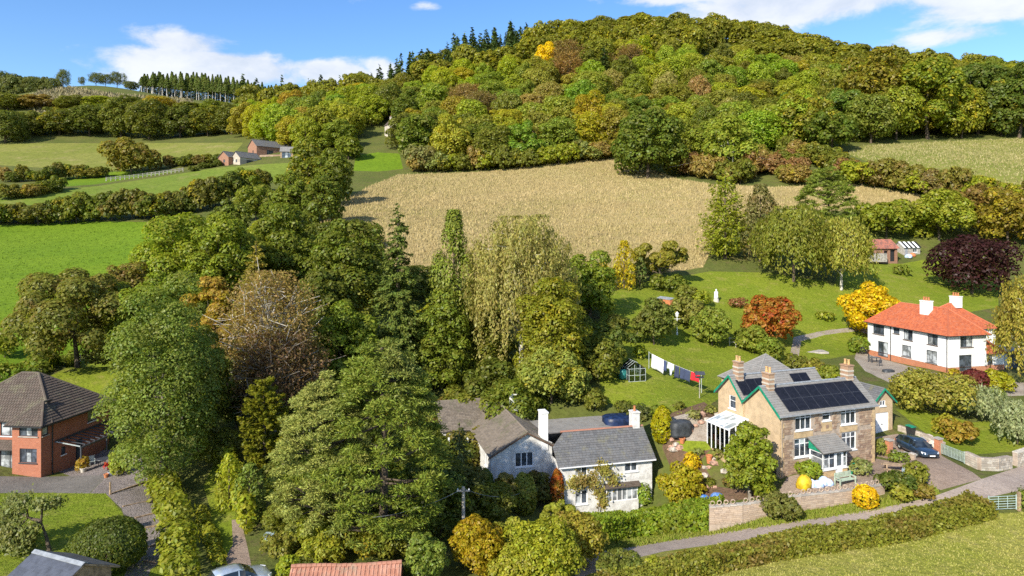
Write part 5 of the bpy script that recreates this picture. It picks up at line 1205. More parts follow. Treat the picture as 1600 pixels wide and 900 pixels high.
# roofs
sl_, ti, ri = MB(), MB(), MB(); o = .28; e = RZ - (RZ - HE) / (D / 2) * (D / 2 + o)
roof_plane(sl_, ti, [(-o, -o, e), (L + o, -o, e), (L + o, D / 2, RZ), (-o, D / 2, RZ)], .34, .27)
roof_plane(sl_, ti, [(L + o, D, HE), (-o, D, HE), (-o, D / 2, RZ), (L + o, D / 2, RZ)], .34, .27)
ridge(ri, (-o, D / 2, RZ + .02), (L + o, D / 2, RZ + .02)); yr = D + 1.98
roof_plane(sl_, ti, [(-o, D + .02, 6.02), (10.8, D + .02, 6.02), (10.8, yr, 8.0), (-o, yr, 8.0)], .34, .27)
roof_plane(sl_, ti, [(10.8, 9.1, 5.9), (-o, 9.1, 5.9), (-o, yr, 8.0), (10.8, yr, 8.0)], .34, .27)
ridge(ri, (-o, yr, 8.02), (10.8, yr, 8.02))
finish_roof(stone, sl_, ti, ri, 'grey_slate', 'lead')
sl_, ti, ri = MB(), MB(), MB(); ap = (8.1, 11.2, 8.95)
for q in ([(4.3, 8.6, 6.1), (11.9, 8.6, 6.1)], [(11.9, 8.6, 6.1), (11.9, 14.6, 6.1)], [(11.9, 14.6, 6.1), (4.3, 14.6, 6.1)], [(4.3, 14.6, 6.1), (4.3, 8.6, 6.1)]):
    roof_plane(sl_, ti, q + [ap], .4, .3)
    ridge(ri, q[0], ap, .07)
finish_roof(stone, sl_, ti, ri, 'grey_slate')
# green bargeboards on the left gables
for (y0, y1, y2, z0, zr) in [(-.3, D / 2, D, HE - .28, RZ), (D, yr, 9.15, 5.95, 8.0)]:
    for a, b, za, zb in ((y0, y1, z0, zr), (y2, y1, z0 + (.2 if y2 == D else 0), zr)):
        m = MB(); m.slab([(-o - .06, a, za - .16), (-o - .06, b, zb - .14), (-o - .06, b, zb + .10), (-o - .06, a, za + .08)], (.09, 0, 0)); m.build('bargeboard', M['green_paint'], stone)
m = MB(); m.box(-.3, L + .3, -.40, -.29, e - .06, e + .04); m.build('gutter', M['lead'], stone)
# solar panels, each its own
def panels(y_e, z_e, y_r, z_r, x0, nx, ny, pw, ph, off, start):
    d = Vector((0, y_r - y_e, z_r - z_e)).normalized(); n = Vector((1, 0, 0)).cross(d); b = Vector((0, y_e, z_e))
    for i in range(nx):
        for j in range(ny):
            q0 = b + Vector((x0 + i * (pw + .02), 0, 0)) + d * (start + j * (ph + .025)) + n * off
            c = [q0, q0 + Vector((pw, 0, 0)), q0 + Vector((pw, 0, 0)) + d * ph, q0 + d * ph]
            mm = MB(); mm.slab(c, n * .04); po = mm.build('solar_panel', M['panel_frame'], stone)
            cc = sum(c, Vector()) / 4; mm = MB(); mm.slab([cc + (v - cc) * .965 + n * .041 for v in c], n * .006); mm.build('cell_sheet', M['solar'], po)
panels(-o, e, D / 2, RZ, 1.02, 8, 2, 1.2, 1.36, .07, .38)
panels(D, 6.02, yr, 8.0, .15, 3, 1, 1.1, 1.75, .07, .45)
panels(D, 6.02, yr, 8.0, 7.0, 2, 1, 1.1, 1.75, .07, .6)
chimney(stone, .75, D / 2 - .05, 6.9, 9.15, .62, .95, 'brick_buff', 2, band=4, potm='buff_pot')
chimney(stone, .75, yr - .2, 7.0, 9.45, .62, .85, 'brick_buff', 2, band=4, potm='buff_pot')
chimney(stone, L - .75, D / 2 + .1, 6.9, 9.2, .7, .95, 'brick_buff', 2, band=4, potm='buff_pot')
# glazed porch
m = MB(); m.box(3.3, 4.72, -1.75, -1.6, -1.0, .95); m.box(5.58, 6.15, -1.75, -1.6, -1.0, .95); m.box(3.3, 3.45, -1.6, -.07, -1.0, .95); m.box(6.0, 6.15, -1.6, -.07, -1.0, .95); m.build('porch_wall', M['tan_stone'], stone)
pz0, pz1 = .95, 2.45; PO = (3.3, -1.75)
window(stone, PO, X1, NY, .02, 1.42, pz0, pz1, cols=2, tr=.62, fw=.1, name='porch_window', rec=.05)
window(stone, PO, X1, NY, 2.28, 2.83, pz0, pz1, cols=1, tr=.62, fw=.1, name='porch_window', rec=.05)
window(stone, PO, Y1, NX, .02, 1.68, pz0, pz1, cols=1, tr=.62, fw=.12, name='porch_window', rec=.05)
window(stone, (6.15, -1.75), Y1, PX, .02, 1.68, pz0, pz1, cols=1, tr=.62, fw=.12, name='porch_window', rec=.05)
dr = MB(); dr.obox(PO, X1, NY, 1.44, 2.26, -.12, -.02, .12, 2.45); do = dr.build('porch_door', M['white'], stone)
q = MB(); q.obox(PO, X1, NY, 1.60, 2.10, -.02, -.008, 1.15, 2.25); q.build('pane', M['glass'], do)
sl_, ti = MB(), MB(); roof_plane(sl_, ti, [(3.05, -2.05, 2.5), (6.4, -2.05, 2.5), (6.4, -.075, 3.5), (3.05, -.075, 3.5)], .3, .25); finish_roof(stone, sl_, ti, None, 'grey_slate', name='porch_roof')
m = MB(); m.slab([(3.22, -1.9, 2.46), (3.22, -.08, 2.46), (3.22, -.08, 3.38)], (.06, 0, 0)); m.build('porch_cheek', M['green_paint'], stone)
# lean-to conservatory on the left gable
cx0, cx1, cy0, cy1, cz0, cz1, cz2 = -2.35, -.03, 4.2, 7.55, .9, 3.55, 4.25
m = MB(); m.box(cx0, cx1, cy0, cy1, cz0 - 1.2, cz0 + .12); m.build('conservatory_base', M['tan_stone'], stone)
m = MB()
for y_ in np.linspace(cy0, cy1, 6): m.box(cx0, cx0 + .09, y_ - .045, y_ + .045, cz0 + .13, cz1 - .1)
for x_ in (cx0 + .8, cx0 + 1.6, cx1 - .05):
    for y_ in (cy0, cy1): m.box(x_ - .045, x_ + .045, y_ - .045, y_ + .045, cz0 + .13, cz1 + (x_ - cx0) * .3 - .02)
for y_ in (cy0, cy1): m.box(cx0 + .1, cx1, y_ - .05, y_ + .05, cz0 + .13, cz0 + .25)
m.box(cx0 - .03, cx0 + .12, cy0 - .06, cy1 + .06, cz1 - .1, cz1 + .02)
for y_ in np.linspace(cy0, cy1, 5): m.slab([(cx0, y_ - .045, cz1), (cx1, y_ - .045, cz2), (cx1, y_ + .045, cz2), (cx0, y_ + .045, cz1)], (0, 0, .08))
m.box(cx1 - .1, cx1, cy0, cy1, cz2, cz2 + .1)
cv_ = m.build('conservatory_frame', M['white'], stone)
for k in range(5):
    ya, yb = np.linspace(cy0, cy1, 6)[k] + .05, np.linspace(cy0, cy1, 6)[k + 1] - .05; q = MB(); q.box(cx0 + .03, cx0 + .045, ya, yb, cz0 + .13, cz1 - .1); q.build('pane', M['clear'], cv_)
for k in range(4):
    ya, yb = np.linspace(cy0, cy1, 5)[k] + .05, np.linspace(cy0, cy1, 5)[k + 1] - .05; q = MB(); q.slab([(cx0, ya, cz1 + .03), (cx1, ya, cz2 + .03), (cx1, yb, cz2 + .03), (cx0, yb, cz1 + .03)], (0, 0, .015)); q.build('roof_pane', M['roof_glass'], cv_)
q = MB(); q.box(cx0 + .1, cx1 - .1, cy0 - .01, cy0 + .005, cz0 + .26, cz1 - .05); q.build('pane', M['clear'], cv_)

# ------------------------------------------------------------------ garage beside the stone house
g0 = P(1364, 679, 72); gar = thing('garage', 'small tan garage with white up-and-over door and green bargeboards', 'garage', g0, R(20))
GW, GD, GE, GR = 2.75, 6.0, 3.5, 4.75
m = MB(); wall(m, (0, 0), X1, NY, 0, GW, -.8, GE, [(.38, 2.2, 0, 2.2), (.95, 1.75, 2.9, 3.48)], top=(GW / 2, GR)); wall(m, (0, 0), Y1, NX, 0, GD, -.8, GE); wall(m, (GW, 0), Y1, PX, 0, GD, -.8, GE); wall(m, (0, GD), X1, PY, 0, GW, -.8, GE, top=(GW / 2, GR)); m.build('wall', M['tan_render'], gar)
m = MB(); m.obox((0, 0), X1, NY, .38, 2.2, -.12, -.06, 0, 2.2); dg = m.build('garage_door', M['white'], gar)
q = MB(); q.box(1.24, 1.34, .02, .058, .9, 1.0); q.build('handle', M['black'], dg)
window(gar, (0, 0), X1, NY, .95, 1.75, 2.9, 3.48, cols=2, fw=.08, bar=.08, rec=.06)
m = MB(); m.box(.85, 1.85, -.05, -.01, 3.485, 3.9)
sl_, ti, ri = MB(), MB(), MB(); k = (GR - GE) / (GW / 2)
roof_plane(sl_, ti, [(-.25, GD, GE - .25 * k), (-.25, -.25, GE - .25 * k), (GW / 2, -.25, GR), (GW / 2, GD, GR)], .34, .27); roof_plane(sl_, ti, [(GW + .25, -.25, GE - .25 * k), (GW + .25, GD, GE - .25 * k), (GW / 2, GD, GR), (GW / 2, -.25, GR)], .34, .27); ridge(ri, (GW / 2, -.25, GR + .02), (GW / 2, GD, GR + .02))
finish_roof(gar, sl_, ti, ri, 'slate')
for a, b in ((-.3, GW / 2), (GW + .3, GW / 2)):
    m = MB(); za = GE - .3 * k; m.slab([(a, -.34, za - .12), (b, -.34, GR - .12), (b, -.34, GR + .1), (a, -.34, za + .1)], (0, .08, 0)); m.build('bargeboard', M['green_paint'], gar)

# ------------------------------------------------------------------ white cottage
CO = P(876, 798, 65); cot = thing('cottage', 'white rendered cottage with grey slate roof and white chimneys', 'house', CO, R(14.6))
fh = [(1.5, 2.72, 3.12, 4.2), (6.6, 7.95, 3.1, 4.22), (1.5, 2.72, .4, 1.75), (4.55, 7.85, .45, 1.8)]
m = MB(); wall(m, (0, 0), X1, NY, 0, 9.5, -2, 4.42, fh); wall(m, (0, 0), Y1, NX, 0, 2.65, -2, 4.42); wall(m, (9.5, 0), Y1, PX, 0, 5.5, -2, 4.42, top=(2.75, 6.65)); wall(m, (0, 5.5), X1, PY, 0, 9.5, -2, 4.42)
wall(m, (-6.2, 2.65), X1, NY, 0, 6.2, -2, 5.0, [(2.4, 4.28, 3.55, 4.98)], top=(3.6, 7.0)); wall(m, (-6.2, 2.65), Y1, NX, 0, 9.2, -2, 5.0, [(1.5, 2.6, 3.2, 4.6)]); wall(m, (0, 2.65), Y1, PX, 0, 14, -2, 5.0)
wall(m, (-9.4, 11.85), X1, NY, 0, 3.2, -2, 5.0, [(.9, 2.2, 2.9, 4.6)]); wall(m, (-9.4, 11.85), Y1, NX, 0, 9, -2, 5.0); wall(m, (-9.4, 20.8), X1, PY, 0, 9.4, -2, 5.0)
m.add([(-6.2, 2.655, 5.0), (0, 2.655, 5.0), (0, 2.655, 5.72), (-2.6, 2.655, 7.0)], [(0, 1, 2, 3)])
m.build('wall', M['lime_white'], cot)
window(cot, (0, 0), X1, NY, *fh[0], cols=2, fw=.08, bar=.09); window(cot, (0, 0), X1, NY, *fh[1], cols=2, fw=.08, bar=.09); window(cot, (0, 0), X1, NY, *fh[2], cols=2, fw=.08, bar=.09)
window(cot, (0, 0), X1, NY, *fh[3], cols=6, fw=.09, bar=.09, rec=-.25, name='bay_window', g='glass_pale')
m = MB(); m.box(4.5, 7.9, -.33, -.005, -1.2, .44); m.build('bay_base', M['lime_white'], cot)
sl_, ti = MB(), MB(); roof_plane(sl_, ti, [(4.35, -.62, 1.84), (8.05, -.62, 1.84), (8.05, -.01, 2.12), (4.35, -.01, 2.12)], .26, .2); finish_roof(cot, sl_, ti, None, 'brown_tile', name='bay_roof')
window(cot, (-6.2, 2.65), X1, NY, 2.4, 4.28, 3.55, 4.98, cols=3, fw=.08, bar=.09)
window(cot, (-6.2, 2.65), Y1, NX, 1.5, 2.6, 3.2, 4.6, cols=2, frame='white'); window(cot, (-9.4, 11.85), X1, NY, .9, 2.2, 2.9, 4.6, cols=2)
m = MB(); m.box(5.05, 5.38, -.12, -.002, 3.95, 4.3); m.build('alarm_box', M['clay'], cot)
m = MB(); m.box(-.25, 9.75, -.42, -.32, 4.1, 4.2); m.build('gutter', M['white'], cot)
sl_, ti, ri = MB(), MB(), MB(); o = .3; k = (6.65 - 4.42) / 2.75
roof_plane(sl_, ti, [(-.3, -o, 4.42 - o * k), (9.8, -o, 4.42 - o * k), (9.8, 2.75, 6.65), (1.2, 2.75, 6.65), (-.3, 1.5, 6.65 - 1.25 * k)], .36, .27, .04, .02)
roof_plane(sl_, ti, [(9.8, 5.8, 4.42 - o * k), (-.3, 5.8, 4.42 - o * k), (-.3, 2.75, 6.65), (9.8, 2.75, 6.65)], .36, .27, .04, .02)
ridge(ri, (.9, 2.75, 6.66), (9.8, 2.75, 6.66), .12); finish_roof(cot, sl_, ti, ri, 'slate', 'pantile')
# rear flat-pitched range
m = MB(); wall(m, (.1, 5.6), X1, PY, 0, 9.0, -2, 5.0); wall(m, (9.1, 5.6), Y1, PX, 0, 5.2, -2, 5.0)
m.build('rear_wall', M['lime_white'], cot)
sl_, ti = MB(), MB(); roof_plane(sl_, ti, [(0.02, 5.9, 5.15), (9.3, 5.9, 5.15), (9.3, 11.0, 5.6), (0.02, 11.0, 5.6)], .5, .4, .02); finish_roof(cot, sl_, ti, None, 'grey_slate', name='rear_roof')
# gabled wing, stone-slated
sl_, ti, ri = MB(), MB(), MB(); s1 = (7.0 - 5.04) / 3.6; s2 = s1
roof_plane(sl_, ti, [(-6.5, 12.0, 4.88), (-6.5, 2.3, 4.88), (-2.6, 2.3, 7.0), (-2.6, 16.6, 7.0)], .36, .27, .04, .02)
roof_plane(sl_, ti, [(.35, 2.3, 7.0 - 2.95 * s2), (.35, 16.6, 7.0 - 2.95 * s2), (-2.6, 16.6, 7.0), (-2.6, 2.3, 7.0)], .36, .27, .04, .02)
ridge(ri, (-2.6, 2.3, 7.01), (-2.6, 16.6, 7.01), .1)
roof_plane(sl_, ti, [(-9.7, 11.6, 4.88), (-6.5, 11.6, 4.88), (-2.6, 16.6, 7.0), (-9.7, 16.6, 7.0)], .36, .27, .04, .02)
roof_plane(sl_, ti, [(-2.6, 21.2, 5.0), (-9.7, 21.2, 5.0), (-9.7, 16.6, 7.0), (-2.6, 16.6, 7.0)], .36, .27, .04, .02)
ridge(ri, (-9.7, 16.6, 7.01), (-2.6, 16.6, 7.01), .1)
finish_roof(cot, sl_, ti, ri, 'stone_slate')
for a, b, za, zb in ((-6.55, -2.6, 4.8, 7.0), (.35, -2.6, 7.0 - 2.95 * s2, 7.0)):
    m = MB(); m.slab([(a, 2.27, za - .18), (b, 2.27, zb - .16), (b, 2.27, zb - .02), (a, 2.27, za - .03)], (0, .06, 0)); m.build('bargeboard', M['brown_frame'], cot)
chimney(cot, -.75, 3.2, 5.0, 8.75, .62, 1.25, 'render_white', 0); chimney(cot, 9.0, 3.0, 5.2, 8.15, .72, 1.0, 'lime_white', 1); chimney(cot, -1.4, 12.4, 5.5, 8.4, .75, .75, 'render_white', 1)
# porch balcony and outside stair on the left
m = MB(); m.box(-9.4, -6.25, 9.2, 11.8, 2.2, 2.32); bl = m.build('balcony', M['brown_frame'], cot)
for x_ in np.linspace(-9.3, -6.5, 9): q = MB(); q.box(x_ - .04, x_ + .04, 9.22, 9.28, 2.33, 3.25); q.build('baluster', M['brown_frame'], bl)
q = MB(); q.box(-9.4, -6.3, 9.2, 9.3, 3.25, 3.35); q.build('handrail', M['brown_frame'], bl)
for x_ in (-9.2, -7.2): q = MB(); q.box(x_ - .08, x_ + .08, 9.35, 9.5, -1.5, 4.9); q.build('post', M['white'], bl)
stc = MB(); stc.slab([(-7.55, 9.15, 2.1), (-7.5, 4.6, -.9), (-7.5, 4.6, -1.15), (-7.55, 9.15, 1.85)], (.06, 0, 0)); sp = stc.build('staircase', M['brown_frame'], cot)
for i in range(12): q = MB(); y_ = 9.1 - i * .38; q.box(-7.48, -6.3, y_ - .28, y_, 2.1 - i * .25 - .05, 2.1 - i * .25); q.build('tread', M['brown_frame'], sp)
for i in range(9): q = MB(); y_ = 9.0 - i * .5; q.box(-7.46, -7.40, y_ - .04, y_ + .04, 2.12 - i * .33, 3.0 - i * .33); q.build('baluster', M['brown_frame'], sp)
m = MB(); m.box(9.62, 10.5, 1.0, 3.2, -2, 1.6); m.build('lean_to', M['white'], cot)

# ------------------------------------------------------------------ red-roofed white house
WH = P(1356, 553, 107); rh_ = thing('white_house', 'large white house with an orange-red hipped roof and brick plinth', 'house', WH, R(-77.2))
L, D, HE, RZ = 14.9, 6.3, 5.25, 8.3
fh = [(1.1, 3.4, 3.4, 5.0), (5.2, 6.4, 4.0, 5.05), (7.15, 8.85, 3.4, 5.0), (11.45, 13.2, 3.4, 5.0), (2.1, 4.2, .12, 2.4), (6.85, 8.6, .95, 2.6), (11.25, 13.1, .8, 2.6)]
sh_ = [(2.0, 4.05, 3.4, 5.0), (1.8, 3.9, .1, 2.35)]
m = MB(); wall(m, (0, 0), X1, NY, 0, L, .72, HE, fh[:4] + [(2.1, 4.2, .72, 2.4)] + fh[5:]); wall(m, (L, 0), Y1, PX, 0, D, .72, HE, [sh_[0], (1.8, 3.9, .72, 2.35)]); wall(m, (0, 0), Y1, NX, 0, D, .72, HE); wall(m, (0, D), X1, PY, 0, L, .72, HE)
wall(m, (10.2, 6.3), Y1, PX, 0, 6.8, .72, HE, [(.5, 1.6, 3.2, 4.8)]); wall(m, (2.2, 13.1), X1, PY, 0, 8, .72, HE); wall(m, (2.2, 6.3), Y1, NX, 0, 6.8, .72, HE)
m.build('wall', M['render_white'], rh_)
m = MB(); wall(m, (0, -.04), X1, NY, -.04, L + .04, -1.6, .72, [(2.1, 4.2, .12, .72)]); wall(m, (L + .04, 0), Y1, PX, -.04, D, -1.6, .72, [(1.8, 3.9, .1, .72)]); wall(m, (-.04, 0), Y1, NX, -.04, D, -1.6, .72); wall(m, (10.24, 6.3), Y1, PX, 0, 6.8, -1.6, .72); m.build('plinth', M['brick_orange'], rh_)
for h, c in zip(fh[:4], (3, 1, 2, 2)): window(rh_, (0, 0), X1, NY, *h, cols=c, frame='dark_frame', sill='brown_frame', fw=.09, bar=.08)
window(rh_, (0, 0), X1, NY, *fh[4], cols=2, frame='dark_frame', sill=None, name='patio_door', fw=.09, bar=.09)
for h, c in zip(fh[5:], (2, 2)): window(rh_, (0, 0), X1, NY, *h, cols=c, frame='dark_frame', sill='brown_frame', fw=.09, bar=.08, g='glass_pale')
window(rh_, (L, 0), Y1, PX, *sh_[0], cols=2, frame='dark_frame', sill='brown_frame', fw=.09, bar=.08); window(rh_, (L, 0), Y1, PX, *sh_[1], cols=2, frame='dark_frame', sill=None, name='patio_door', fw=.09, bar=.09)
window(rh_, (10.2, 6.3), Y1, PX, .5, 1.6, 3.2, 4.8, cols=2, frame='dark_frame', sill='brown_frame')
for x_, y_ in ((4.75, -.09), (L - .12, -.09)): m = MB(); m.tube([(x_, y_, -.3), (x_, y_, HE - .1)], .055); m.build('drainpipe', M['black'], rh_)
o = .38; k = (RZ - HE) / (D / 2); ez = HE - o * k * .6
sl_, ti, ri = MB(), MB(), MB()
A, B, C_, D_ = (-o, -o, ez), (L + o, -o, ez), (L + o, D + o, ez), (-o, D + o, ez); r0, r1 = (D / 2, D / 2, RZ), (L - D / 2, D / 2, RZ)
for q in ([A, B, r1, r0], [B, C_, r1], [C_, D_, r0, r1], [D_, A, r0]): roof_plane(sl_, ti, q, .25, .22, .03, .004, .006)
for a, b in ((A, r0), (B, r1), (C_, r1), (D_, r0), (r0, r1)): ridge(ri, a, b, .11)
A, B, C_, D_ = (2, 3.0, ez), (10.55, 3.0, ez), (10.55, 13.45, ez), (2, 13.45, ez); c0, c1 = (6.1, 8.0, 8.45), (6.4, 9.2, 8.45)
A, B, C_, D_ = (1.9, 5.0, ez), (10.6, 5.0, ez), (10.6, 13.4, ez), (1.9, 13.4, ez); c0, c1 = (6.1, 9.2, 8.4), (6.4, 9.2, 8.4)
for q in ([A, B, c1, c0], [B, C_, c1], [C_, D_, c0, c1], [D_, A, c0]): roof_plane(sl_, ti, q, .25, .22, .03, .004, .006)
for a, b in ((A, c0), (B, c1), (C_, c1), (D_, c0)): ridge(ri, a, b, .11)
finish_roof(rh_, sl_, ti, ri, 'red_tile')
m = MB(); m.box(-o - .05, L + o + .05, -o - .12, -o - .02, ez - .08, ez + .03); m.box(L + o + .02, L + o + .12, -o, D + o, ez - .08, ez + .03); m.build('gutter', M['black'], rh_)
chimney(rh_, 8.9, 2.3, 6.6, 9.2, 1.5, .85, 'render_white', 3); chimney(rh_, 6.8, 9.6, 7.8, 9.5, 1.4, .9, 'render_white', 3)
# small annexe on the right with its own tiled roof and a glass lobby
m = MB(); wall(m, (12.6, 6.34), X1, NY, 0, .01, -1, 1)
m = MB(); m.box(11.3, 14.6, 6.36, 9.6, .72, 2.35); an = m.build('annexe', M['render_white'], rh_)
q = MB(); q.box(11.28, 14.64, 6.36, 9.64, -1.5, .715); q.build('plinth', M['brick_orange'], an)
window(rh_, (14.6, 6.36), Y1, PX, .5, 1.2, .9, 2.1, cols=1, frame='dark_frame', sill='brown_frame', rec=-.04)
sl_, ti, ri = MB(), MB(), MB(); pa = [(14.95, 6.36, 2.3), (14.95, 9.9, 2.3), (12.8, 8.2, 4.0), (12.8, 6.36, 4.0)]
roof_plane(sl_, ti, pa, .25, .22, .03, .004, .006); roof_plane(sl_, ti, [(14.95, 9.9, 2.3), (10.6, 9.9, 2.3), (10.6, 8.2, 4.0), (12.8, 8.2, 4.0)], .25, .22, .03, .004, .006)
ridge(ri, pa[1], pa[2]); finish_roof(rh_, sl_, ti, ri, 'red_tile', name='annexe_roof')
m = MB(); m.box(10.5, 14.2, 9.75, 13.6, 2.4, 2.6); m.build('flat_roof', M['lead'], rh_)
window(rh_, (14.2, 9.75), Y1, PX, 0.05, 3.6, .05, 2.38, cols=4, frame='dark_frame', sill=None, rec=0, name='glass_lobby')

# ------------------------------------------------------------------ brick house on the left
BH = P(64, 744, 67); bri = thing('brick_house', 'red brick house with brown tiled hip roof and bay tower', 'house', BH, R(-6.3))
HE = 5.15; W_ = 12.5; D = 9.6; by = 1.3
m = MB(); bayh = [(-2.35, -.35, 3.85, 4.98), (-2.3, -.45, 1.25, 2.65)]
wall(m, (0, 0), X1, NY, -3.1, 0, -1.5, HE, bayh); wall(m, (0, 0), Y1, PX, 0, D, -1.5, HE, [(.15, .95, 3.85, 4.98), (6.3, 7.7, 3.5, 4.85), (2.6, 3.2, 1.2, 2.0), (4.6, 5.6, 0, 2.1)]); wall(m, (-3.1, 0), Y1, NX, 0, by, -1.5, HE)
wall(m, (0, by), X1, NY, -W_, -3.1, -1.5, HE, [(-5.6, -3.6, 3.4, 4.9), (-5.7, -3.5, .05, 2.2)]); wall(m, (-W_, by), Y1, NX, 0, D - by, -1.5, HE); wall(m, (0, D), X1, PY, -W_, 0, -1.5, HE)
m.build('wall', M['brick_red'], bri)
window(bri, (0, 0), X1, NY, *bayh[0], cols=3, frame='dark_frame', sill='concrete'); window(bri, (0, 0), X1, NY, *bayh[1], cols=3, frame='dark_frame', sill='dark_frame', tr=.72)
window(bri, (0, 0), Y1, PX, .15, .95, 3.85, 4.98, cols=1, frame='dark_frame', sill='concrete', g='glass_pale'); window(bri, (0, 0), Y1, PX, 6.3, 7.7, 3.5, 4.85, cols=2, frame='dark_frame'); window(bri, (0, 0), Y1, PX, 2.6, 3.2, 1.2, 2.0, cols=1, frame='dark_frame')
window(bri, (0, 0), Y1, PX, 4.6, 5.6, 0, 2.1, cols=1, frame='dark_frame', sill=None, name='terrace_door')
window(bri, (0, by), X1, NY, -5.6, -3.6, 3.4, 4.9, cols=2, frame='dark_frame', g='glass_pale'); window(bri, (0, by), X1, NY, -5.7, -3.5, .05, 2.2, cols=2, frame='dark_frame', sill=None, name='patio_door', g='glass_pale')
sl_, ti = MB(), MB(); roof_plane(sl_, ti, [(-8, by - 1.1, 2.35), (-3.15, by - 1.1, 2.35), (-3.15, by - .01, 3.0), (-8, by - .01, 3.0)], .3, .3); finish_roof(bri, sl_, ti, None, 'brown_tile', name='canopy_roof')
o = .45; ez = HE - .2; yc = (by + D) / 2; rz = HE + 3.75; r1 = (-5.0, yc, rz); r0 = (-W_ + 5.6, yc, rz)
sl_, ti, ri = MB(), MB(), MB(); A, B, C_, D_ = (-W_ - o, by - o, ez), (o, by - o, ez), (o, D + o, ez), (-W_ - o, D + o, ez)
for q in ([A, B, r1, r0], [B, C_, r1], [C_, D_, r0, r1], [D_, A, r0]): roof_plane(sl_, ti, q, .3, .34, .06, .01, .03)
for a, b in ((A, r0), (B, r1), (C_, r1), (D_, r0), (r0, r1)): ridge(ri, a, b, .13)
bz = ez + .02; bA, bB = (-3.5, -o, bz), (o, -o, bz); ap = (-1.55, 2.1, bz + 1.75)
kk = (rz - ez) / (yc - by + o)
for q in ([bA, bB, ap], [bB, (o + .02, 2.2, bz), ap], [(-3.5, 2.2, bz), bA, ap]): roof_plane(sl_, ti, q, .3, .34, .06, .01, .03)
for a in (bA, bB): ridge(ri, a, ap, .12)
ridge(ri, ap, (-1.55, 3.2, bz + 1.75), .12)
finish_roof(bri, sl_, ti, ri, 'brown_tile')
m = MB(); m.box(-3.55, o + .08, -o - .12, -o - .01, ez - .1, ez + .03); m.box(o + .02, o + .12, -o, D + o, ez - .12, ez + .01); m.build('gutter', M['black'], bri)
m = MB(); m.tube([(.1, 1.35, -.3), (.1, 1.35, ez)], .055); m.build('drainpipe', M['black'], bri)
# veranda of dark beams with glass along the right wall
vm = MB(); vm.box(.02, .14, 1.7, 9.4, 2.75, 2.95); vm.box(2.75, 2.9, 1.7, 9.4, 2.25, 2.42); vr = vm.build('veranda', M['dark_frame'], bri)
for i, y_ in enumerate(np.linspace(1.75, 9.35, 12)):
    q = MB(); q.slab([(.14, y_ - .04, 2.80), (2.78, y_ - .04, 2.42), (2.78, y_ + .04, 2.42), (.14, y_ + .04, 2.80)], (0, 0, .1)); q.build('rafter', M['dark_frame' if i else 'steel'], vr)
for y_ in (1.8, 5.5, 9.2): q = MB(); q.box(2.76, 2.88, y_ - .06, y_ + .06, -1, 2.25); q.build('post', M['green_paint' if False else 'dark_frame'], vr)
# ------------------------------------------------------------------ barns and the far cottage
def barn(name, label, cat, g, rz, w, d, he, hr, wm, rm, openings=(), chim=None, wins=()):
    t_ = thing(name, label, cat, g, rz); m = MB()
    wall(m, (0, 0), X1, NY, 0, w, -2.5, he, list(openings)); wall(m, (0, d), X1, PY, 0, w, -2.5, he); wall(m, (0, 0), Y1, NX, 0, d, -2.5, he, [(d * .35, d * .35 + .9, he * .35, he * .35 + 1.2)], top=(d / 2, hr)); wall(m, (w, 0), Y1, PX, 0, d, -2.5, he, top=(d / 2, hr)); m.build('wall', M[wm], t_)
    for h in openings: window(t_, (0, 0), X1, NY, *h, cols=max(1, int((h[1] - h[0]) / 1.0)), frame='dark_frame', sill=None, rec=.05)
    window(t_, (0, 0), Y1, NX, d * .35, d * .35 + .9, he * .35, he * .35 + 1.2, cols=1, frame='dark_frame', sill=None)
    sl_, ti, ri = MB(), MB(), MB(); o = .3; k = (hr - he) / (d / 2)
    roof_plane(sl_, ti, [(-o, -o, he - o * k), (w + o, -o, he - o * k), (w + o, d / 2, hr), (-o, d / 2, hr)], .5, .4); roof_plane(sl_, ti, [(w + o, d + o, he - o * k), (-o, d + o, he - o * k), (-o, d / 2, hr), (w + o, d / 2, hr)], .5, .4); ridge(ri, (-o, d / 2, hr), (w + o, d / 2, hr), .14)
    finish_roof(t_, sl_, ti, ri, rm, 'slate')
    if chim: chimney(t_, chim[0], chim[1], he, hr + 1.3, .9, .7, wm, 1)
    return t_
bg_ = at(401, 245); barn('brick_barn', 'long red brick barn with slate roof on the hill', 'barn', bg_, R(48), 17.5, 7.5, 4.8, 7.6, 'barn_brick', 'slate', [(4.5, 7.5, .3, 3.2), (9, 12, .3, 2.6)])
barn('brick_barn', 'smaller gabled brick barn lower left of the long barn', 'barn', at(357, 258.5), R(64), 9, 5.6, 3.6, 5.8, 'barn_brick', 'slate', [(2, 3.4, .3, 2.3)])
barn('stone_barn', 'grey stone gabled barn between the two brick barns', 'barn', at(375, 257.5), R(58), 9.5, 5.4, 3.2, 5.5, 'palestone', 'slate', [(3, 6, .2, 2.2)])
barn('cart_shed', 'little cart shed with grey roof at the right end of the long barn', 'shed', at(438, 247), R(10), 5, 4.5, 2.9, 4.9, 'wood', 'grey_slate', [(.6, 4.2, .1, 2.4)])
barn('hill_cottage', 'small pale stone cottage half hidden in the hillside wood', 'house', at(601, 212), R(-58), 6.5, 5.6, 4.8, 7.8, 'palestone', 'brown_tile', [(2, 3, 1, 2.4)], chim=(.6, 2.8))
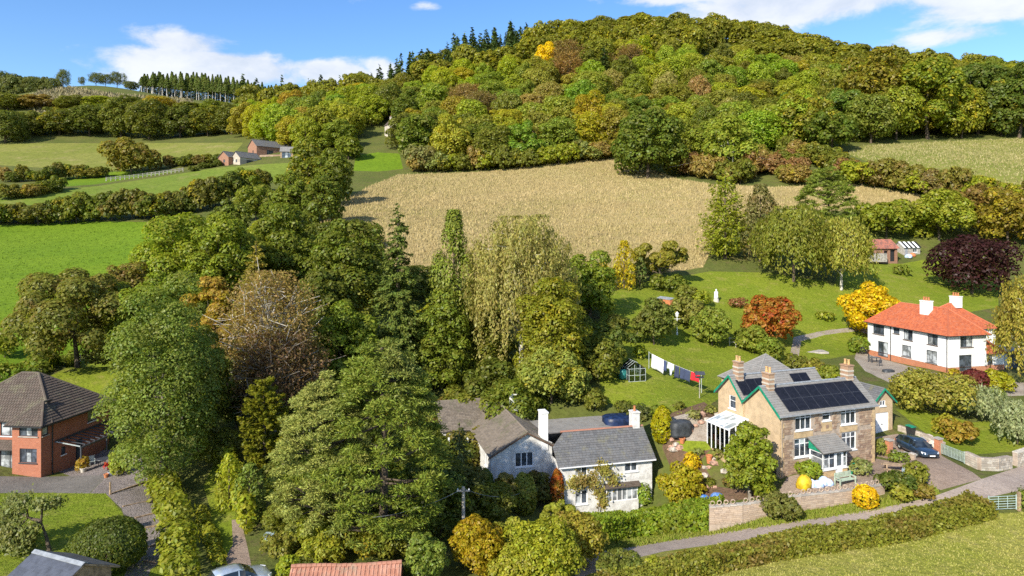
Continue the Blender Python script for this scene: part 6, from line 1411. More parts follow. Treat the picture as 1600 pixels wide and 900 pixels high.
# rusty-roofed garden barn and the striped-roof hut behind it
rb = at(1353, 409); t_ = thing('garden_barn', 'old brick garden barn with rusty corrugated roof', 'shed', rb, R(14)); m = MB()
wall(m, (0, 0), X1, NY, 0, 8.6, -1, 3.0, [(4.9, 6.0, 1.1, 2.5), (6.6, 8.0, 0, 2.7)], depth=.3); wall(m, (0, 4.4), X1, PY, 0, 8.6, -1, 3.0); wall(m, (0, 0), Y1, NX, 0, 4.4, -1, 3.0, top=(2.6, 5)); wall(m, (8.6, 0), Y1, PX, 0, 4.4, -1, 3.0, top=(2.6, 5)); m.build('wall', M['barn_brick'], t_)
m = MB(); m.box(.02, 8.58, .35, .4, -1, 2.95); m.build('interior_dark_sheet', M['black'], t_)  # black sheet behind the openings, painted in for the unlit inside
m = MB(); m.box(-.1, 4.3, -1.6, -.02, 0, 1.9); m.build('lean_to', M['grey_wood'], t_)
def corrugated(name, root, p0, p1, p2, p3, pitch, amp, mat, thick=.03):
    """sheet roof with real corrugations; p0-p1 eave, p3-p2 ridge"""
    p0, p1, p2, p3 = map(Vector, (p0, p1, p2, p3)); n = int((p1 - p0).length / pitch * 4); nn = (p1 - p0).cross(p3 - p0).normalized(); V = []; Fc = []
    if nn.z < 0: nn = -nn
    for i in range(n + 1):
        f = i / n; d = nn * (amp * math.sin(2 * math.pi * i / 4)); a, b = p0.lerp(p1, f) + d, p3.lerp(p2, f) + d; V += [a, b]
        if i: Fc.append((2 * i - 2, 2 * i, 2 * i + 1, 2 * i - 1))
    mm = MB(); mm.add(V, Fc); return mm.build(name, M[mat], root)
corrugated('roof_sheet', t_, (-.4, -.4, 2.95), (9, -.4, 2.95), (9, 2.6, 5.1), (-.4, 2.6, 5.1), .4, .05, 'rust_sheet'); corrugated('roof_sheet', t_, (9, 4.8, 2.95), (-.4, 4.8, 2.95), (-.4, 2.6, 5.1), (9, 2.6, 5.1), .4, .05, 'rust_sheet')
rb = at(1412, 399); t_ = thing('garden_hut', 'pale hut with black and white striped roof behind the rusty barn', 'shed', rb, R(12)); m = MB()
wall(m, (0, 0), X1, NY, 0, 4.6, -1, 1.9, [(.4, 1.2, 0, 1.7), (2.6, 3.8, .7, 1.6)]); wall(m, (0, 3), X1, PY, 0, 4.6, -1, 1.9); wall(m, (0, 0), Y1, NX, 0, 3, -1, 1.9, top=(1.5, 3.1)); wall(m, (4.6, 0), Y1, PX, 0, 3, -1, 1.9, top=(1.5, 3.1)); m.build('wall', M['grey_wood'], t_)
window(t_, (0, 0), X1, NY, 2.6, 3.8, .7, 1.6, cols=2); m = MB(); m.box(.4, 1.2, .04, .08, 0, 1.7); m.build('door', M['lead'], t_)
for i in range(8): m = MB(); x_ = -.2 + i * .625; m.slab([(x_, -.3, 1.8), (x_ + .61, -.3, 1.8), (x_ + .61, 1.5, 3.2), (x_, 1.5, 3.2)], (0, 0, .05)); m.build('roof_sheet', M['black' if i % 2 else 'white'], t_)
m = MB(); m.slab([(4.8, 3.3, 1.8), (-.2, 3.3, 1.8), (-.2, 1.5, 3.2), (4.8, 1.5, 3.2)], (0, 0, .05)); m.build('roof_sheet', M['lead'], t_)
# timber shed at the lower left corner: the near slope is dark felt, the ridge pale
sp_ = P(18, 905, 49); t_ = thing('timber_shed', 'timber garden shed with dark felt roof and pale ridge strip', 'shed', Vector((-30.3, 40.8, 2.05)), R(-22)); SW, SD, SE, SR = 3.9, 3.9, 2.0, 3.0
m = MB(); wall(m, (0, 0), X1, NY, 0, SW, -1.6, SE); wall(m, (0, SD), X1, PY, 0, SW, -1.6, SE); wall(m, (0, 0), Y1, NX, 0, SD, -1.6, SE, top=(SD / 2, SR)); wall(m, (SW, 0), Y1, PX, 0, SD, -1.6, SE, top=(SD / 2, SR)); m.build('wall', M['wood'], t_)
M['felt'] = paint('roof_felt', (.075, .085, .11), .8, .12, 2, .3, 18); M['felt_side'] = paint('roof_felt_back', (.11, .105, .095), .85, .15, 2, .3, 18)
sl_, ti, ri = MB(), MB(), MB(); k = (SR - SE) / (SD / 2)
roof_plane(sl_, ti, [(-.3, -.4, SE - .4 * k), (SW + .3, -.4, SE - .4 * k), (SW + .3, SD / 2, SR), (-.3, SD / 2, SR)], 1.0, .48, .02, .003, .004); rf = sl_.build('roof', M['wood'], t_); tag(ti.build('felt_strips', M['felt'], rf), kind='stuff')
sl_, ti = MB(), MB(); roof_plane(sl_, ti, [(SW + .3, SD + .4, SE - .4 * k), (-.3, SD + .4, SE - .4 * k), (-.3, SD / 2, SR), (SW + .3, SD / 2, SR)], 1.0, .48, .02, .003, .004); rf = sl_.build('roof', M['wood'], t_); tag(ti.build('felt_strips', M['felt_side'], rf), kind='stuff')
m = MB(); m.slab([(-.32, SD / 2 - .22, SR - .07), (SW + .32, SD / 2 - .22, SR - .07), (SW + .32, SD / 2, SR + .05), (-.32, SD / 2, SR + .05)], (0, 0, .04)); m.slab([(-.32, SD / 2 + .22, SR - .07), (SW + .32, SD / 2 + .22, SR - .07), (SW + .32, SD / 2 + .002, SR + .05), (-.32, SD / 2 + .002, SR + .05)], (0, 0, .04)); m.build('ridge_strip', M['lead'], rf)
# clay pantiled roof at the bottom edge: rolls run down the slope
t0 = P(455, 886, 44); t1 = P(628, 863, 44.6); ang = math.atan2(t1.y - t0.y, t1.x - t0.x); t_ = thing('pantiled_shed', 'long outbuilding with weathered clay pantiles along the bottom edge', 'shed', (t0.x, t0.y, t0.z - 4.2), ang)
LW = (Vector((t1.x, t1.y)) - Vector((t0.x, t0.y))).length; rise = t1.z - t0.z
m = MB(); wall(m, (0, -3.6), X1, NY, .1, LW - .1, -1.5, 2.0); wall(m, (.1, -3.6), Y1, NX, 0, 7.2, -1.5, 2.0, top=(3.6, 4.1)); wall(m, (LW - .1, -3.6), Y1, PX, 0, 7.2, -1.5, 2.0, top=(3.6, 4.1)); wall(m, (0, 3.6), X1, PY, .1, LW - .1, -1.5, 2.0); m.build('wall', M['brick_red'], t_)
sl_ = MB(); sl_.slab([(0, -3.9, 1.85), (LW, -3.9, 1.85), (LW, 0, 4.15), (0, 0, 4.15)], (0, 0, -.1)); sl_.slab([(0, 3.9, 1.85), (LW, 3.9, 1.85), (LW, 0, 4.15), (0, 0, 4.15)], (0, 0, -.1)); rf = sl_.build('roof', M['slab'], t_)
nrow = 26; npt = 0
for side in (-1, 1):
    ti = MB()
    for i in range(nrow):
        xa = i * LW / nrow; wv = LW / nrow
        for j in range(11):
            f0, f1 = j / 11, (j + 1.12) / 11; y0, y1 = side * 3.9 * (1 - f0), side * 3.9 * max(0, 1 - f1); z0_, z1_ = 1.87 + 2.3 * f0 + .045, 1.87 + 2.3 * min(1, f1) + .012; z0_ += rnd.uniform(0, .012)
            pr = [(0, 0), (.18 * wv, .055), (.42 * wv, .06), (.62 * wv, .0), (.97 * wv, -.005)]
            ti.add([(xa + a, y0, z0_ + b) for a, b in pr] + [(xa + a, y1, z1_ + b) for a, b in pr] + [(xa + a, y0, z0_ - .06) for a, b in pr], [(q, q + 1, 6 + q, 5 + q) for q in range(4)] + [(q + 1, q, 10 + q, 11 + q) for q in range(4)])
    tag(ti.build('pantiles', M['pantile'], rf), kind='stuff')
for i in range(22):
    xa = i * LW / 22; m = MB(); zz = 4.2 + .05 * math.sin(xa * .9 + 1); m.tube([(xa + .01, 0, zz), (xa + LW / 22 - .01, 0, zz + rnd.uniform(-.015, .015))], .13, .13, 7); m.build('ridge_tile', M['pantile'], rf)
# little grey summerhouse in the wild garden
sg = at(716, 531); t_ = thing('summerhouse', 'little grey-roofed wooden summerhouse among the garden trees', 'shed', sg, R(20)); m = MB()
for x_, y_ in ((0, 0), (1.7, 0), (0, 1.7), (1.7, 1.7)): q = MB(); q.box(x_ - .07, x_ + .07, y_ - .07, y_ + .07, -.4, 1.9); q.build('post', M['grey_wood'], t_)
m.box(0, 1.7, 1.55, 1.65, 0, 1.9); m.box(.08, 1.62, -.02, .05, 0, .8); m.build('wall', M['grey_wood'], t_)
m = MB()
for a, b in (((-.3, -.3), (2, -.3)), ((2, -.3), (2, 2)), ((2, 2), (-.3, 2)), ((-.3, 2), (-.3, -.3))): m.slab([(*a, 1.85), (*b, 1.85), (.85, .85, 2.9)], (0, 0, -.06))
m.build('roof', M['lead'], t_)
# ------------------------------------------------------------------ walls, gates, poles
def stone_wall(label, pts3, h, th, mat, name='garden_wall', rh=.16, rl=(.28, .55), cap=True, drop=.5):
    """dry wall of real stones on a mortar core, following points on the ground"""
    o = Vector(pts3[0]); t_ = thing(name, label, 'wall', o); core, st, cp = MB(), MB(), []
    for a, b in zip(pts3, pts3[1:]):
        a, b = Vector(a) - o, Vector(b) - o; d = Vector((b.x - a.x, b.y - a.y, 0)); L = d.length; d.normalize(); n = Vector((d.y, -d.x, 0)); z = lambda s: a.z + (b.z - a.z) * s / L
        q = [a + n * th / 2, b + n * th / 2, b - n * th / 2, a - n * th / 2]
        core.add([tuple(v - Vector((0, 0, drop))) for v in q] + [tuple(v + Vector((0, 0, h - .03))) for v in q], [(0, 1, 5, 4), (1, 2, 6, 5), (2, 3, 7, 6), (3, 0, 4, 7), (4, 5, 6, 7)])
        for sg in (1, -1):
            r = -.2
            while r < h - .05:
                hh = min(rh * rnd.uniform(.8, 1.2), h - r); s = 0
                while s < L - .05:
                    l = min(rnd.uniform(*rl), L - s); g = .012; dd = rnd.uniform(.015, .05)
                    c = [(s + g, r + g), (s + l - g, r + g), (s + l - g, r + hh - g), (s + g, r + hh - g)]
                    f = [a + d * x + n * sg * (th / 2 + dd) + Vector((0, 0, z(x) - a.z + y)) for x, y in c]; k = [a + d * x + n * sg * (th / 2) + Vector((0, 0, z(x) - a.z + y)) for x, y in c]
                    st.add([tuple(v) for v in f + k], [(0, 1, 2, 3), (0, 4, 5, 1), (1, 5, 6, 2), (2, 6, 7, 3), (3, 7, 4, 0)]); s += l
                r += hh
        if cap:
            s = 0
            while s < L - .05:
                l = min(rnd.uniform(.5, .7), L - s); m = MB(); z0 = z(s + l / 2) + h
                q = [a + d * (s + .01) + n * (th / 2 + .06), a + d * (s + l - .01) + n * (th / 2 + .06), a + d * (s + l - .01) - n * (th / 2 + .06), a + d * (s + .01) - n * (th / 2 + .06)]
                m.slab([(v.x, v.y, z0 - .02) for v in q], (0, 0, .09 + rnd.uniform(0, .02))); cp.append(m); s += l
    core.build('wall_core', M['mortar'], t_); tag(st.build('wall_stones', M[mat], t_), kind='stuff')
    for m in cp: m.build('coping_stone', M['palestone' if mat != 'wallstone' else 'concrete'], t_)
    return t_
def gp(u, v): return tuple(at(u, v))
# roadside wall below the stone house: pierced coping of round openings
base = [P(1108, 815, 56.5), P(1160, 811, 56.2), P(1250, 797, 56.6), P(1335, 787, 57.4), P(1380, 779, 58.4)]
tops = [P(1108, 788, 56.5), P(1222, 771, 56.3), P(1300, 763, 57), P(1372, 754, 58.2)]
bp = [(b.x, b.y, b.z) for b in base]
rw = stone_wall('long coursed-stone wall beside the lane with pierced coping', bp, 1.22, .3, 'wallstone', 'roadside_wall', .15, (.3, .6), True, .8)
m = MB(); o3 = Vector(bp[0])
for a, b in zip(bp, bp[1:]):
    a, b = Vector(a), Vector(b); L = (b - a).length
    for i in range(int(L / .55)):
        c = a.lerp(b, (i + .5) * .55 / L) - o3 + Vector((0, 0, 1.31)); d = (b - a).normalized(); ring = []
        for k in range(10):
            t0_ = k * math.pi / 5; ring.append(c + d * .17 * math.cos(t0_) + Vector((0, 0, .19 + .17 * math.sin(t0_))))
        m.tube(ring + [ring[0]], .045, .045, 5, False)
tag(m.build('pierced_coping', M['wallstone'], rw), kind='stuff')
stone_wall('rough pale stone wall curving along the lane right of the gate', [gp(1509, 724), gp(1530, 734), gp(1556, 735), gp(1578, 731)], 1.15, .4, 'palestone', rh=.2, rl=(.25, .5), cap=False)
stone_wall('far stretch of pale stone wall at the right edge of the lane', [gp(1586, 728), gp(1640, 710)], 1.25, .4, 'palestone', rh=.2, rl=(.25, .5))
stone_wall('low brick-coloured wall behind the parked car', [gp(1393, 714), gp(1430, 718)], .5, .22, 'wallstone', 'low_wall')
stone_wall('rough retaining wall running up behind the garage', [gp(1404, 672), gp(1440, 684), gp(1475, 700)], .55, .35, 'palestone', 'retaining_wall', rh=.2, rl=(.25, .5), cap=False)
stone_wall('long pinkish boundary wall in front of the hill barn', [tuple(P(406, 252, 284)), tuple(P(446, 251, 284))], 2.6, .5, 'rubble', 'barn_wall', .5, (.7, 1.3), False)
def pier(label, u, v, h, mat='brick_orange'):
    p = at(u, v); t_ = thing('gate_pier', label, 'gate pier', p, R(20)); m = MB(); m.box(-.25, .25, -.25, .25, -.4, h); m.build('shaft', M[mat], t_); m = MB(); m.box(-.32, .32, -.32, .32, h + .002, h + .12); m.build('cap', M['concrete'], t_)
pier('square brick gate pier by the back of the parked car', 1389, 712, 1.5); pier('square brick gate pier at the hinge of the slatted driveway gate', 1466, 709, 1.45)
def gate(label, a, b, h, mat, bars, uprights, vertical=False, lean=0):
    a, b = Vector(a), Vector(b); L = (b - a).length; t_ = thing('field_gate' if not vertical else 'driveway_gate', label, 'gate', a, math.atan2(b.y - a.y, b.x - a.x)); dz = b.z - a.z
    def bar(x0, z0, x1, z1, r, nm): m = MB(); m.tube([(x0, 0, z0 + dz * x0 / L), (x1, 0, z1 + dz * x1 / L)], r, r, 6); m.build(nm, M[mat], t_)
    for x in (0, L): bar(x, .05, x, h + .1, .05, 'gate_stile')
    if vertical:
        for z in (.15, h): bar(0, z, L, z, .035, 'rail')
        for i in range(bars): x = L * (i + .5) / bars; m = MB(); z = dz * x / L; m.box(x - .05, x + .05, -.015, .015, z + .2, z + h - .05); m.build('slat', M[mat], t_)
    else:
        for i in range(bars): z = .15 + (h - .15) * i / (bars - 1); bar(0, z, L, z, .028, 'rail')
        for x in uprights: bar(L * x, .15, L * x, h, .025, 'brace')
M['gate_green'] = paint('grey_green_gate', (.30, .36, .31), .7, .15, 4); M['gate_steel'] = paint('gate_steel', (.40, .50, .46), .45, .1, 4, metal=.2)
gate('slatted grey-green driveway gate standing open against the bank', gp(1470, 710), gp(1507, 725), 1.05, 'gate_green', 16, (), True)
gate('pale steel five-bar field gate at the end of the lane hedge', gp(1545, 799), gp(1588, 797), 1.15, 'gate_steel', 6, (.35, .68))
def post(name, label, u, v, h, w, mat, cat='post', Y=None):
    p = at(u, v); t_ = tag(MB().box(-w / 2, w / 2, -w / 2, w / 2, -.4, h).build(name, M[mat], None, bevel=.01), label, cat); t_.location = p; return t_
post('gate_post', 'stout timber gate post at the right end of the steel field gate', 1592, 798, 1.5, .22, 'wood', 'gate post')
post('timber_post', 'short pale timber post at the top of the gravel steps', 172, 773, 1.1, .12, 'wood')
post('sapling_stake', 'white stake beside a young sapling on the back lawn', 126, 566, 1.2, .10, 'white', 'stake')
def pole(label, p, h, wires=()):
    t_ = thing('telegraph_pole', label, 'pole', p); m = MB(); m.tube([(0, 0, -.5), (0, 0, h)], .14, .11, 8); m.build('shaft', M['grey_wood'], t_)
    m = MB(); m.box(-.5, .5, -.05, .05, h - .35, h - .25); m.build('crossarm', M['grey_wood'], t_)
    for x in (-.42, .42): m = MB(); m.lathe([(.03, 0), (.05, .05), (.04, .12), (.01, .14)], (x, 0, h - .248), 6); m.build('insulator', M['white'], t_)
    for q in wires:
        a = Vector((0, 0, h - .1)); b = Vector(q) - Vector(p); m = MB(); m.tube([a.lerp(b, k / 8) - Vector((0, 0, 4 * (k / 8) * (1 - k / 8) * .5)) for k in range(9)], .014, .014, 4); m.build('wire', M['lead'], t_)
pg = P(724, 812, 51); pole('grey telegraph pole among the bushes in front of the cottage', pg, 2.45, [tuple(P(815, 770, 62)), tuple(P(560, 810, 46))])
hp = G(1145, 218); pole('pale telegraph pole on the rough ground under the lime-green tree', hp, CAMZ + (HZ - 236) / F * 218 - hp.z, [tuple(P(1320, 270, 215)), tuple(P(1010, 268, 240))])
# paddock fence by the barns
f0, f1, f2 = at(166, 283), at(230, 276), at(286, 268); t_ = thing('paddock_fence', 'pale post-and-rail fence crossing the field below the barns', 'fence', f0)
fp = [f0.lerp(f1, k / 9) for k in range(9)] + [f1.lerp(f2, k / 9) for k in range(10)]; fp = [Vector((p.x, p.y, H(p.x, p.y))) - f0 for p in fp]
for p in fp: m = MB(); m.box(p.x - .12, p.x + .12, p.y - .12, p.y + .12, p.z - .3, p.z + 1.5); m.build('post', M['grey_wood'], t_)
for a, b in zip(fp, fp[1:]):
    for z in (.6, 1.2): m = MB(); m.slab([a + Vector((0, -.13, z)), b + Vector((0, -.13, z)), b + Vector((0, -.13, z + .22)), a + Vector((0, -.13, z + .22))], (0, -.05, 0)); m.build('rail', M['grey_wood'], t_)
# sleepers across the gravel steps
TS = ['topmost', 'second', 'third', 'fourth', 'fifth', 'lowest']
for nm, (a, b) in zip(TS, [((174, 772), (228, 753)), ((192, 792), (241, 782)), ((211, 810), (247, 801)), ((226, 825), (257, 820)), ((230, 855), (266, 848)), ((223, 877), (264, 881))]):
    a, b = at(*a), at(*b); t_ = MB().slab([Vector((0, -.07, -.08)), Vector(((b - a).length, -.07, b.z - a.z - .08)), Vector(((b - a).length, .07, b.z - a.z - .08)), Vector((0, .07, -.08))], (0, 0, .17)).build('sleeper', M['wood']); t_.location = a; t_.rotation_euler = (0, 0, math.atan2(b.y - a.y, b.x - a.x)); tag(t_, f'{nm} timber sleeper edging the gravel steps', 'sleeper', 'sleepers of the gravel steps')

# ------------------------------------------------------------------ cars
def car(label, p, heading, body, L=4.6, Wd=1.82, Hh=1.46, estate=True, plate=True, pitch=0):
    t_ = thing('parked_car', label, 'car', p, heading); t_.rotation_euler = (0, pitch, heading); k = L / 4.6
    def sec(x, hw, z0, z1, tuck=.06): return [(x, -hw + .05, z0), (x, -hw, z0 + .18), (x, -hw, (z0 + z1) / 2 + .05), (x, -hw + tuck, z1 - .03), (x, -hw * .55, z1 + .012), (x, hw * .55, z1 + .012), (x, hw - tuck, z1 - .03), (x, hw, (z0 + z1) / 2 + .05), (x, hw, z0 + .18), (x, hw - .05, z0)]
    h = Wd / 2; m = MB()
    m.loft([sec(-2.28 * k, h * .80, .38, .78), sec(-2.18 * k, h * .93, .26, .92), sec(-1.7 * k, h, .22, .95), sec(-.6 * k, h, .20, .94), sec(.7 * k, h, .20, .92), sec(1.25 * k, h, .22, .88), sec(1.85 * k, h * .96, .24, .80), sec(2.16 * k, h * .84, .28, .70), sec(2.3 * k, h * .68, .36, .60)])
    bo = m.build('body', M[body], t_, smooth=True)
    def cs(x, hw, z): return [(x, -hw, z), (x, -hw * .5, z + .03), (x, hw * .5, z + .03), (x, hw, z)]
    # greenhouse: glass band with a painted roof skin over it
    rear = -2.1 if estate else -1.75
    g = MB(); xs = [(rear * k, h * .84, .92, .93), ((rear + .35) * k, h * .80, .93, Hh - .10), (-.9 * k, h * .78, .93, Hh - .02), (.1 * k, h * .76, .92, Hh - .03), (.45 * k, h * .78, .91, Hh - .14), (1.2 * k, h * .84, .88, .89)]
    g.loft([[(x, -hw * 1.12, z0), (x, -hw * .86, z1), (x, -hw * .4, z1 + .03), (x, hw * .4, z1 + .03), (x, hw * .86, z1), (x, hw * 1.12, z0)] for x, hw, z0, z1 in xs]); gl = g.build('windows', M['car_glass'], t_, smooth=False)
    r = MB(); q = xs[1:5]; r.loft([[(x, -hw * .88, z1 + .004), (x, -hw * .42, z1 + .045), (x, hw * .42, z1 + .045), (x, hw * .88, z1 + .004), (x, hw * .84, z1 - .02), (x, -hw * .84, z1 - .02)] for x, hw, z0, z1 in q]); r.build('roof', M[body], t_, smooth=True)
    for sg in (-1, 1):
        for x0, x1 in ((-1.05, -.98), (-.02, .06)): pl = MB(); pl.slab([(x0 * k, sg * h * .875, .92), (x1 * k, sg * h * .875, .92), (x1 * k, sg * h * .69, Hh - .04), (x0 * k, sg * h * .69, Hh - .04)], (0, sg * .02, 0)); pl.build('pillar', M[body], t_)
        hd = MB(); hd.slab([(2.02 * k, sg * h * .86, .56), (2.25 * k, sg * h * .60, .52), (2.2 * k, sg * h * .60, .68), (1.9 * k, sg * h * .88, .72)], (.04, sg * .04, .01)); hd.build('headlight', M['white'], t_)
        tl = MB(); tl.slab([(-2.2 * k, sg * h * .92, .65), (-2.29 * k, sg * h * .62, .65), (-2.27 * k, sg * h * .62, .85), (-2.18 * k, sg * h * .90, .85)], (-.03, sg * .02, 0)); tl.build('tail_light', M['clay'], t_)
        mi = MB(); mi.box(.55 * k, .72 * k, sg * h * 1.0 - .08 + sg * .06, sg * h + .08 + sg * .06, .93, 1.05); mi.build('wing_mirror', M[body], t_, bevel=.02)
        for x in (-1.38 * k, 1.38 * k):
            wl = MB(); y0 = sg * (h - .20); y1 = sg * (h + .012)
            prof = [(.20, y0), (.32, y0), (.335, (y0 + y1) / 2), (.32, y1), (.21, y1)]; vs = []; n_ = 16
            for rr, yy in prof:
                for j in range(n_): a = 2 * math.pi * j / n_; vs.append((x + rr * math.cos(a), yy, .33 + rr * math.sin(a)))
            wl.add(vs, [(i * n_ + j, i * n_ + (j + 1) % n_, (i + 1) * n_ + (j + 1) % n_, (i + 1) * n_ + j) for i in range(4) for j in range(n_)]); ty = wl.build('wheel', M['black'], t_)
            rm = MB(); n5 = 10; vs = [(x, sg * (h - .03), .33)] + [(x + (.21 if j % 2 == 0 else .17) * math.cos(2 * math.pi * j / n5), sg * (h - .005), .33 + (.21 if j % 2 == 0 else .17) * math.sin(2 * math.pi * j / n5)) for j in range(n5)]
            rm.add(vs, [(0, 1 + j, 1 + (j + 1) % n5) for j in range(n5)]); rm.build('rim', M['steel'], ty)
    gr = MB(); gr.box(2.27 * k, 2.325 * k, -.42, .42, .42, .58); gr.build('grille', M['black'], t_)
    if plate: pl = MB(); pl.box(2.326 * k, 2.345 * k, -.26, .26, .38, .48); pl.build('number_plate', M['white'], t_)
    return t_
def carpaint(name, c):
    m, t, b = base_mat(name); b.inputs['Base Color'].default_value = c + (1,); b.inputs['Metallic'].default_value = .55; b.inputs['Roughness'].default_value = .28; b.inputs['Coat Weight'].default_value = .7; b.inputs['Coat Roughness'].default_value = .04
    co = t.new('ShaderNodeTexCoord').outputs['Object']; t.l.new(t.mix(t.ramp(t.noise(co, 2, 4), .35, .65), c, tuple(x * 1.25 for x in c)), b.inputs['Base Color']); return m
M['car_blue'] = carpaint('dark_blue_car_paint', (.042, .072, .11)); M['car_silver'] = carpaint('pale_blue_car_paint', (.50, .56, .60))
def heading(a, b): return math.atan2(b.y - a.y, b.x - a.x)
ca, cb = at(1408, 694), at(1460, 719); mid = (ca + cb) / 2; hd_ = Vector((cb.x - ca.x, cb.y - ca.y)).length
car('dark blue estate car parked on the drive by the brick pier', (mid.x, mid.y, H(mid.x, mid.y)), heading(ca, cb), 'car_blue', min(5.0, max(4.3, hd_ + .2)), pitch=math.atan2(ca.z - cb.z, hd_))
pc = at(368, 921); car('pale blue-grey car at the bottom edge beside the green track', pc, R(38), 'car_silver', 4.3, estate=False, plate=False)

# ------------------------------------------------------------------ garden things
# washing on the line
la, lb = at(1014, 576), at(1096, 614); la.z = H(la.x, la.y); lb.z = H(lb.x, lb.y)
for p, lab in ((la, 'clothes-line post at the upper end of the washing'), (lb, 'clothes-line post at the red end of the washing')):
    o = tag(MB().tube([(0, 0, -.4), (0, 0, 2.25)], .05, .05, 8).build('line_post', M['steel']), lab, 'post'); o.location = p
A3, B3 = la + Vector((0, 0, 2.15)), lb + Vector((0, 0, 2.15))
def onl(f): return A3.lerp(B3, f) - Vector((0, 0, 4 * f * (1 - f) * .18))
o = tag(MB().tube([onl(k / 16) - A3 for k in range(17)], .014, .014, 5).build('clothes_line', M['white']), 'sagging clothes line stretched across the lawn', 'clothes line'); o.location = A3
def cloth(name, label, f0, f1, drop, col, shirt=False):
    m_ = paint('cloth_' + name, col, .9, .08, 3, c2=tuple(x * .85 for x in col)); a, b = onl(f0), onl(f1); n = Vector((b.y - a.y, a.x - b.x, 0)).normalized(); W = 12; Hn = 7; vs = []
    for j in range(Hn + 1):
        for i in range(W + 1):
            fx, fz = i / W, j / Hn; p = onl(f0 + (f1 - f0) * fx)
            d_ = drop * fz * (1 + .06 * math.sin(fx * 9)) if not shirt else drop * fz * (1 if .25 < fx < .75 else .55)
            q = p - Vector((0, 0, d_)) + n * (.09 * fz * math.sin(fx * 11 + fz * 2) + .05 * fz); vs.append(q - a)
    fs = [(j * (W + 1) + i, j * (W + 1) + i + 1, (j + 1) * (W + 1) + i + 1, (j + 1) * (W + 1) + i) for j in range(Hn) for i in range(W)]
    o = MB().add(vs, fs).build(name, m_, smooth=True); md = o.modifiers.new('s', 'SOLIDIFY'); md.thickness = .012; o.location = a; tag(o, label, 'laundry', 'washing on the line')
cloth('sheet', 'large white sheet hanging at the upper end of the clothes line', .06, .30, 1.75, (.80, .81, .84)); cloth('pillowcase', 'navy cloth hanging right after the white sheet', .31, .36, 1.3, (.05, .07, .16))
cloth('shirt', 'pale blue-white shirt in the middle of the clothes line', .38, .50, 1.5, (.55, .60, .72), True); cloth('trousers', 'dark navy trousers right of the pale shirt', .52, .60, 1.5, (.035, .045, .09)); cloth('towel', 'wide dark blue towel left of the red cloth', .62, .80, 1.35, (.045, .06, .12)); cloth('towel', 'bright red cloth at the lower end of the clothes line', .82, .97, 1.0, (.65, .02, .035))
# bird table
p = at(1093, 622); t_ = thing('bird_table', 'bird table on a tall post at the lower edge of the lawn', 'bird table', p); m = MB(); m.tube([(0, 0, -.3), (0, 0, 2.35)], .05, .045, 8); m.build('post', M['grey_wood'], t_); m = MB(); m.box(-.45, .45, -.35, .35, 2.36, 2.44); m.build('tray', M['dark_frame'], t_)
m = MB(); m.slab([(-.55, -.45, 2.75), (.55, -.45, 2.75), (.55, 0, 3.05), (-.55, 0, 3.05)], (0, 0, .04)); m.slab([(-.55, .45, 2.75), (.55, .45, 2.75), (.55, .002, 3.05), (-.55, .002, 3.05)], (0, 0, .04)); m.build('roof', M['dark_frame'], t_)
for x, y in ((-.4, -.3), (.4, -.3), (-.4, .3), (.4, .3)): m = MB(); m.box(x - .025, x + .025, y - .025, y + .025, 2.445, 2.8); m.build('strut', M['dark_frame'], t_)
# greenhouse
p = at(983, 597); t_ = thing('greenhouse', 'small aluminium greenhouse on the shaded lawn', 'greenhouse', p, R(14)); f = MB(); GWd, GDp, ge, gr_ = 2.2, 2.6, 1.6, 2.35
for x in np.linspace(0, GWd, 4):
    for y in (0, GDp): f.box(x - .03, x + .03, y - .03, y + .03, 0, ge + (gr_ - ge) * (1 - abs(x - GWd / 2) / (GWd / 2)) - .02)
for y in np.linspace(.65, GDp - .65, 3):
    for x in (0, GWd): f.box(x - .03, x + .03, y - .03, y + .03, 0, ge)
    for sg in (0, 1): f.slab([(GWd * sg, y - .03, ge), (GWd / 2, y - .03, gr_), (GWd / 2, y + .03, gr_), (GWd * sg, y + .03, ge)], (0, 0, .04))
for z in (.03, .8, ge):
    for y in (-.002, GDp + .002): f.box(0, GWd, y - .035, y + .035, z - .03, z + .03)
    for x in (-.002, GWd + .002): f.box(x - .035, x + .035, 0, GDp, z - .03, z + .03)
f.box(GWd / 2 - .03, GWd / 2 + .03, 0, GDp, gr_ - .02, gr_ + .05); fr_ = f.build('frame', M['steel'], t_)
for x0, x1, y in ((.04, GWd - .04, 0), (.04, GWd - .04, GDp)): q = MB(); q.slab([(x0, y, .05), (x1, y, .05), (x1, y, ge), (GWd / 2, y, gr_ - .05), (x0, y, ge)], (0, .008, 0)); q.build('pane', M['clear'], fr_)
for x in (0, GWd): q = MB(); q.box(x - .004, x + .004, .04, GDp - .04, .05, ge); q.build('pane', M['clear'], fr_)
for sg in (0, 1): q = MB(); q.slab([(GWd * sg, .02, ge + .02), (GWd / 2, .02, gr_ + .02), (GWd / 2, GDp - .02, gr_ + .02), (GWd * sg, GDp - .02, ge + .02)], (0, 0, .008)); q.build('roof_pane', M['clear'], fr_)
M['teal'] = paint('teal_plastic', (.03, .22, .20), .5, .1, 4); M['navy'] = paint('navy_tarpaulin', (.010, .024, .075), .45, .25, 2, .5, 3); M['tarp'] = paint('dark_tarpaulin', (.045, .05, .055), .55, .2, 2, .5, 4)
o = tag(MB().lathe([(.4, 0), (.5, .3), (.5, .9), (.42, 1.15), (.1, 1.2)], k=14).build('water_butt', M['teal'], smooth=True), 'teal water butt left of the small greenhouse', 'water butt'); o.location = at(973, 592)
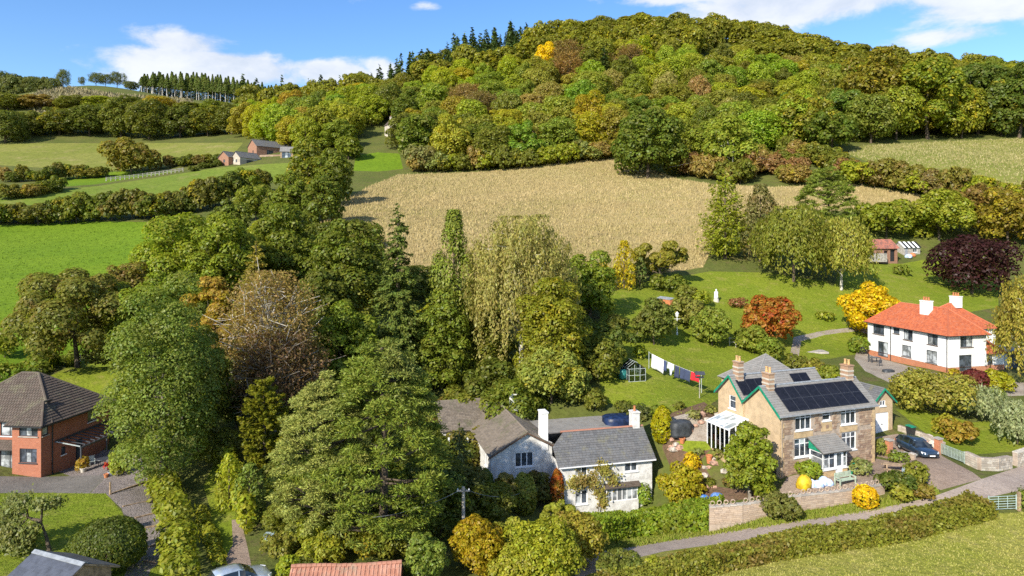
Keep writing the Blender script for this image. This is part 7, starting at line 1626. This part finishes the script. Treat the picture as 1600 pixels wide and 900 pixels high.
# lantern post, statue, cold frame, trellis
p = at(1058, 523); t_ = thing('lamp_post', 'slim white lamp post on the lawn between the apple trees', 'lamp post', p); m = MB(); m.lathe([(.14, -.2), (.14, .3), (.07, .4), (.06, 2.7)], k=10); m.build('shaft', M['white'], t_); m = MB(); m.lathe([(.08, 2.7), (.20, 2.8), (.26, 3.25), (.30, 3.28), (.06, 3.5), (.02, 3.6)], k=6); m.build('lantern', M['white'], t_)
m = MB(); m.tube([(0, 0, 2.4), (-.5, 0, 2.45)], .03); m.tube([(0, 0, 2.4), (.5, 0, 2.45)], .03); m.build('ladder_bar', M['white'], t_)
p = at(1119, 471); t_ = thing('garden_statue', 'white robed statue on a low stone base at the top of the lawn', 'statue', p); m = MB(); m.lathe([(.55, -.3), (.5, .25), (.4, .5)], k=10); m.build('base', M['palestone'], t_)
m = MB(); m.loft([[(rx * math.cos(a), ry * math.sin(a) + oy, z) for a in np.linspace(0, 2 * math.pi, 12, endpoint=False)] for rx, ry, z, oy in ((.44, .36, .5, 0), (.38, .30, .9, 0), (.34, .27, 1.3, -.02), (.38, .24, 1.65, -.03), (.30, .2, 1.8, -.02), (.11, .11, 1.88, -.03), (.10, .10, 1.93, -.04), (.15, .16, 2.03, -.05), (.15, .16, 2.15, -.05), (.08, .09, 2.26, -.04))]); bd = m.build('figure', M['white'], t_, smooth=True)
c0, c1 = at(1029, 470), at(1049, 482); t_ = thing('cold_frame', 'long low grey-lidded box with orange side on the lawn', 'box', c0, heading(c0, c1)); LL = (c1 - c0).length; m = MB(); m.box(0, LL, -.4, .4, -.6, .45); m.build('box', M['clay'], t_); m = MB(); m.slab([(-.05, -.46, .46), (LL + .05, -.46, .46), (LL + .05, .46, .75), (-.05, .46, .75)], (0, 0, .06)); m.build('lid', M['lead'], t_)
p = at(1140, 540); t_ = thing('trellis', 'grey wooden trellis frame beside the lawn border', 'trellis', p, R(-18))
for x in (0, .9, 1.8): m = MB(); m.box(x - .06, x + .06, -.06, .06, -.3, 1.3); m.build('post', M['grey_wood'], t_)
for z in (.5, 1.1): m = MB(); m.box(-.1, 1.9, -.1, -.062, z, z + .12); m.build('rail', M['grey_wood'], t_)
# covered furniture below the lawn
def cover(label, u, v, w, d, h, mat, rz=0, peak=.12, name='garden_cover'):
    p = at(u, v); n = 6; vs = []
    prof = [(1.02, -.15), (1.0, 0), (.97, .5), (.94, .9), (.86, 1.0), (.45, 1 + peak * .7), (0.02, 1 + peak)]
    m = MB(); secs = []
    for s_, z in prof:
        ring = []
        for k in range(24):
            a = 2 * math.pi * k / 24; c, s = math.cos(a), math.sin(a); q = (abs(c) ** 4 + abs(s) ** 4) ** -.25; wob = 1 + .035 * math.sin(a * 9 + z * 3) * (1 if z < .95 else .3)
            ring.append((c * q * w / 2 * s_ * wob, s * q * d / 2 * s_ * wob, z * h))
        secs.append(ring)
    o = m.loft(secs).build(name, M[mat], smooth=True); o.location = p; o.rotation_euler = (0, 0, rz); return tag(o, label, 'cover')
cover('dark tarpaulin cover over garden furniture beside the yellow conifer', 1063, 677, 2.3, 1.6, 1.25, 'tarp', R(15)); cover('navy tarpaulin stretched over a frame behind the cottage chimney', 968, 662, 3.8, 2.6, .9, 'navy', R(10), .2)
# yard in front of the stone house
M['bag_yellow'] = paint('yellow_bag', (.72, .50, .02), .6, .15, 3, .5, 6); M['bag_white'] = paint('white_blue_bag', (.68, .74, .84), .6, .15, 2.5, .5, 6, c2=(.25, .42, .72)); M['bag_blue'] = paint('blue_bag', (.03, .14, .48), .5, .2, 3, .5, 6, c2=(.30, .42, .62)); M['sage'] = paint('sage_paint', (.42, .50, .38), .7, .1, 5)
def bag(label, u, v, r, h, mat, name='sack', cat='sack', group=None, z=0):
    p = at(u, v); m = MB(); sd = rnd.uniform(0, 6); secs = []
    for f, s_ in ((-.05, .8), (.0, .95), (.3, 1.08), (.6, 1.0), (.85, .72), (.97, .4), (1.0, .1)):
        secs.append([(r * s_ * math.cos(a) * (1 + .16 * math.sin(3 * a + sd + f * 3)), r * s_ * math.sin(a) * (1 + .16 * math.sin(2 * a + sd)), f * h + .05 * h * math.sin(4 * a + sd)) for a in np.linspace(0, 2 * math.pi, 14, endpoint=False)])
    o = m.loft(secs).build(name, M[mat], smooth=True); o.location = p + Vector((0, 0, z)); return tag(o, label, cat, group)
bag('big yellow builders bag behind the roadside wall', 1256, 763, .62, 1.15, 'bag_yellow', 'bulk_bag')
for (u, v, r_, h_, lab) in ((1268, 760, .42, .6, 'leftmost white and blue sack, beside the yellow bag'), (1278, 761, .45, .55, 'second white and blue sack from the yellow bag'), (1287, 758, .45, .75, 'tallest white and blue sack in the heap behind the wall'), (1294, 758, .40, .55, 'rightmost white and blue sack in the heap behind the wall')): bag(lab, u, v, r_, h_, 'bag_white', group='white and blue sacks behind the wall')
bag('blue and white bag at the left end of the roadside wall', 1101, 782, .4, .5, 'bag_blue'); bag('larger blue bag beside the left end of the roadside wall', 1121, 780, .55, .55, 'bag_blue'); bag('blue bag on the ground behind the parked car', 1438, 694, .5, .7, 'bag_blue'); bag('pale yellow sack by the brick pier of the driveway gate', 1458, 700, .4, .75, 'palestone')
def bench(label, u, v, rz, mat):
    p = at(u, v); t_ = thing('garden_bench', label, 'bench', p, rz)
    for i in range(4): m = MB(); m.box(-.9, .9, -.28 + i * .14, -.17 + i * .14, .44, .48); m.build('seat_slat', M[mat], t_)
    for i in range(4): z = .58 + i * .12; m = MB(); m.box(-.88, .88, .27, .30, z, z + .09); m.build('back_slat', M[mat], t_)
    for x in (-.9, .9):
        for y, h_ in ((-.27, .66), (.31, 1.02)): m = MB(); m.box(x - .05, x + .05, y - .04, y + .04, -.1, h_); m.build('leg', M[mat], t_)
        m = MB(); m.box(x - .06, x + .06, -.32, .27, .661, .71); m.build('armrest', M[mat], t_)
bench('sage green slatted bench on the yard in front of the glazed porch', 1321, 757, R(22), 'sage')
p = at(1397, 738); t_ = thing('picnic_table', 'weathered wooden picnic table on the yard below the car', 'table', p, R(-20))
for i in range(5): m = MB(); m.box(-.95, .95, -.38 + i * .155, -.24 + i * .155, .72, .76); m.build('top_plank', M['wood'], t_)
for y in (-.75, .62): m = MB(); m.box(-.95, .95, y, y + .2, .42, .46); m.build('bench_plank', M['wood'], t_)
for x in (-.65, .65):
    for sg in (-1, 1): m = MB(); m.slab([(x - .04, sg * .72, -.08), (x + .04, sg * .72, -.08), (x + .04, sg * .30, .72), (x - .04, sg * .30, .72)], (0, sg * .1, 0)); m.build('leg', M['wood'], t_)
    m = MB(); m.box(x + .045, x + .1, -.8, .8, .34, .42); m.build('cross_beam', M['wood'], t_)
M['blue_grey'] = paint('blue_grey_plastic', (.33, .42, .48), .5, .1, 4)
o = tag(MB().lathe([(.3, -.1), (.36, .3), (.36, .8), (.30, .95), (.30, 1.0), (.05, 1.02)], k=14).build('water_butt', M['blue_grey'], smooth=True), 'blue-grey water butt beside the picnic table', 'water butt'); o.location = at(1416, 748)
def pot(label, u, v, r, h, mat='clay', z=0):
    o = tag(MB().lathe([(r * .7, -.05), (r * .95, h * .8), (r * 1.1, h * .82), (r * 1.1, h), (r * .95, h), (r * .9, h * .9)], k=12).build('plant_pot', M[mat], smooth=False), label, 'pot'); o.location = at(u, v) + Vector((0, 0, z))
pot('small terracotta pot at the foot of the picnic table', 1390, 748, .26, .42); pot('tall terracotta pot below the conservatory', 1108, 723, .30, .75); pot('white pot with ochre plant beside the veranda post', 130, 738, .28, .45, 'palestone'); pot('dark pot at the corner of the gravel terrace', 174, 743, .3, .4, 'lead'); pot('terracotta pot beside the dark pot on the terrace', 166, 746, .22, .35); pot('terracotta pot on the cottage side of the rockery', 1066, 692, .3, .5)
m = MB(); t_ = thing('step_rail', 'green handrail by the glazed porch steps', 'handrail', at(1331, 741), R(20))
for x in (0, 1.3): q = MB(); q.box(x - .05, x + .05, -.05, .05, -.3, 1.0); q.build('post', M['green_paint'], t_)
for z in (.55, .95): q = MB(); q.box(-.1, 1.4, -.09, -.052, z, z + .1); q.build('rail', M['green_paint'], t_)
p = at(1423, 682); t_ = thing('wheelie_bin', 'dark wheelie bin with green lid beside the garage', 'bin', p, R(25)); m = MB(); m.loft([[(-.24, -.26, .06), (.24, -.26, .06), (.24, .26, .06), (-.24, .26, .06)], [(-.3, -.36, 1.0), (.3, -.36, 1.0), (.3, .36, 1.0), (-.3, .36, 1.0)]]); m.build('body', M['black'], t_)
m = MB(); m.slab([(-.33, -.4, 1.01), (.33, -.4, 1.01), (.33, .4, 1.1), (-.33, .4, 1.1)], (0, 0, .06)); m.build('lid', M['green_paint'], t_)
for x in (-.27, .27): m = MB(); m.tube([(x - .03, .33, .12), (x + .03, .33, .12)], .12, .12, 12); m.build('wheel', M['black'], t_)
# loose stones: rockery, heap by the garage
def rock(label, u, v, r, mat, group):
    p = at(u, v); bm = bmesh.new(); bmesh.ops.create_icosphere(bm, subdivisions=1, radius=r)
    for q in bm.verts: q.co = Vector((q.co.x * rnd.uniform(.75, 1.3), q.co.y * rnd.uniform(.7, 1.2), q.co.z * rnd.uniform(.45, .8)))
    me = bpy.data.meshes.new('rock'); bm.to_mesh(me); bm.free(); o = link('rock', me, M[mat]); o.location = p + Vector((0, 0, r * .2)); o.rotation_euler = (0, 0, rnd.uniform(0, 6)); tag(o, label, 'rock', group)
M['pinkstone'] = paint('pink_stone', (.46, .28, .20), .9, .25, 3, .4, 10); M['greystone'] = paint('grey_stone', (.46, .40, .33), .9, .2, 3, .4, 10)
for k in range(46):
    u = rnd.uniform(1046, 1132); v = lerp_tab([(1046, 690), (1090, 650), (1132, 650)], u) + rnd.uniform(-4, 14) if k < 22 else 735 + rnd.uniform(-22, 30)
    if k >= 22: u = rnd.uniform(1098, 1165)
    if k >= 38: u, v = rnd.uniform(1040, 1062), rnd.uniform(692, 704)
    nm = ('pinkish', 'pinkstone') if rnd.random() < .6 else ('pale grey', 'greystone'); where = 'in the upper rockery below the lawn' if k < 22 else 'in the terraced bed left of the stone house' if k < 38 else 'in the little heap under the yellow conifer'
    rock(f'{nm} rock {where}', u, v, rnd.uniform(.2, .5), nm[1], f'{nm} rocks {where}')
for k in range(12): rock('rubble stone in the heap between the bin and the driveway gate', rnd.uniform(1445, 1476), rnd.uniform(682, 697), rnd.uniform(.25, .5), 'greystone' if k % 2 else 'pinkstone', 'heap of rubble stones by the drive')
for k, (u, v) in enumerate(((499, 846),)): rock('pale boulder showing through the foot of the paler pine', u, v, .7, 'greystone', 'boulders at the foot of the paler pine')
# brick-house terrace
def chair(label, u, v, rz, mat='steel', name='garden_chair'):
    p = at(u, v); t_ = thing(name, label, 'chair', p, rz); m = MB(); m.box(-.24, .24, -.24, .24, .42, .46); m.build('seat', M[mat], t_); m = MB(); m.box(-.22, .22, .20, .23, .50, .95); m.build('backrest', M[mat], t_)
    for x in (-.22, .22):
        for y, h_ in ((-.22, .64), (.24, .97)): q = MB(); q.tube([(x, y, 0), (x, y, h_)], .022); q.build('leg', M[mat], t_)
        q = MB(); q.box(x - .03, x + .03, -.25, .22, .645, .68); q.build('armrest', M[mat], t_)
chair('pale metal chair nearest the bay tower on the brick terrace', 100, 728, R(200)); chair('pale metal chair second from the bay tower on the brick terrace', 109, 722, R(170)); chair('pale metal chair standing alone on the gravel terrace', 144, 727, R(40)); chair('dark chair under the far end of the veranda', 142, 706, R(90), 'brown_frame')
p = at(160, 728); t_ = thing('terrace_table', 'round dark terrace table under the edge of the ash', 'table', p); m = MB(); m.lathe([(.6, .70), (.62, .72), (.6, .75)], k=18); m.build('table_top', M['dark_frame'], t_)
for a in range(4): m = MB(); m.tube([(.4 * math.cos(a * 1.57), .4 * math.sin(a * 1.57), 0), (.3 * math.cos(a * 1.57), .3 * math.sin(a * 1.57), .7)], .03); m.build('leg', M['dark_frame'], t_)
# patio of the red-roofed house
p = at(1366, 566); t_ = thing('patio_table', 'dark table on the patio beside the red-roofed house', 'table', p, R(10)); m = MB(); m.box(-.8, .8, -.45, .45, .7, .75); m.build('table_top', M['dark_frame'], t_)
for x in (-.7, .7):
    for y in (-.38, .38): m = MB(); m.box(x - .04, x + .04, y - .04, y + .04, -.1, .7); m.build('leg', M['dark_frame'], t_)
chair('patio chair nearest the left end of the red-roofed house', 1360, 563, R(80), 'dark_frame'); chair('patio chair at the lower side of the dark patio table', 1374, 572, R(190), 'dark_frame')
cover('low dark cover lying on the red-roofed house patio', 1388, 581, 1.6, 1.0, .3, 'tarp', R(10))
o = tag(MB().box(-1.6, 1.6, -1.1, 1.1, -.2, .08).build('stone_slab', M['concrete'], bevel=.02), 'pale concrete slab on the side lawn behind the shrub row', 'slab'); o.location = at(1274, 549)
o = tag(MB().box(-.35, .35, -.3, .3, -.1, .4).build('plastic_crate', M['blue_grey'], bevel=.03), 'small pale blue crate in the shade right of the narrow yew', 'crate'); o.location = at(421, 842)
# heap by the rusty barn
for (u, v, r_, mt, lab) in ((1420, 403, .8, 'bag_white', 'white sack beside the rusty-roofed barn'), (1426, 401, .6, 'clay', 'red-orange bundle beside the rusty-roofed barn')): bag(lab, u, v, r_, .9, mt, 'bundle', 'bundle')
# climbers trained on the cottage front: thin stems with tufts of leaf, one plant
def climber(label, root, segs, col, mat='leaf', name='wall_climber', cat='climber', r0=.05, flat=.12, dens=1.0):
    o = Vector(root); t_ = thing(name, label, cat, o); m = MB(); C = []; N = []
    for a, b, r_ in segs:
        a, b = Vector(a) - o, Vector(b) - o; m.tube([a, a.lerp(b, .5) + Vector((rnd.uniform(-.1, .1), 0, 0)), b], r0 * (1 if r_ > 0 else 1.9), r0 * .6, 6); k = int((420 * r_ * r_ + 60) * dens) if r_ > 0 else 0
        c = np.array(b)[None] + rng.normal(0, 1, (k, 3)) * np.array([r_ * .55, max(flat, 0) if flat < .5 else r_ * .5, r_ * .5]); C.append(c); N.append(rng.normal(0, .6, (k, 3)) + np.array([-.2, -1, .4]))
    m.build('stem', M['bark'], t_); c = link('foliage', quads_mesh('foliage', cards(np.concatenate(C), np.concatenate(N), .12 * rng.uniform(.6, 1.3, sum(map(len, C))))), M[mat], t_); c.color = lc(col)
q = lambda u, v: tuple(P(u, v, 65 + (u - 876) * .0169 - .32))
climber('sparse wisteria trained up the cottage front between the windows', q(935, 800), [(q(935, 800), q(938, 770), .5), (q(938, 770), q(925, 752), .75), (q(938, 770), q(945, 735), .7), (q(925, 752), q(908, 752), .75), (q(925, 752), q(896, 756), .6), (q(945, 735), q(937, 728), .5), (q(945, 745), q(958, 750), .6), (q(938, 770), q(942, 785), .5)], (.20, .19, .06), 'leaf_rust')

g_ = at(78, 862); q = lambda u, v, d=0: tuple(P(u, v, g_.y + d))
climber('gnarled leaning apple tree on the near left lawn', tuple(g_), [(tuple(g_ - Vector((0, 0, .2))), q(64, 815), 0), (q(64, 815), q(44, 808, .3), 0), (q(64, 815), q(66, 788, -.4), .55), (q(66, 788), q(86, 786, .2), .5), (q(44, 808, .3), q(20, 800, .5), .75), (q(44, 808, .3), q(38, 785, -.3), .6), (q(44, 808, .3), q(20, 830, -.6), .8), (q(20, 830, -.6), q(6, 845), .8), (q(64, 815), q(48, 832, -.5), .6), (q(48, 832, -.5), q(30, 848, -.8), .75), (q(20, 800, .5), q(2, 815, .6), .9), (q(38, 785, -.3), q(20, 782, .3), .5), (q(48, 832, -.5), q(44, 846, -.2), .6)], (.10, .115, .05), 'leaf', 'old_apple_tree', 'tree', .09, 1.0, 1.6)
# ------------------------------------------------------------------ labels: let every look-alike be found by its place among its neighbours
from bpy_extras.object_utils import world_to_camera_view
bpy.context.view_layer.update()
def scr(o, h=0):
    l = o.matrix_world.translation; y = max(1, l.y); return (800 + l.x / y * F, HZ - (l.z + h - CAMZ) / y * F)
ORD = ['first', 'second', 'third', 'fourth', 'fifth', 'sixth', 'seventh', 'eighth', 'ninth', 'tenth', 'eleventh', 'twelfth', 'thirteenth', 'fourteenth', 'fifteenth', 'sixteenth', 'seventeenth', 'eighteenth', 'nineteenth', 'twentieth']
tops = [o for o in bpy.data.objects if o.parent is None and o.get('category')]
grp = {}
for o in tops:
    if o.get('group'): grp.setdefault((o['group'], o['label']), []).append(o)
LAND = [('the bright golden trees near the hill crest', 865, 72), ('the lone dark conifer on the hill', 950, 98), ('the lime green trees below the skyline spruces', 710, 118), ('the small stone hill cottage', 606, 200), ('the brick barns', 415, 235),
        ('the tall lime-green pale-trunked tree', 1137, 222), ('the massive oak at the straw field corner', 1012, 215), ('the bronze-topped skyline oak', 1365, 130), ('the gold-flecked oak by the sloping field', 1450, 160), ('the golden tree above the straw field', 925, 205), ('the top of the wooded hill', 1060, 50), ('the left end of the sloping field', 1310, 200)]
NEAR = [(o['label'], *scr(o, 4)) for o in tops if o.name.split('.')[0] in ('weeping_birch', 'big_pine', 'monkey_puzzle', 'summerhouse', 'cottage', 'greenhouse', 'larch_tree') or (o.name.split('.')[0] in ('spruce_tree', 'cypress_tree') and scr(o)[1] > 400)]
SHORT = {'wide grey-olive weeping birch hanging over the garden': 'the wide weeping birch', 'great dark green pine in front of the white cottage': 'the great pine', 'paler grey-green pine leaning out left of the great pine': 'the paler pine', 'dark domed monkey puzzle tree on the green track': 'the monkey puzzle', 'little grey-roofed wooden summerhouse among the garden trees': 'the grey summerhouse',
         'white rendered cottage with grey slate roof and white chimneys': 'the white cottage', 'small aluminium greenhouse on the shaded lawn': 'the greenhouse', 'slim golden-tan larch rising behind the half-bare birch': 'the golden larch', 'tall dark layered spruce standing against the straw field': 'the layered spruce', 'tall dense dark green cypress right of the layered spruce': 'the dark cypress'}
def by_landmark(rows, lands, word):
    sect = {}
    for o in rows:
        u, v = scr(o, 8 if lands is LAND else 2); best = min(lands, key=lambda l: (l[1] - u) ** 2 + ((l[2] - v) * 1.3) ** 2); dx, dy = u - best[1], v - best[2]
        d = ('left of' if dx < 0 else 'right of') if abs(dx) > 1.6 * abs(dy) else ('above' if dy < 0 else 'below') if abs(dy) > 1.6 * abs(dx) else ('up and left of' if dy < 0 and dx < 0 else 'up and right of' if dy < 0 else 'down and left of' if dx < 0 else 'down and right of')
        sect.setdefault((best[0], d), []).append((dx * dx + dy * dy, o))
    for (nm, d), L_ in sect.items():
        L_.sort(key=lambda t: t[0])
        for k, (_, o) in enumerate(L_): o['label'] = f"{'nearest ' if k == 0 else ORD[min(k, 19)] + ' nearest '}{word} {d} {nm}"
WOODS = {}
for (g_, lab), rows in grp.items():
    if len(rows) < 2 and not rows[0].name.startswith('woodland'): continue
    hillw = lab.startswith(('olive', 'dark green broad', 'dark green conifer', 'mid green', 'yellow', 'tan', 'golden', 'lime', 'brown and', 'bright golden', 'fresh', 'big olive', 'big dark green broad'))
    if rows[0].name.startswith(('woodland_tree', 'conifer_tree')) and hillw: WOODS.setdefault(lab.split(' tree')[0] + ' tree' if 'conifer' not in lab else 'dark green conifer', []).extend(rows)
    elif rows[0].name.startswith('field_bush') and len(rows) > 20: by_landmark(rows, LAND, 'russet or olive scrub bush')
    elif 'undergrowth' in g_:
        L2 = [(SHORT.get(a, a), b, c) for a, b, c in NEAR]; by_landmark(rows, L2, 'undergrowth shrub')
    elif rows[0].name.startswith('plantation'): continue
    elif len(rows) <= 20 or rows[0].name.startswith('spruce'):
        rows.sort(key=lambda o: scr(o)[0]); n_ = len(rows)
        for k, o in enumerate(rows):
            if k < 20 and k <= n_ / 2 or n_ <= 20 and k <= n_ / 2: o['label'] = f"{ORD[k]} from the left: {lab}"
            elif n_ - 1 - k < 20: o['label'] = f"{ORD[n_ - 1 - k]} from the right: {lab}"
for w_, rows in WOODS.items(): by_landmark(rows, LAND, w_)
for o in tops:
    w_ = o['label'].split()
    if len(w_) > 16: o['label'] = ' '.join(w_[:16])
